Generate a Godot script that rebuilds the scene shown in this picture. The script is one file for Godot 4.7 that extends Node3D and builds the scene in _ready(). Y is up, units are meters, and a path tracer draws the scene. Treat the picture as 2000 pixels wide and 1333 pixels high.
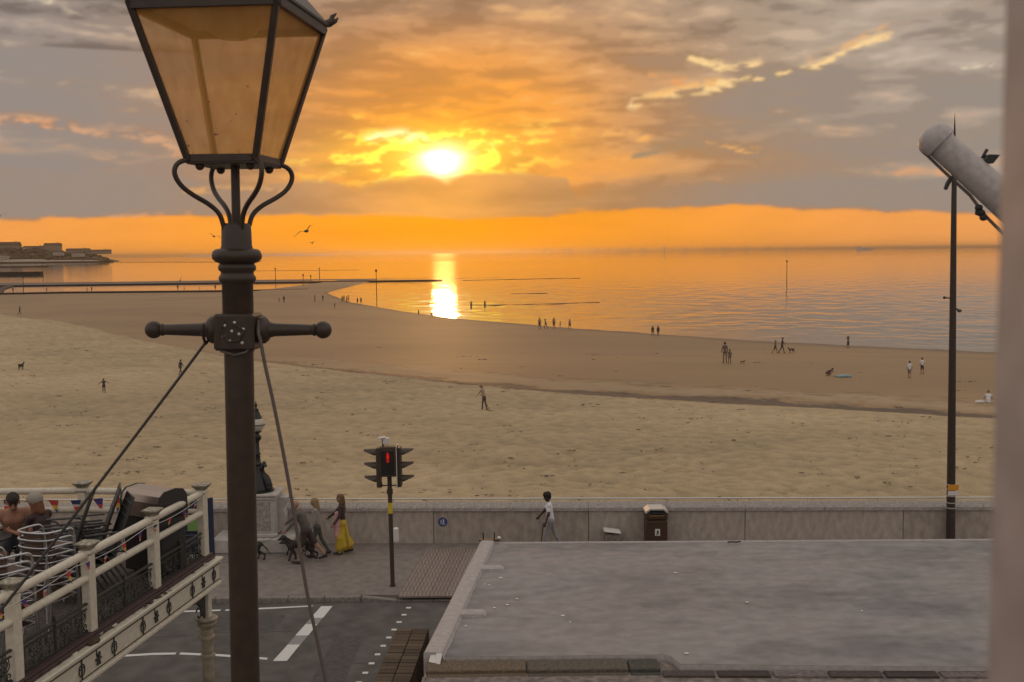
extends Node3D
# A seafront at sunset seen from an upper window: street lantern in front, a balcony cafe to the left, a flat roof below, promenade, beach and sea beyond.
# y is up, -z looks out to sea, metres. Road surface at y = 0, the eye 8.7 m above it.

const EYE := 8.7
const SEA_Y := -3.0
const DECK := 3.9
var M := {}
var taken := {}
var rng := RandomNumberGenerator.new()
var fine := FastNoiseLite.new()
var broad := FastNoiseLite.new()
var wisps := FastNoiseLite.new()

# ---------------------------------------------------------------- mesh builder
class MB:
	var v := PackedVector3Array()
	var n := PackedVector3Array()
	var c := PackedColorArray()
	var t := PackedVector2Array()
	var col := Color.WHITE
	func tri(a: Vector3, b: Vector3, d: Vector3, na: Vector3, nb: Vector3, nd: Vector3) -> void:
		var f := (b - a).cross(d - a)
		if f.length_squared() < 1e-18:
			return
		if f.dot(na + nb + nd) > 0.0:
			v.append(a); v.append(d); v.append(b)
			n.append(na); n.append(nd); n.append(nb)
		else:
			v.append(a); v.append(b); v.append(d)
			n.append(na); n.append(nb); n.append(nd)
		c.append(col); c.append(col); c.append(col)
	func quad(a: Vector3, b: Vector3, d: Vector3, e: Vector3, nn: Vector3) -> void:
		tri(a, b, d, nn, nn, nn)
		tri(a, d, e, nn, nn, nn)
	# one-sided flat sheet through four corners, normal from the corners
	func sheet(a: Vector3, b: Vector3, d: Vector3, e: Vector3, up := Vector3.UP) -> void:
		var nn := (b - a).cross(d - a).normalized()
		if nn.dot(up) < 0.0:
			nn = -nn
		quad(a, b, d, e, nn)
	func box(center: Vector3, size: Vector3, bevel := 0.0, bs := Basis()) -> void:
		var h := size * 0.5
		if bevel <= 0.0:
			for ax in 3:
				for s in [-1.0, 1.0]:
					var nn := Vector3.ZERO
					nn[ax] = s
					var u := (ax + 1) % 3
					var w := (ax + 2) % 3
					var p: Array[Vector3] = []
					for k in [[-1, -1], [1, -1], [1, 1], [-1, 1]]:
						var q := Vector3.ZERO
						q[ax] = s * h[ax]
						q[u] = k[0] * h[u]
						q[w] = k[1] * h[w]
						p.append(center + bs * q)
					quad(p[0], p[1], p[2], p[3], bs * nn)
			return
		var b := minf(bevel, minf(h.x, minf(h.y, h.z)) * 0.95)
		for ax in 3:
			var u := (ax + 1) % 3
			var w := (ax + 2) % 3
			for s in [-1.0, 1.0]:
				var nn := Vector3.ZERO
				nn[ax] = s
				var p: Array[Vector3] = []
				for k in [[-1, -1], [1, -1], [1, 1], [-1, 1]]:
					var q := Vector3.ZERO
					q[ax] = s * h[ax]
					q[u] = k[0] * (h[u] - b)
					q[w] = k[1] * (h[w] - b)
					p.append(center + bs * q)
				quad(p[0], p[1], p[2], p[3], bs * nn)
			for s in [-1.0, 1.0]:
				for s2 in [-1.0, 1.0]:
					var p: Array[Vector3] = []
					for k in [[0, -1], [0, 1], [1, 1], [1, -1]]:
						var q := Vector3.ZERO
						q[u] = s * (h[u] - (b if k[0] == 1 else 0.0))
						q[w] = s2 * (h[w] - (b if k[0] == 0 else 0.0))
						q[ax] = k[1] * (h[ax] - b)
						p.append(center + bs * q)
					var nn := Vector3.ZERO
					nn[u] = s
					nn[w] = s2
					quad(p[0], p[1], p[2], p[3], bs * nn.normalized())
		for sx in [-1.0, 1.0]:
			for sy in [-1.0, 1.0]:
				for sz in [-1.0, 1.0]:
					var s := Vector3(sx, sy, sz)
					var nn := bs * s.normalized()
					tri(center + bs * (s * (h - Vector3(0, b, b))), center + bs * (s * (h - Vector3(b, 0, b))), center + bs * (s * (h - Vector3(b, b, 0))), nn, nn, nn)
	# profile of (radius, height) turned about y
	func lathe(prof: Array, xf := Transform3D(), seg := 16, sharp := 35.0) -> void:
		var m := prof.size()
		var fn: Array[Vector2] = []
		for i in m - 1:
			var d: Vector2 = prof[i + 1] - prof[i]
			fn.append(Vector2(d.y, -d.x).normalized())
		for i in m - 1:
			var n0 := fn[i]
			var n1 := fn[i]
			if i > 0 and rad_to_deg(absf(fn[i - 1].angle_to(fn[i]))) < sharp:
				n0 = (fn[i - 1] + fn[i]).normalized()
			if i < m - 2 and rad_to_deg(absf(fn[i + 1].angle_to(fn[i]))) < sharp:
				n1 = (fn[i + 1] + fn[i]).normalized()
			var p: Vector2 = prof[i]
			var q: Vector2 = prof[i + 1]
			for k in seg:
				var a0 := TAU * k / seg
				var a1 := TAU * (k + 1) / seg
				var c0 := cos(a0)
				var s0 := sin(a0)
				var c1 := cos(a1)
				var s1 := sin(a1)
				var A := xf * Vector3(p.x * c0, p.y, p.x * s0)
				var B := xf * Vector3(p.x * c1, p.y, p.x * s1)
				var C := xf * Vector3(q.x * c1, q.y, q.x * s1)
				var D := xf * Vector3(q.x * c0, q.y, q.x * s0)
				var nA := (xf.basis * Vector3(n0.x * c0, n0.y, n0.x * s0)).normalized()
				var nB := (xf.basis * Vector3(n0.x * c1, n0.y, n0.x * s1)).normalized()
				var nC := (xf.basis * Vector3(n1.x * c1, n1.y, n1.x * s1)).normalized()
				var nD := (xf.basis * Vector3(n1.x * c0, n1.y, n1.x * s0)).normalized()
				tri(A, B, C, nA, nB, nC)
				tri(A, C, D, nA, nC, nD)
	func cyl(a: Vector3, b: Vector3, ra: float, rb := -1.0, seg := 12) -> void:
		tube([a, b], [ra, ra if rb < 0.0 else rb], seg)
	# swept tube; radius a number or one per point
	func tube(pts: Array, rad: Variant, seg := 8, caps := true, closed := false) -> void:
		var m := pts.size()
		var rings := []
		var norms := []
		var up := Vector3.UP
		var first: Vector3 = (pts[1] - pts[0]).normalized()
		if absf(first.y) > 0.9:
			up = Vector3.RIGHT
		var side := first.cross(up).normalized()
		for i in m:
			var d: Vector3
			if closed:
				d = (pts[(i + 1) % m] - pts[(i + m - 1) % m]).normalized()
			else:
				d = (pts[mini(i + 1, m - 1)] - pts[maxi(i - 1, 0)]).normalized()
			side = (side - d * side.dot(d)).normalized()
			var oth := d.cross(side)
			var r: float = rad if rad is float or rad is int else rad[i]
			var ring := PackedVector3Array()
			var nr := PackedVector3Array()
			for k in seg:
				var a := TAU * k / seg
				var w := side * cos(a) + oth * sin(a)
				ring.append(pts[i] + w * r)
				nr.append(w)
			rings.append(ring)
			norms.append(nr)
		for i in (m if closed else m - 1):
			var j := (i + 1) % m
			for k in seg:
				var l := (k + 1) % seg
				tri(rings[i][k], rings[i][l], rings[j][l], norms[i][k], norms[i][l], norms[j][l])
				tri(rings[i][k], rings[j][l], rings[j][k], norms[i][k], norms[j][l], norms[j][k])
		if caps and not closed:
			for e in [0, m - 1]:
				var d: Vector3 = (pts[0] - pts[1]).normalized() if e == 0 else (pts[m - 1] - pts[m - 2]).normalized()
				for k in range(1, seg - 1):
					tri(rings[e][0], rings[e][k], rings[e][k + 1], d, d, d)
	func ball(center: Vector3, r: Vector3, seg := 12, rows := 8, bs := Basis()) -> void:
		for i in rows:
			for k in seg:
				var p: Array[Vector3] = []
				var q: Array[Vector3] = []
				for w in [[i, k], [i, k + 1], [i + 1, k + 1], [i + 1, k]]:
					var lat: float = PI * w[0] / rows - PI / 2
					var lon: float = TAU * w[1] / seg
					var u := Vector3(cos(lat) * cos(lon), sin(lat), cos(lat) * sin(lon))
					p.append(center + bs * (u * r))
					q.append((bs * (u / r)).normalized())
				tri(p[0], p[1], p[2], q[0], q[1], q[2])
				tri(p[0], p[2], p[3], q[0], q[2], q[3])
	# outline in x, y pushed from z = 0 to z = depth
	func prism(poly: PackedVector2Array, depth: float, xf := Transform3D()) -> void:
		var idx := Geometry2D.triangulate_polygon(poly)
		var f := xf.basis * Vector3(0, 0, signf(depth))
		for i in range(0, idx.size(), 3):
			var p: Array[Vector3] = []
			for k in 3:
				p.append(Vector3(poly[idx[i + k]].x, poly[idx[i + k]].y, 0))
			tri(xf * p[0], xf * p[1], xf * p[2], -f, -f, -f)
			var o := Vector3(0, 0, depth)
			tri(xf * (p[0] + o), xf * (p[1] + o), xf * (p[2] + o), f, f, f)
		var turn := 0.0
		for i in poly.size():
			turn += poly[i].cross(poly[(i + 1) % poly.size()])
		for i in poly.size():
			var a := poly[i]
			var b := poly[(i + 1) % poly.size()]
			var e := (b - a).normalized()
			var nn := xf.basis * (Vector3(e.y, -e.x, 0) * signf(turn))
			quad(xf * Vector3(a.x, a.y, 0), xf * Vector3(b.x, b.y, 0), xf * Vector3(b.x, b.y, depth), xf * Vector3(a.x, a.y, depth), nn.normalized())
	func mesh() -> ArrayMesh:
		var a := []
		a.resize(Mesh.ARRAY_MAX)
		a[Mesh.ARRAY_VERTEX] = v
		a[Mesh.ARRAY_NORMAL] = n
		a[Mesh.ARRAY_COLOR] = c
		if t.size() == v.size():
			a[Mesh.ARRAY_TEX_UV] = t
		var m := ArrayMesh.new()
		m.add_surface_from_arrays(Mesh.PRIMITIVE_TRIANGLES, a)
		return m

# ---------------------------------------------------------------- naming and tagging
func numbered(parent: Node, called: String) -> String:
	var key := "%d/%s" % [parent.get_instance_id(), called]
	if not taken.has(key):
		taken[key] = 0
		return called
	taken[key] += 1
	return "%s_%03d" % [called, taken[key]]

func thing(called: String, label: String, category: String, at := Vector3.ZERO, turn := 0.0, group := "") -> Node3D:
	var o := Node3D.new()
	o.name = numbered(self, called)
	add_child(o, true)
	o.position = at
	o.rotation.y = turn
	tag(o, label, category, group)
	return o

func tag(o: Node, label: String, category: String, group := "") -> void:
	o.set_meta("label", label)
	o.set_meta("category", category)
	if group:
		o.set_meta("group", group)

func put(called: String, shape: Variant, m: Material, parent: Node = null, at := Transform3D()) -> MeshInstance3D:
	var p: Node = parent if parent else self
	var o := MeshInstance3D.new()
	o.name = numbered(p, called)
	o.mesh = shape.mesh() if shape is MB else shape
	o.material_override = m
	o.transform = at
	p.add_child(o, true)
	return o

func whole(called: String, shape: Variant, m: Material, label: String, category: String, group := "", at := Transform3D()) -> MeshInstance3D:
	var o := put(called, shape, m, null, at)
	tag(o, label, category, group)
	return o

func struct(called: String, shape: Variant, m: Material) -> MeshInstance3D:
	var o := put(called, shape, m)
	o.set_meta("kind", "structure")
	return o

func copy(o: Node3D, called: String, label: String, at: Vector3, turn: float) -> Node3D:
	var k: Node3D = o.duplicate()
	k.name = numbered(self, called)
	add_child(k, true)
	k.position = at
	k.rotation.y = turn
	k.set_meta("label", label)
	return k

# ---------------------------------------------------------------- materials
func lin(r: float, g: float, b: float) -> Color:
	return Color(r, g, b).linear_to_srgb()

func noise_tex(freq: float, lo: Color, hi: Color, seed_ := 1, size := 512, octaves := 5, normal := false, strength := 4.0, kind := FastNoiseLite.TYPE_SIMPLEX_SMOOTH) -> NoiseTexture2D:
	var f := FastNoiseLite.new()
	f.noise_type = kind
	f.seed = seed_
	f.frequency = freq
	f.fractal_octaves = octaves
	var t := NoiseTexture2D.new()
	t.width = size
	t.height = size
	t.seamless = true
	t.noise = f
	if normal:
		t.as_normal_map = true
		t.bump_strength = strength
	else:
		var g := Gradient.new()
		g.set_color(0, lo)
		g.set_color(1, hi)
		t.color_ramp = g
	return t

func mat(called: String, c: Color, rough := 0.7, metal := 0.0) -> StandardMaterial3D:
	var m := StandardMaterial3D.new()
	m.resource_name = called
	m.albedo_color = c
	m.roughness = rough
	m.metallic = metal
	m.vertex_color_use_as_albedo = true
	M[called] = m
	return m

func worn(m: StandardMaterial3D, scale: float, lo: float, seed_: int, bump := 0.0, freq := 0.02, stretch := Vector3.ONE) -> StandardMaterial3D:
	m.albedo_texture = noise_tex(freq, Color(lo, lo, lo), Color.WHITE, seed_)
	m.uv1_triplanar = true
	m.uv1_world_triplanar = true
	m.uv1_scale = stretch * scale
	if bump > 0.0:
		m.heightmap_enabled = true
		m.heightmap_texture = m.albedo_texture
		m.heightmap_scale = bump
	return m
# ---------------------------------------------------------------- sky: air and clouds by direction
const SUN_AZ := -3.56
const SUN_EL := 4.72

func glide(keys: Array, x: float) -> float:
	if x <= keys[0][0]:
		return keys[0][1]
	for i in range(1, keys.size()):
		if x <= keys[i][0]:
			var f: float = (x - keys[i - 1][0]) / (keys[i][0] - keys[i - 1][0])
			return lerpf(keys[i - 1][1], keys[i][1], f * f * (3.0 - 2.0 * f))
	return keys[-1][1]

# streaks of lit cloud edge: points (azimuth, elevation), half width, colour
var streaks := []
func streak(pts: Array, w: float, c: Color, a: float) -> void:
	var lo := Vector2(999, 999)
	var hi := -lo
	for p: Vector2 in pts:
		lo = lo.min(p)
		hi = hi.max(p)
	streaks.append([pts, w, c, a, lo - Vector2.ONE * w * 4.0, hi + Vector2.ONE * w * 4.0])

func px(x: float, y: float) -> Vector2:     # a photograph-sized angle: degrees right of the view axis and above the horizon
	return Vector2(rad_to_deg(atan((x - 1000.0) / 2100.0)), rad_to_deg(atan((493.0 - 0.0107 * (x - 1000.0) - y) / 2100.0 * cos(atan((x - 1000.0) / 2100.0)))))

func fbm(n: FastNoiseLite, d: Vector3, k: float, flat: float, shift := 0.0) -> float:
	return n.get_noise_3d(d.x * k + shift, d.y * k * flat, d.z * k)

func mixc(a: Vector3, b: Vector3, f: float) -> Vector3:
	return a.lerp(b, clampf(f, 0.0, 1.0))

var rim_keys := []
var top_keys := []
func sky_at(az: float, el: float) -> Vector3:
	var a := deg_to_rad(az)
	var e := deg_to_rad(el)
	var d := Vector3(sin(a) * cos(e), sin(e), -cos(a) * cos(e))
	if el < 0.0:
		el = 0.0
	var dx := wrapf(az - SUN_AZ, -180.0, 180.0)
	var dy := el - SUN_EL
	var dist := sqrt(dx * dx + dy * dy)
	var cone := exp(-pow(dist / 15.0, 2.0))                       # broad warm glow
	var wide := exp(-pow(absf(dx) / 60.0, 2.0))
	# warped streaky noise
	var w1 := fbm(broad, d, 300.0, 2.2)
	var w2 := fbm(broad, d, 300.0, 2.2, 900.0)
	var n1 := fbm(wisps, d, 300.0, 7.0)
	var dw := Vector3(d.x + w2 * 0.02, d.y + w1 * 0.012, d.z)
	var n2 := fbm(wisps, dw, 1150.0, 5.0, 50.0)
	var n3 := fbm(fine, dw, 4200.0, 3.0, 70.0)
	var n0 := fbm(broad, d, 120.0, 3.4, 300.0)
	# clear air behind the clouds
	var low := mixc(Vector3(1.0, 0.365, 0.055), Vector3(1.04, 0.35, 0.0), exp(-pow(dx / 15.0, 2.0)) * exp(-pow(el / 5.0, 2.0)))
	low = mixc(Vector3(0.62, 0.42, 0.30), low, wide)
	var high := mixc(Vector3(0.55, 0.46, 0.38), Vector3(1.0, 0.5, 0.13), cone)
	var clear := mixc(low, high, smoothstep(2.0, 9.0, el))
	# cloud body: mauve grey, brassier to the right, glowing through towards the sun
	var layer := smoothstep(-0.10, 0.05, n2 * 0.8 + n3 * 0.35 + n1 * 0.5) + 0.6 * smoothstep(-0.03, 0.10, n1 + 0.4 * n2) - 0.8
	var grey := mixc(Vector3(0.205, 0.163, 0.138), Vector3(0.245, 0.183, 0.130), smoothstep(-14.0, 16.0, dx) * wide)
	grey = mixc(Vector3(0.55, 0.50, 0.47), grey, wide * (1.0 - smoothstep(12.0, 40.0, el)))
	grey *= 1.05 + 0.40 * n1 + 0.20 * n2 + 0.34 * n0 + 0.23 * layer
	var lit := mixc(Vector3(0.66, 0.33, 0.12), Vector3(1.0, 0.365, 0.04), exp(-pow(dist / 10.0, 2.0))) * (1.0 + 0.10 * layer)
	var glow := exp(-pow(absf(dx - 0.6) / (11.5 + 0.1 * el), 2.6)) * (1.0 - 0.74 * smoothstep(7.5, 13.5, el) - 0.25 * smoothstep(13.0, 30.0, el))
	glow = clampf(glow * (1.0 + 0.5 * n1 + 0.25 * n2), 0.0, 1.0)
	# the bright veil reaches further to the right at mid height
	glow = maxf(glow, 0.85 * exp(-pow((dx - 8.0) / 10.0, 2.0)) * exp(-pow((el - 4.5) / 1.5, 2.0)) * (1.0 + 0.5 * n1))
	var cloud := mixc(grey, lit, glow)
	# cover: nothing below the rim, broken bands above
	var rim := glide(rim_keys, az) + 0.20 * n2 + 0.10 * n3 + 0.25 * w1 * (1.0 - wide)
	var cover := smoothstep(-0.10, 0.20 + 0.15 * n1, el - rim)
	clear *= 1.0 + 0.10 * n1 + 0.05 * n2
	var bank_top := glide(top_keys, az) + 0.24 * n2 + (0.14 + 0.3 * smoothstep(1.0, 4.0, az)) * n3
	var above := smoothstep(0.0, 0.3, el - bank_top)
	var holes := smoothstep(0.18, 0.62, n1 * 0.55 + n2 * 0.85 + n3 * 0.25 - 0.05)
	var col := mixc(clear, cloud, cover * (1.0 - above * holes * 0.55 * (1.0 - smoothstep(16.0, 30.0, el))))
	# darker undersides of the low bank
	var bank := smoothstep(-0.1, 0.2, el - rim) * (1.0 - above)
	var bankc := mixc(Vector3(0.275, 0.205, 0.155), Vector3(0.93, 0.40, 0.075), exp(-pow(dx / 8.0, 2.0)) * (1.0 - 0.05 * el))
	bankc = mixc(bankc, Vector3(0.60, 0.30, 0.10), 0.55 * exp(-pow((dx - 8.0) / 5.0, 2.0)))
	bankc *= 1.0 + 0.16 * n2 + 0.18 * n1
	col = mixc(col, bankc, bank * 0.9 * wide)
	# yellow broken cloud round the sun
	var zone := exp(-pow((dx + 0.6) / 5.2, 2.0)) * exp(-pow((dy - 0.55 - 0.03 * dx) / 1.15, 2.0)) * smoothstep(-0.15, 0.15, el - bank_top)
	var bright := smoothstep(0.0, 0.26, n2 * 0.75 + n3 * 0.70 + zone * 0.46 - 0.20)
	col = mixc(col, Vector3(1.25, 0.95, 0.10), bright * clampf(zone * 2.0, 0.0, 1.0))
	col = mixc(col, Vector3(1.0, 0.60, 0.06), 0.75 * zone * (1.0 - bright))
	# streaks
	for s in streaks:
		if az < s[4].x or az > s[5].x or el < s[4].y or el > s[5].y:
			continue
		var q := Vector2(az + 0.45 * n2 + 0.35 * n3, el + 0.22 * n2 + 0.34 * n3 + 0.12 * n1)
		var near := 99.0
		var pts: Array = s[0]
		for i in pts.size() - 1:
			near = minf(near, q.distance_to(Geometry2D.get_closest_point_to_segment(q, pts[i], pts[i + 1])))
		var f: float = exp(-pow(near / s[1], 2.0)) * s[3] * clampf(0.70 + 2.0 * n3 + 0.9 * n2, 0.05, 1.2)
		col = mixc(col, Vector3(s[2].r, s[2].g, s[2].b), f)
	# the sun burning through, cut off below by the bank
	var cut := smoothstep(-0.12, 0.16, el - bank_top + 0.35 * exp(-pow((dx - 0.15) / 0.7, 2.0)))
	var core := exp(-pow(sqrt(dx * dx * 0.55 + dy * dy * 1.3) / 0.74 + 0.35 * n2 + 0.2 * n3, 2.0))
	var halo := exp(-pow(sqrt(dx * dx * 0.4 + dy * dy) / 1.45, 2.0))
	var spill := exp(-pow(dist / 3.6, 2.0))
	col += (Vector3(0.9, 1.0, 1.7) * core + Vector3(5.5, 4.4, 2.6) * exp(-pow(dist / 0.33, 2.0))) * cut + Vector3(0.55, 0.50, 0.03) * halo * cut + Vector3(0.10, 0.05, 0.0) * spill
	if el > 14.0:
		col = mixc(col, mixc(Vector3(0.71, 0.645, 0.58), Vector3(0.62, 0.56, 0.515), 0.5 + n1) * (1.0 + 0.30 * n1 + 0.16 * n2 + 0.2 * n0), smoothstep(14.0, 40.0, el))
	return col

func make_sky() -> PanoramaSkyMaterial:
	broad.noise_type = FastNoiseLite.TYPE_SIMPLEX_SMOOTH
	broad.seed = 11
	broad.frequency = 0.01
	broad.fractal_octaves = 3
	wisps.noise_type = FastNoiseLite.TYPE_SIMPLEX_SMOOTH
	wisps.seed = 23
	wisps.frequency = 0.01
	wisps.fractal_octaves = 4
	fine.noise_type = FastNoiseLite.TYPE_SIMPLEX_SMOOTH
	fine.seed = 5
	fine.frequency = 0.01
	fine.fractal_octaves = 3
	for k in [[0, 432], [200, 426], [420, 420], [600, 422], [900, 428], [1060, 424], [1150, 412], [1260, 406], [1420, 402], [1600, 407], [1900, 417]]:
		var p := px(k[0], k[1])
		rim_keys.append([p.x, p.y])
	rim_keys.push_front([-60.0, 2.2])
	rim_keys.append([60.0, 1.9])
	for k in [[0, 330], [300, 350], [500, 372], [640, 362], [700, 376], [760, 358], [840, 347], [960, 346], [1050, 348], [1105, 358], [1130, 392], [1180, 376], [1240, 366], [1330, 374], [1500, 366], [1750, 372], [1900, 366]]:
		var p := px(k[0], k[1])
		top_keys.append([p.x, p.y])
	top_keys.push_front([-60.0, 3.6])
	top_keys.append([60.0, 3.4])
	var pale := Color(0.98, 0.66, 0.30)
	var peach := Color(0.66, 0.37, 0.21)
	var gold := Color(1.05, 0.62, 0.10)
	streak([px(1235, 205), px(1300, 188), px(1360, 180), px(1425, 172)], 0.26, pale, 0.95)
	streak([px(1255, 200), px(1340, 172), px(1410, 160)], 0.20, Color(0.95, 0.5, 0.16), 0.7)
	streak([px(1410, 162), px(1480, 157), px(1560, 142)], 0.10, pale, 0.9)
	streak([px(1560, 142), px(1600, 128), px(1640, 108), px(1690, 86), px(1735, 72)], 0.17, pale, 1.0)
	streak([px(1580, 118), px(1620, 104), px(1680, 78), px(1725, 58)], 0.14, Color(0.8, 0.45, 0.2), 0.8)
	streak([px(1735, 60), px(1800, 38), px(1920, 12)], 0.30, Color(0.42, 0.32, 0.24), 0.7)
	streak([px(1350, 118), px(1400, 130), px(1440, 136), px(1480, 126)], 0.17, pale, 0.9)
	streak([px(1262, 150), px(1290, 158), px(1340, 160)], 0.16, Color(0.85, 0.36, 0.12), 0.7)
	streak([px(1190, 262), px(1270, 268)], 0.22, Color(0.95, 0.46, 0.13), 0.8)
	streak([px(1015, 255), px(1060, 248), px(1095, 240)], 0.20, gold, 0.8)
	streak([px(1250, 302), px(1330, 282), px(1390, 300)], 0.26, Color(0.40, 0.27, 0.15), 0.9)
	streak([px(1385, 280), px(1420, 292), px(1480, 296)], 0.10, Color(0.95, 0.5, 0.18), 0.8)
	streak([px(0, 236), px(60, 232), px(110, 236), px(190, 258), px(330, 268), px(360, 290)], 0.22, peach, 0.85)
	streak([px(60, 238), px(115, 244)], 0.12, Color(0.8, 0.38, 0.18), 0.8)
	streak([px(140, 166), px(240, 176), px(330, 208)], 0.20, Color(0.44, 0.33, 0.24), 0.8)
	streak([px(200, 305), px(240, 306)], 0.16, peach, 0.7)
	streak([px(0, 280), px(180, 292), px(340, 312)], 0.4, Color(0.38, 0.29, 0.22), 0.6)
	streak([px(90, -2), px(130, 6)], 0.20, Color(0.95, 0.80, 0.55), 0.9)
	streak([px(155, 28), px(180, 40)], 0.14, Color(0.55, 0.45, 0.32), 0.8)
	streak([px(400, 415), px(330, 416), px(230, 420)], 0.10, peach, 0.6)
	streak([px(380, 372), px(450, 366), px(560, 372)], 0.16, Color(0.85, 0.45, 0.16), 0.6)
	streak([px(740, 268), px(790, 262), px(835, 272)], 0.22, Color(1.3, 1.1, 0.5), 0.95)
	streak([px(690, 330), px(640, 345), px(720, 318)], 0.16, gold, 0.7)
	streak([px(920, 282), px(990, 286), px(1010, 300)], 0.18, Color(1.2, 0.95, 0.15), 0.9)
	streak([px(690, 232), px(722, 228), px(735, 236)], 0.10, Color(1.1, 0.6, 0.08), 0.7)
	streak([px(866, 262), px(872, 252)], 0.12, Color(1.2, 0.8, 0.1), 0.8)
	streak([px(1880, 132), px(1930, 130)], 0.10, Color(0.75, 0.62, 0.45), 0.8)
	# whole sphere coarsely, then the part towards the sun in full detail
	var W := 4096
	var H := 2048
	var im := Image.create(384, 192, false, Image.FORMAT_RGBF)
	for y in 97:
		var el := 90.0 - (y + 0.5) / 192.0 * 180.0
		for x in 384:
			var c := sky_at(wrapf((x + 0.5) / 384.0 * 360.0, -180.0, 180.0), maxf(el, 0.0))
			im.set_pixel(x, y, Color(c.x, c.y, c.z))
	im.resize(W, H, Image.INTERPOLATE_BILINEAR)
	var x0 := -345
	var x1 := 345
	var y0 := 1024 - 225
	for y in range(y0, 1026):
		var el := 90.0 - (y + 0.5) / H * 180.0
		for x in range(x0, x1):
			var az := (x + 0.5) / W * 360.0
			var at := posmod(x, W)
			var c := sky_at(az, maxf(el, 0.0))
			var f := minf(minf(x - x0, x1 - x) / 50.0, (y - y0) / 40.0)
			if f < 1.0:
				var was := im.get_pixel(at, y)
				c = Vector3(was.r, was.g, was.b).lerp(c, f)
			im.set_pixel(at, y, Color(c.x, c.y, c.z))
	# flat orange added below the horizon to brighten reflections along the far sea
	im.fill_rect(Rect2i(0, 1024, W, 1024), Color(0.92, 0.42, 0.13))
	var m := PanoramaSkyMaterial.new()
	m.panorama = ImageTexture.create_from_image(im)
	return m

func make_light() -> void:
	var cam := Camera3D.new()
	cam.name = "camera"
	var right := Vector3(0.99994276, -0.01066306, 0.00088097)
	var up := Vector3(0.01069939, 0.99654737, -0.08233379)
	var back := Vector3(0.0, 0.08233851, 0.99660442)
	cam.transform = Transform3D(Basis(right, up, back), Vector3(0, EYE, 0))
	cam.near = 0.05
	cam.far = 60000.0
	var lens := CameraAttributesPhysical.new()
	lens.frustum_focal_length = 12.0 / (666.5 / 2100.0)
	lens.frustum_focus_distance = 22.0
	lens.frustum_near = 0.05
	lens.frustum_far = 60000.0
	lens.exposure_aperture = 12.5
	cam.attributes = lens
	cam.fov = rad_to_deg(2.0 * atan(666.5 / 2100.0))
	add_child(cam)
	cam.current = true
	var env := Environment.new()
	env.background_mode = Environment.BG_SKY
	env.tonemap_mode = Environment.TONE_MAPPER_LINEAR
	env.tonemap_exposure = 1.0
	env.sdfgi_enabled = true
	env.ssao_enabled = true
	env.ssil_enabled = true
	env.volumetric_fog_enabled = true
	env.volumetric_fog_density = 0.00007
	env.volumetric_fog_albedo = Color(1.0, 0.90, 0.76)
	env.volumetric_fog_anisotropy = 0.84
	var sky := Sky.new()
	sky.sky_material = make_sky()
	env.sky = sky
	var we := WorldEnvironment.new()
	we.name = "environment"
	we.environment = env
	add_child(we)
	var sun := DirectionalLight3D.new()
	sun.name = "sun"
	sun.light_color = Color(1.0, 0.72, 0.40)
	sun.light_energy = 0.06
	sun.light_angular_distance = 1.2
	sun.shadow_enabled = true
	add_child(sun)
	var az := deg_to_rad(SUN_AZ)
	var el := deg_to_rad(SUN_EL)
	var to := Vector3(sin(az) * cos(el), sin(el), -cos(az) * cos(el))
	sun.look_at_from_position(Vector3.ZERO, -to, Vector3.UP)
# ---------------------------------------------------------------- beach, sea, streets
const WATER_EDGE := [[-420.0, 345.0], [-82.0, 362.0], [-78.0, 482.0], [-60.0, 482.0], [-57.0, 330.0], [-50.0, 302.0], [-39.5, 262.0], [-22.0, 217.0], [-10.2, 192.0], [8.0, 166.0], [32.0, 137.0], [53.0, 120.0], [70.0, 111.0], [120.0, 98.0], [330.0, 70.0]]
const DRY_EDGE := [[-260.0, 420.0], [-130.0, 272.0], [-104.0, 214.0], [-74.0, 176.0], [-47.0, 136.0], [-27.0, 109.0], [-15.0, 97.0], [-4.4, 87.0], [4.0, 80.0], [12.0, 75.0], [21.0, 70.5], [30.0, 65.5], [45.0, 58.0], [80.0, 46.0], [330.0, 36.0]]

func along(keys: Array, x: float) -> float:
	if x <= keys[0][0]:
		return keys[0][1]
	for i in range(1, keys.size()):
		if x <= keys[i][0]:
			return lerpf(keys[i - 1][1], keys[i][1], (x - keys[i - 1][0]) / (keys[i][0] - keys[i - 1][0]))
	return keys[-1][1]

# height of the sand without its small bumps
func sand_y(x: float, d: float) -> float:
	var dw := along(WATER_EDGE, x)
	var s := clampf((dw - d) / (dw - 33.0), -0.5, 1.0)
	var y := SEA_Y + 1.65 * signf(s) * pow(absf(s), 0.85)
	var dd := along(DRY_EDGE, x)
	var q := d - dd
	var w := clampf((x + 30.0) / 55.0, 0.12, 1.0)
	y -= 0.16 * w * smoothstep(-0.4, 1.2, q) * (1.0 - smoothstep(2.5, 6.5, q))
	y += 0.07 * w * smoothstep(3.0, 6.5, q) * (1.0 - smoothstep(8.0, 22.0, q))
	return y

# bank of sand and rock that carries the far wall of the tidal pool
func bar_y(x: float, d: float) -> float:
	if d < 380.0:
		return -9.0
	var line := 492.0 + 0.05 * (x + 60.0)
	var reach := smoothstep(-20.0, -130.0, x) * 10.0 + 6.0
	return SEA_Y - 0.6 + 1.15 * exp(-pow((d - line) / reach, 2.0)) * smoothstep(60.0, -40.0, x)

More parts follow.
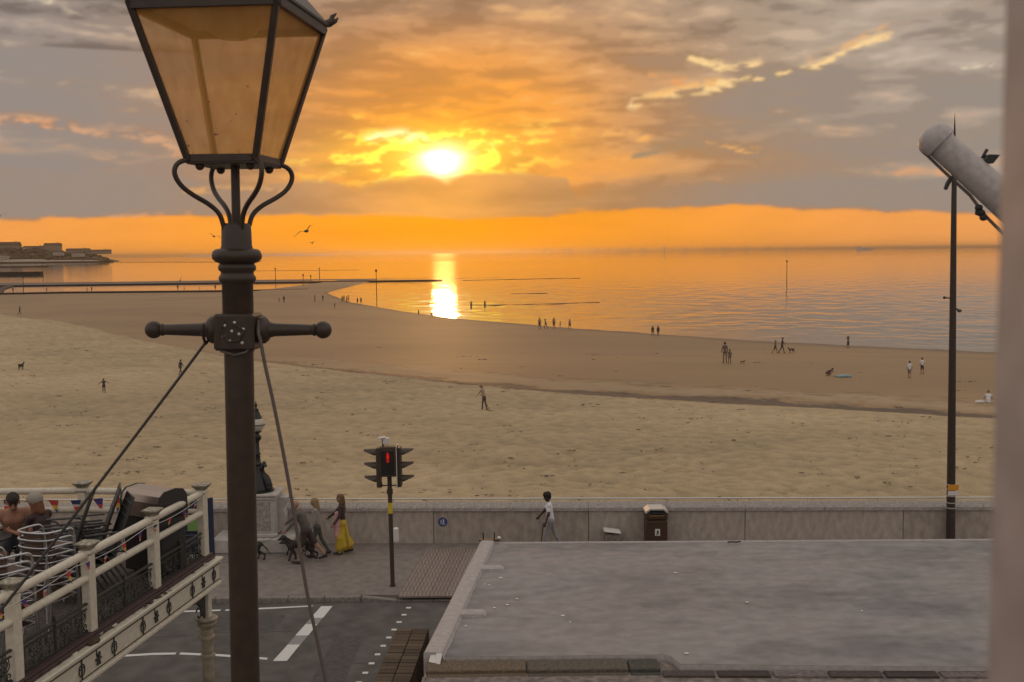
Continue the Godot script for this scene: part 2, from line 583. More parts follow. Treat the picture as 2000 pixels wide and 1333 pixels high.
func make_beach() -> void:
	var bump := FastNoiseLite.new()
	bump.seed = 77
	bump.frequency = 0.9
	bump.fractal_octaves = 3
	var mound := FastNoiseLite.new()
	mound.seed = 31
	mound.frequency = 0.11
	mound.fractal_octaves = 2
	var steps := FastNoiseLite.new()
	steps.noise_type = FastNoiseLite.TYPE_CELLULAR
	steps.seed = 9
	steps.frequency = 0.85
	var patch := FastNoiseLite.new()
	patch.seed = 101
	patch.frequency = 0.018
	patch.fractal_octaves = 4
	var rows := 400
	var cols := 500
	var v := PackedVector3Array()
	var n := PackedVector3Array()
	var c := PackedColorArray()
	v.resize(rows * cols)
	n.resize(rows * cols)
	c.resize(rows * cols)
	var dry := Vector3(0.49, 0.38, 0.23)
	var damp := Vector3(0.34, 0.215, 0.10)
	var wet := Vector3(0.085, 0.052, 0.03)
	for r in rows:
		var d := 1.0 / lerpf(1.0 / 31.9, 1.0 / 560.0, float(r) / (rows - 1))
		var far := clampf((d - 34.0) / 110.0, 0.0, 1.0)
		for k in cols:
			var x := d * lerpf(-0.66, 0.66, float(k) / (cols - 1))
			var y := maxf(sand_y(x, d), bar_y(x, d))
			var q := d - along(DRY_EDGE, x)
			var b := bump.get_noise_2d(x, d)
			var mo := mound.get_noise_2d(x, d * 1.7)
			var rough := 1.0 - smoothstep(-3.0, 3.0, q)
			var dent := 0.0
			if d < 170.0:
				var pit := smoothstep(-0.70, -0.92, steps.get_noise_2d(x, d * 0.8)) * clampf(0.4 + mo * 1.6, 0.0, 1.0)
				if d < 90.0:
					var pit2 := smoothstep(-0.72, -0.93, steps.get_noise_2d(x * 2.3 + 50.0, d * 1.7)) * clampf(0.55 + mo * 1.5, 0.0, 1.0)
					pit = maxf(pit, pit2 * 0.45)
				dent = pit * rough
				y += rough * (0.095 * b + 0.12 * mo - 0.20 * pit) + (1.0 - rough) * (0.010 * b + 0.025 * mo)
			# hummocks and dug holes seen on the dry sand
			for h in [[-37.5, 80.5, 3.0, 0.9, 0.20], [-45.0, 86.5, 2.4, 0.8, 0.13], [3.3, 41.2, 0.9, 0.5, 0.14], [-21.0, 74.0, 3.4, 0.8, 0.13], [-55.0, 133.0, 5.0, 1.2, 0.2], [-41.0, 103.0, 3.0, 0.8, 0.16], [-33.0, 98.0, 3.0, 0.8, 0.14]]:
				var ex: float = (x - h[0]) / h[2]
				var ez: float = (d - h[1]) / h[3]
				if absf(ex) < 2.5 and absf(ez) < 2.5:
					y += h[4] * exp(-ex * ex - ez * ez)
			v[r * cols + k] = Vector3(x, y, -d)
			var wv := smoothstep(-1.2, 1.2, q + 1.6 * mo)
			var col := dry.lerp(damp, wv)
			var width := clampf((x + 42.0) / 55.0, 0.05, 1.0)
			var wob := 1.3 * mo + 0.9 * b + 1.5 * patch.get_noise_2d(x * 3.0, d * 9.0)
			var chan := smoothstep(-0.5, 0.1, q + wob) * (1.0 - smoothstep(3.0 * width + 0.2, 3.7 * width + 0.4, q + wob))
			col = col.lerp(wet, chan * 0.9 * clampf(width * 1.3, 0.0, 1.0))
			var pale := smoothstep(4.0 * width, 5.5 * width, q + wob) * (1.0 - smoothstep(7.0, 10.0, q + 2.0 * wob)) * clampf(width, 0.0, 1.0)
			col = col.lerp(dry, pale * 0.5)
			# scuffed line of prints and weed beyond the channel
			var scuff := smoothstep(0.10, 0.45, bump.get_noise_2d(x * 0.35, d * 0.9)) * smoothstep(5.0, 8.0, q) * (1.0 - smoothstep(9.0, 13.0, q)) * clampf(width, 0.2, 1.0)
			col = col.lerp(wet * 1.9, scuff * 0.8)
			# long faint tide marks and wheel tracks
			var mark := smoothstep(0.30, 0.55, patch.get_noise_2d(x * 0.8 + 60.0, (d + 0.35 * x) * 5.0))
			col = col.lerp(wet * 2.6, mark * (0.35 if q > 0.0 else 0.16))
			var edge := along(WATER_EDGE, x) - d
			col = col.lerp(wet * 1.8, 0.75 * (1.0 - smoothstep(0.0, 9.0, edge)))
			if bar_y(x, d) > sand_y(x, d):
				col = Vector3(0.13, 0.10, 0.075)
			var p := patch.get_noise_2d(x, d * 1.6)
			col *= 1.0 + 0.22 * p + 0.26 * b * rough + 0.12 * mo * rough - 0.30 * dent  # footprint dents also darkened: their shade is put into the sand colour
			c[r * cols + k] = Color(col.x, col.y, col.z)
	for r in rows:
		for k in cols:
			var i := r * cols + k
			var du := v[r * cols + mini(k + 1, cols - 1)] - v[r * cols + maxi(k - 1, 0)]
			var dv := v[maxi(r - 1, 0) * cols + k] - v[mini(r + 1, rows - 1) * cols + k]
			n[i] = dv.cross(du).normalized()
	var dry_idx := PackedInt32Array()
	var wet_idx := PackedInt32Array()
	for r in rows - 1:
		for k in cols - 1:
			var i := r * cols + k
			var q := [i, i + cols, i + 1, i + 1, i + cols, i + cols + 1]
			if -v[i].z - along(DRY_EDGE, v[i].x) > 0.3:
				wet_idx.append_array(q)
			else:
				dry_idx.append_array(q)
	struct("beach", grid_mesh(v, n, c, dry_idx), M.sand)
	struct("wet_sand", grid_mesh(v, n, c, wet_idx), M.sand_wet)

func make_wrack() -> void:
	# scraps of weed and clods of dark sand on the dry beach
	var r := RandomNumberGenerator.new()
	r.seed = 808
	var b := MB.new()
	b.ball(Vector3.ZERO, Vector3(1, 1, 1), 7, 4)
	var mm := MultiMesh.new()
	mm.transform_format = MultiMesh.TRANSFORM_3D
	mm.use_colors = true
	mm.mesh = b.mesh()
	var spots := []
	while spots.size() < 1600:
		var d := 1.0 / r.randf_range(1.0 / 125.0, 1.0 / 34.0)
		var x := d * r.randf_range(-0.6, 0.6)
		if d > along(DRY_EDGE, x) - 1.0 and r.randf() > 0.3:
			continue
		var n := 1 + int(r.randf() * r.randf() * 7.0)
		for k in n:
			spots.append([x + r.randf_range(-0.5, 0.5) * n * 0.3, d + r.randf_range(-0.5, 0.5) * n * 0.12])
	mm.instance_count = spots.size()
	for i in spots.size():
		var x: float = spots[i][0]
		var d: float = spots[i][1]
		var s := r.randf_range(0.015, 0.055) * (0.6 + d / 90.0)
		mm.set_instance_transform(i, Transform3D(Basis(Vector3.UP, r.randf() * 6.0).scaled(Vector3(s * r.randf_range(1.0, 2.6), 0.010 + s * 0.25, s)), Vector3(x, sand_y(x, d) + 0.02, -d)))
		var k := r.randf_range(0.5, 1.0)
		mm.set_instance_color(i, Color(0.27 * k, 0.20 * k, 0.12 * k))
	var o := MultiMeshInstance3D.new()
	o.name = "beach_wrack"
	o.multimesh = mm
	o.material_override = M.body
	o.set_meta("kind", "stuff")
	tag(o, "dark scraps of weed and clods scattered over the dry sand", "beach debris")
	add_child(o)

func grid_mesh(v: PackedVector3Array, n: PackedVector3Array, c: PackedColorArray, idx: PackedInt32Array) -> ArrayMesh:
	var a := []
	a.resize(Mesh.ARRAY_MAX)
	a[Mesh.ARRAY_VERTEX] = v
	a[Mesh.ARRAY_NORMAL] = n
	if c.size():
		a[Mesh.ARRAY_COLOR] = c
	# front faces run clockwise seen from above
	var A := v[idx[0]]
	if (v[idx[1]] - A).cross(v[idx[2]] - A).y > 0.0:
		for i in range(0, idx.size(), 3):
			var s := idx[i + 1]
			idx[i + 1] = idx[i + 2]
			idx[i + 2] = s
	a[Mesh.ARRAY_INDEX] = idx
	var m := ArrayMesh.new()
	m.add_surface_from_arrays(Mesh.PRIMITIVE_TRIANGLES, a)
	return m

func make_sea() -> void:
	var ripple := FastNoiseLite.new()
	ripple.seed = 55
	ripple.frequency = 0.16
	ripple.fractal_octaves = 4
	var swell := FastNoiseLite.new()
	swell.seed = 56
	swell.frequency = 0.03
	swell.fractal_octaves = 3
	var rows := 380
	var cols := 420
	var v := PackedVector3Array()
	var n := PackedVector3Array()
	v.resize(rows * cols)
	n.resize(rows * cols)
	for r in rows:
		var d := 1.0 / lerpf(1.0 / 68.0, 1.0 / 1500.0, float(r) / (rows - 1))
		var calm := 1.0 / (1.0 + pow(d / 420.0, 2.0))
		for k in cols:
			var x := d * lerpf(-0.7, 0.7, float(k) / (cols - 1))
			var edge := d - along(WATER_EDGE, x)
			var open := clampf((edge + 2.0) / 30.0, 0.12, 1.0)
			# crests run slantwise, nearly along the shore on the right
			var u := d + 0.34 * x + 9.0 * swell.get_noise_2d(x, d)
			var vv := x - 0.34 * d
			var s := 0.6 * sin(u * 0.78 + 2.0 * swell.get_noise_2d(x * 0.6, d)) * (0.55 + 0.9 * swell.get_noise_2d(vv * 0.5, u * 1.2))
			var y := 0.075 * s + 0.16 * ripple.get_noise_2d(vv * 0.75, u * 0.45) + 0.03 * swell.get_noise_2d(vv * 1.6, u * 5.0)
			if x < -79.0 and d < 480.0:
				y *= 0.08
			v[r * cols + k] = Vector3(x, SEA_Y + y * calm * open + (0.02 if r > rows - 3 else 0.0), -d)
	for r in rows:
		for k in cols:
			var du := v[r * cols + mini(k + 1, cols - 1)] - v[r * cols + maxi(k - 1, 0)]
			var dv := v[maxi(r - 1, 0) * cols + k] - v[mini(r + 1, rows - 1) * cols + k]
			n[r * cols + k] = dv.cross(du).normalized()
	var idx := PackedInt32Array()
	idx.resize((rows - 1) * (cols - 1) * 6)
	var o := 0
	for r in rows - 1:
		for k in cols - 1:
			var i := r * cols + k
			idx[o] = i; idx[o + 1] = i + cols; idx[o + 2] = i + 1
			idx[o + 3] = i + 1; idx[o + 4] = i + cols; idx[o + 5] = i + cols + 1
			o += 6
	struct("sea", grid_mesh(v, n, PackedColorArray(), idx), M.water)
	var b := MB.new()
	var f := 1490.0
	b.sheet(Vector3(-40000, SEA_Y - 0.05, -f), Vector3(40000, SEA_Y - 0.05, -f), Vector3(40000, SEA_Y - 0.05, -42000), Vector3(-40000, SEA_Y - 0.05, -42000))
	struct("open_sea", b, M.far_water)
	b = MB.new()
	b.sheet(Vector3(-900, SEA_Y - 2.2, -25), Vector3(900, SEA_Y - 2.2, -25), Vector3(900, SEA_Y - 2.2, -1600), Vector3(-900, SEA_Y - 2.2, -1600))
	struct("sea_bed", b, M.damp_sand)

func strip(pts: Array, y: float, called: String, m: Material) -> void:
	var b := MB.new()
	for i in range(0, pts.size() - 2, 2):
		b.sheet(Vector3(pts[i].x, y, pts[i].y), Vector3(pts[i + 1].x, y, pts[i + 1].y), Vector3(pts[i + 3].x, y, pts[i + 3].y), Vector3(pts[i + 2].x, y, pts[i + 2].y))
	struct(called, b, m)

func make_streets() -> void:
	var b := MB.new()
	b.sheet(Vector3(-70, 0, -4), Vector3(70, 0, -4), Vector3(70, 0, -26.6), Vector3(-70, 0, -26.6))
	struct("road", b, M.asphalt)
	b = MB.new()
	b.box(Vector3(0, -1.4, -29.4), Vector3(140, 3.04, 5.8))
	struct("promenade", b, M.paving)
	# kerb stones, dropped in front of the crossing
	var edge := thing("kerb", "pale concrete kerb stones along the sea side of the road", "kerb", Vector3(0, 0, -26.4))
	var stone := MB.new()
	stone.box(Vector3.ZERO, Vector3(0.905, 0.24, 0.15), 0.02)
	var sm := stone.mesh()
	for i in 34:
		var x := -15.3 + 0.915 * i
		var y := 0.012 if x < -3.3 else (-0.085 if x < 1.9 else 0.012)
		var t := Transform3D(Basis(), Vector3(x, y, 0))
		if x > -4.2 and x < -3.3:
			t.basis = Basis(Vector3(0, 0, 1), -0.105)
			t.origin.y = -0.035
		put("kerb_stone", sm, M.kerb, edge, t)
	# the pavement falls to the dropped kerb: tactile crossing, corduroy ribs on paving slabs
	var cross := thing("tactile_crossing", "buff ribbed tactile paving leading up to the dropped kerb", "tactile paving", Vector3(0, 0, 0))
	var slab := MB.new()
	slab.col = Color(0.72, 0.70, 0.70)  # grooves darker, ribs lighter: shade and dirt between ribs put into the colour
	slab.box(Vector3(0, -0.02, 0), Vector3(0.386, 0.05, 0.386), 0.006)
	slab.col = Color(1.12, 1.1, 1.1)
	for k in 4:
		slab.box(Vector3(-0.145 + 0.0966 * k, 0.007, 0), Vector3(0.04, 0.013, 0.386), 0.005)
	var dark := MB.new()
	dark.col = Color(0.66, 0.64, 0.64)  # same groove shading in the colour, on a slightly darker slab
	dark.box(Vector3(0, -0.02, 0), Vector3(0.386, 0.05, 0.386), 0.006)
	dark.col = Color(1.05, 1.03, 1.03)
	for k in 4:
		dark.box(Vector3(-0.145 + 0.0966 * k, 0.007, 0), Vector3(0.04, 0.013, 0.386), 0.005)
	var shapes := [slab.mesh(), dark.mesh()]
	var mats := [M.tactile, M.tactile_worn, M.tactile]
	for r in 11:
		for k in 5:
			var x := -2.72 + 0.39 * k - 0.0 * r
			var z := -26.28 - 0.39 * (r + 0.5)
			put("paving_slab", shapes[(r + k) % 2], mats[(r * 3 + k * 5) % 3], cross, Transform3D(Basis(), Vector3(x + 0.035 * r, 0.137, z)))
	# painted markings
	strip([Vector2(-8.55, -22.78), Vector2(-8.55, -22.90), Vector2(-7.95, -22.87), Vector2(-7.95, -22.99), Vector2(-7.45, -22.88), Vector2(-7.45, -23.00)], 0.004, "road_marking", M.paint)
	strip([Vector2(-7.36, -22.88), Vector2(-7.36, -23.00), Vector2(-6.5, -22.76), Vector2(-6.5, -22.88), Vector2(-5.36, -22.52), Vector2(-5.36, -22.63)], 0.004, "road_marking", M.paint)
	strip([Vector2(-12.6, -22.3), Vector2(-12.6, -22.42), Vector2(-9.1, -22.72), Vector2(-9.1, -22.84)], 0.004, "road_marking", M.paint)
	strip([Vector2(-7.5, -25.72), Vector2(-7.5, -25.83), Vector2(-7.24, -25.74), Vector2(-7.24, -25.85)], 0.004, "road_marking", M.paint)
	strip([Vector2(-7.12, -25.74), Vector2(-7.12, -25.85), Vector2(-6.0, -25.86), Vector2(-6.0, -25.97), Vector2(-5.02, -26.00), Vector2(-5.02, -26.08)], 0.004, "road_marking", M.paint)
	strip([Vector2(-12.0, -25.5), Vector2(-12.0, -25.6), Vector2(-7.7, -25.70), Vector2(-7.7, -25.81)], 0.004, "road_marking", M.paint)
	# the broad slanting line, worn through in two places
	var A := Vector2(-5.06, -22.44)
	var B := Vector2(-4.66, -26.02)
	for s in [[0.0, 0.27, 0], [0.27, 0.43, 1], [0.43, 0.64, 0], [0.64, 0.76, 1], [0.76, 1.0, 0]]:
		var p: Vector2 = A.lerp(B, s[0])
		var q: Vector2 = A.lerp(B, s[1])
		strip([p + Vector2(-0.15, 0), p + Vector2(0.15, 0), q + Vector2(-0.14, 0), q + Vector2(0.14, 0)], 0.004, "road_marking", M.paint_worn if s[2] else M.paint)
	for i in 12:
		var f := i / 8.0
		var p := Vector2(lerpf(-2.615, -3.13, f), lerpf(-25.83, -21.74, f))
		strip([p + Vector2(-0.06, 0.055), p + Vector2(0.06, 0.055), p + Vector2(-0.06, -0.055), p + Vector2(0.06, -0.055)], 0.004, "crossing_marking", M.paint)
	worn(mat("asphalt_patch", lin(0.095, 0.085, 0.08), 0.85), 0.5, 0.78, 66)
	strip([Vector2(-7.3, -24.35), Vector2(-7.25, -25.45), Vector2(-5.6, -24.3), Vector2(-5.55, -25.4)], 0.002, "asphalt_patch", M.asphalt_patch)
	strip([Vector2(-4.2, -21.0), Vector2(-4.1, -23.9), Vector2(-3.5, -21.0), Vector2(-3.45, -23.9)], 0.002, "asphalt_patch", M.asphalt_patch)
	# dark seams of repaired asphalt
	for s in [[[-7.4, -24.3], [-6.2, -24.15], [-5.0, -24.3], [-4.3, -24.6], [-3.9, -25.0]], [[-8.9, -23.9], [-7.4, -24.05]], [[-4.6, -22.9], [-4.45, -23.6], [-4.0, -24.1]], [[-3.9, -22.2], [-3.2, -22.25]]]:
		var pts := []
		for p in s:
			pts.append(Vector2(p[0], p[1]))
			pts.append(Vector2(p[0], p[1] - 0.045))
		strip(pts, 0.003, "asphalt_seam", M.tar)
	strip([Vector2(-70, -18.0), Vector2(70, -18.0), Vector2(-70, -4.0), Vector2(70, -4.0)], 0.10, "near_pavement", M.paving)
	strip([Vector2(-900, 900.0), Vector2(900, 900.0), Vector2(-900, -31.0), Vector2(900, -31.0)], -0.30, "ground", M.paving)

func make_materials() -> void:
	var s := mat("sand", Color.WHITE, 0.92)
	s.albedo_texture = noise_tex(0.035, Color(0.80, 0.78, 0.76), Color(1.0, 1.0, 1.0), 3, 1024, 5)
	s.uv1_triplanar = true
	s.uv1_world_triplanar = true
	s.uv1_scale = Vector3(0.21, 0.21, 0.31)
	s.heightmap_enabled = true
	s.heightmap_texture = s.albedo_texture
	s.heightmap_scale = 6.0
	var sw: StandardMaterial3D = s.duplicate()
	sw.resource_name = "sand_wet"
	sw.roughness = 0.64
	sw.heightmap_scale = 2.0
	M["sand_wet"] = sw
	mat("damp_sand", lin(0.25, 0.17, 0.1), 0.8)
	var w := mat("water", lin(0.035, 0.05, 0.05), 0.05)
	w.metallic_specular = 0.62
	w.normal_enabled = true
	w.normal_texture = noise_tex(0.016, Color.BLACK, Color.WHITE, 8, 1024, 5, true, 5.0)
	w.normal_scale = 0.08
	w.uv1_triplanar = true
	w.uv1_world_triplanar = true
	w.uv1_scale = Vector3(0.045, 0.045, 0.13)
	var fw := mat("far_water", lin(0.035, 0.05, 0.05), 0.04)
	fw.metallic_specular = 0.62
	fw.normal_enabled = true
	fw.normal_texture = w.normal_texture
	fw.normal_scale = 0.01
	fw.uv1_triplanar = true
	fw.uv1_world_triplanar = true
	fw.uv1_scale = Vector3(0.0022, 0.0022, 0.011)
	worn(mat("asphalt", lin(0.12, 0.107, 0.099), 0.85), 0.22, 0.74, 12, 0.0, 0.012)
	worn(mat("paving", lin(0.245, 0.21, 0.187), 0.85), 0.25, 0.80, 13, 0.0)
	worn(mat("kerb", lin(0.30, 0.27, 0.24), 0.85), 0.8, 0.7, 14)
	worn(mat("tactile", lin(0.33, 0.265, 0.23), 0.85), 0.8, 0.85, 15)
	worn(mat("tactile_worn", lin(0.30, 0.24, 0.21), 0.85), 0.9, 0.85, 16)
	worn(mat("paint", lin(0.78, 0.78, 0.76), 0.7), 2.2, 0.8, 17, 0.0, 0.03)
	worn(mat("paint_worn", lin(0.52, 0.51, 0.50), 0.8), 2.2, 0.45, 18, 0.0, 0.03)
	mat("tar", lin(0.055, 0.052, 0.05), 0.7)
	worn(mat("concrete", lin(0.47, 0.41, 0.36), 0.9), 0.4, 0.82, 19, 0.0, 0.02, Vector3(1, 0.5, 1))
	worn(mat("concrete_dark", lin(0.43, 0.37, 0.32), 0.9), 0.37, 0.80, 20, 0.0, 0.02, Vector3(1, 0.5, 1))
	worn(mat("coping", lin(0.43, 0.39, 0.36), 0.85), 0.7, 0.7, 21)
	worn(mat("pale_stone", lin(0.50, 0.47, 0.44), 0.8), 0.4, 0.86, 22)
	worn(mat("felt", lin(0.315, 0.288, 0.282), 0.9), 0.5, 0.86, 24, 0.0, 0.012, Vector3(0.9, 1, 1.2))
	worn(mat("felt_edge", lin(0.45, 0.41, 0.40), 0.88), 0.8, 0.86, 25, 0.0)
	worn(mat("cream_paint", lin(0.66, 0.61, 0.50), 0.5), 1.2, 0.88, 26, 0.0, 0.015)
	worn(mat("cream_dirty", lin(0.52, 0.47, 0.36), 0.6), 1.6, 0.5, 27, 0.3)
	worn(mat("iron_black", lin(0.018, 0.018, 0.017), 0.45), 2.0, 0.5, 28)
	worn(mat("post_paint", lin(0.055, 0.033, 0.021), 0.45), 1.2, 0.7, 29, 0.0)
	mat("chrome", lin(0.50, 0.51, 0.53), 0.30, 1.0)
	mat("dull_steel", lin(0.60, 0.57, 0.54), 0.5, 0.7)
	worn(mat("wall_render", lin(0.30, 0.25, 0.22), 0.9), 0.6, 0.6, 30)
	mat("black_plastic", lin(0.055, 0.038, 0.026), 0.45)
	mat("white_plastic", lin(0.62, 0.60, 0.58), 0.4)
	worn(mat("mast_paint", lin(0.055, 0.036, 0.027), 0.45), 0.8, 0.7, 33)
	worn(mat("bin_paint", lin(0.075, 0.038, 0.02), 0.45), 1.5, 0.7, 34)
	mat("lens_0", lin(0.10, 0.01, 0.008), 0.15)
	mat("lens_1", lin(0.12, 0.06, 0.005), 0.15)
	mat("lens_2", lin(0.01, 0.08, 0.04), 0.15)
	mat("rubber", lin(0.02, 0.02, 0.02), 0.6)
	mat("cable", lin(0.03, 0.025, 0.022), 0.6)
	mat("grey_cable", lin(0.10, 0.08, 0.07), 0.6)
	mat("body", Color.WHITE, 0.75)
	mat("gloss_black", lin(0.012, 0.012, 0.013), 0.12)
	var dg := mat("dirty_glass", Color(lin(1.0, 0.66, 0.22), 0.40), 0.5)
	dg.transparency = BaseMaterial3D.TRANSPARENCY_ALPHA
	dg.albedo_texture = noise_tex(0.012, Color(0.90, 0.84, 0.76, 1.0), Color(1, 1, 1, 0.75), 41)
	dg.uv1_triplanar = true
	dg.uv1_scale = Vector3(2.2, 1.3, 2.2)
	dg.backlight_enabled = true
	dg.backlight = Color(1.0, 0.95, 0.85)
	mat("speck", lin(0.05, 0.035, 0.02), 0.8)
	worn(mat("frame_paint", lin(0.52, 0.43, 0.40), 0.28), 3.0, 0.85, 42)
	worn(mat("tube_white", lin(0.52, 0.48, 0.47), 0.4), 4.0, 0.8, 43)
	worn(mat("coping_tan", lin(0.20, 0.145, 0.095), 0.85), 2.0, 0.6, 44, 0.3)
	worn(mat("coping_grey", lin(0.155, 0.125, 0.095), 0.85), 2.0, 0.6, 45, 0.3)
	worn(mat("coping_green", lin(0.09, 0.085, 0.07), 0.85), 2.0, 0.6, 46, 0.3)
	worn(mat("gutter", lin(0.06, 0.038, 0.032), 0.7), 1.5, 0.6, 47)
	worn(mat("board_mauve", lin(0.24, 0.195, 0.19), 0.8), 1.5, 0.6, 48)
	worn(mat("board_dark", lin(0.10, 0.075, 0.07), 0.8), 1.5, 0.6, 49)
	worn(mat("mortar", lin(0.15, 0.125, 0.095), 0.9), 2.0, 0.7, 50)
	worn(mat("brick", lin(0.145, 0.10, 0.065), 0.9), 4.0, 0.6, 51)
	worn(mat("brick_dark", lin(0.105, 0.072, 0.048), 0.9), 4.0, 0.6, 52)
	worn(mat("brick_pale", lin(0.185, 0.135, 0.088), 0.9), 4.0, 0.6, 53)
	worn(mat("deck", lin(0.12, 0.10, 0.09), 0.85), 1.0, 0.6, 54)
	worn(mat("maroon", lin(0.10, 0.055, 0.05), 0.75), 3.0, 0.45, 55, 0.6)
	worn(mat("rust", lin(0.10, 0.065, 0.035), 0.85), 3.0, 0.5, 56)
	worn(mat("cream_rust", lin(0.46, 0.39, 0.28), 0.6), 0.8, 0.65, 57, 0.0, 0.012)
	worn(mat("cast_dark", lin(0.055, 0.058, 0.05), 0.55), 3.0, 0.5, 58)
	mat("wicker", lin(0.085, 0.05, 0.032), 0.7)
	mat("sling", lin(0.045, 0.043, 0.045), 0.75)
	mat("frame_dark", lin(0.05, 0.047, 0.047), 0.55)
	mat("bbq_dark", lin(0.028, 0.026, 0.025), 0.5)
	mat("bbq_hood", lin(0.40, 0.33, 0.28), 0.33, 0.85)
	var gc := mat("glass_clear", Color(1, 1, 1, 0.15), 0.05)
	gc.transparency = BaseMaterial3D.TRANSPARENCY_ALPHA
	gc.vertex_color_use_as_albedo = false
	var fg := mat("flag", Color.WHITE, 0.8)
	fg.backlight_enabled = true
	fg.backlight = Color(0.5, 0.5, 0.5)
	mat("gull", lin(0.07, 0.06, 0.055), 0.8)
	worn(mat("groyne", lin(0.075, 0.055, 0.042), 0.8), 0.2, 0.6, 60)
	mat("land", Color.WHITE, 0.95)
	mat("house_pale", lin(0.42, 0.38, 0.34), 0.9)
	mat("house_dark", lin(0.27, 0.23, 0.19), 0.9)
	mat("house_roof", lin(0.09, 0.06, 0.045), 0.9)
	mat("turbine", lin(0.55, 0.52, 0.5), 0.7)
	mat("scrub", lin(0.055, 0.05, 0.03), 0.95)
# ---------------------------------------------------------------- promenade furniture
func make_seawall() -> void:
	var w := thing("sea_wall", "long grey concrete sea wall with pale coping and jointed panels between promenade and sand", "wall", Vector3(-1.58, 0, -31.24), -0.036)
	var mats := [M.concrete, M.concrete_dark]
	for i in 22:
		var x0 := -0.80 + 4.58 * (i - 10)
		var b := MB.new()
		b.box(Vector3(0, -0.15, -0.28), Vector3(4.565, 2.5, 0.56), 0.012)
		put("wall_panel", b, mats[(i * 7 + i / 3) % 2], w, Transform3D(Basis(), Vector3(x0 + 2.29, 0, 0)))
		for k in 2:
			b = MB.new()
			b.prism(PackedVector2Array([Vector2(-0.06, 1.10), Vector2(-0.045, 1.19), Vector2(0.02, 1.235), Vector2(0.54, 1.25), Vector2(0.61, 1.22), Vector2(0.61, 1.10)]), 2.282, Transform3D(Basis(Vector3(0, 0, -1), Vector3(0, 1, 0), Vector3(1, 0, 0)), Vector3(-1.141, 0, 0)))
			put("coping_slab", b, M.coping, w, Transform3D(Basis(), Vector3(x0 + 1.145 + 2.29 * k, 0, 0)))
	var r := thing("handrail", "slim galvanised handrail running along the top of the sea wall", "handrail", Vector3(-1.58, 0, -31.24), -0.036)
	var b := MB.new()
	b.tube([Vector3(-4.95, 1.12, -0.24), Vector3(-5.12, 1.22, -0.24), Vector3(-5.17, 1.36, -0.24), Vector3(-5.05, 1.405, -0.24), Vector3(40, 1.405, -0.24)], 0.026, 8)
	put("rail", b, M.dull_steel, r)
	b = MB.new()
	b.cyl(Vector3(-40, 1.405, -0.24), Vector3(-6.9, 1.405, -0.24), 0.026, 0.026, 8)
	put("rail", b, M.dull_steel, r)
	var st := MB.new()
	st.cyl(Vector3(0, 1.245, 0), Vector3(0, 1.385, 0), 0.014, 0.014, 6)
	st.box(Vector3(0, 1.25, 0), Vector3(0.07, 0.014, 0.07))
	var sm := st.mesh()
	for i in 30:
		var x := -26.5 + 2.04 * i
		if x > -6.9 and x < -5.0:
			continue
		put("stanchion", sm, M.dull_steel, r, Transform3D(Basis(), Vector3(x, 0, -0.24)))

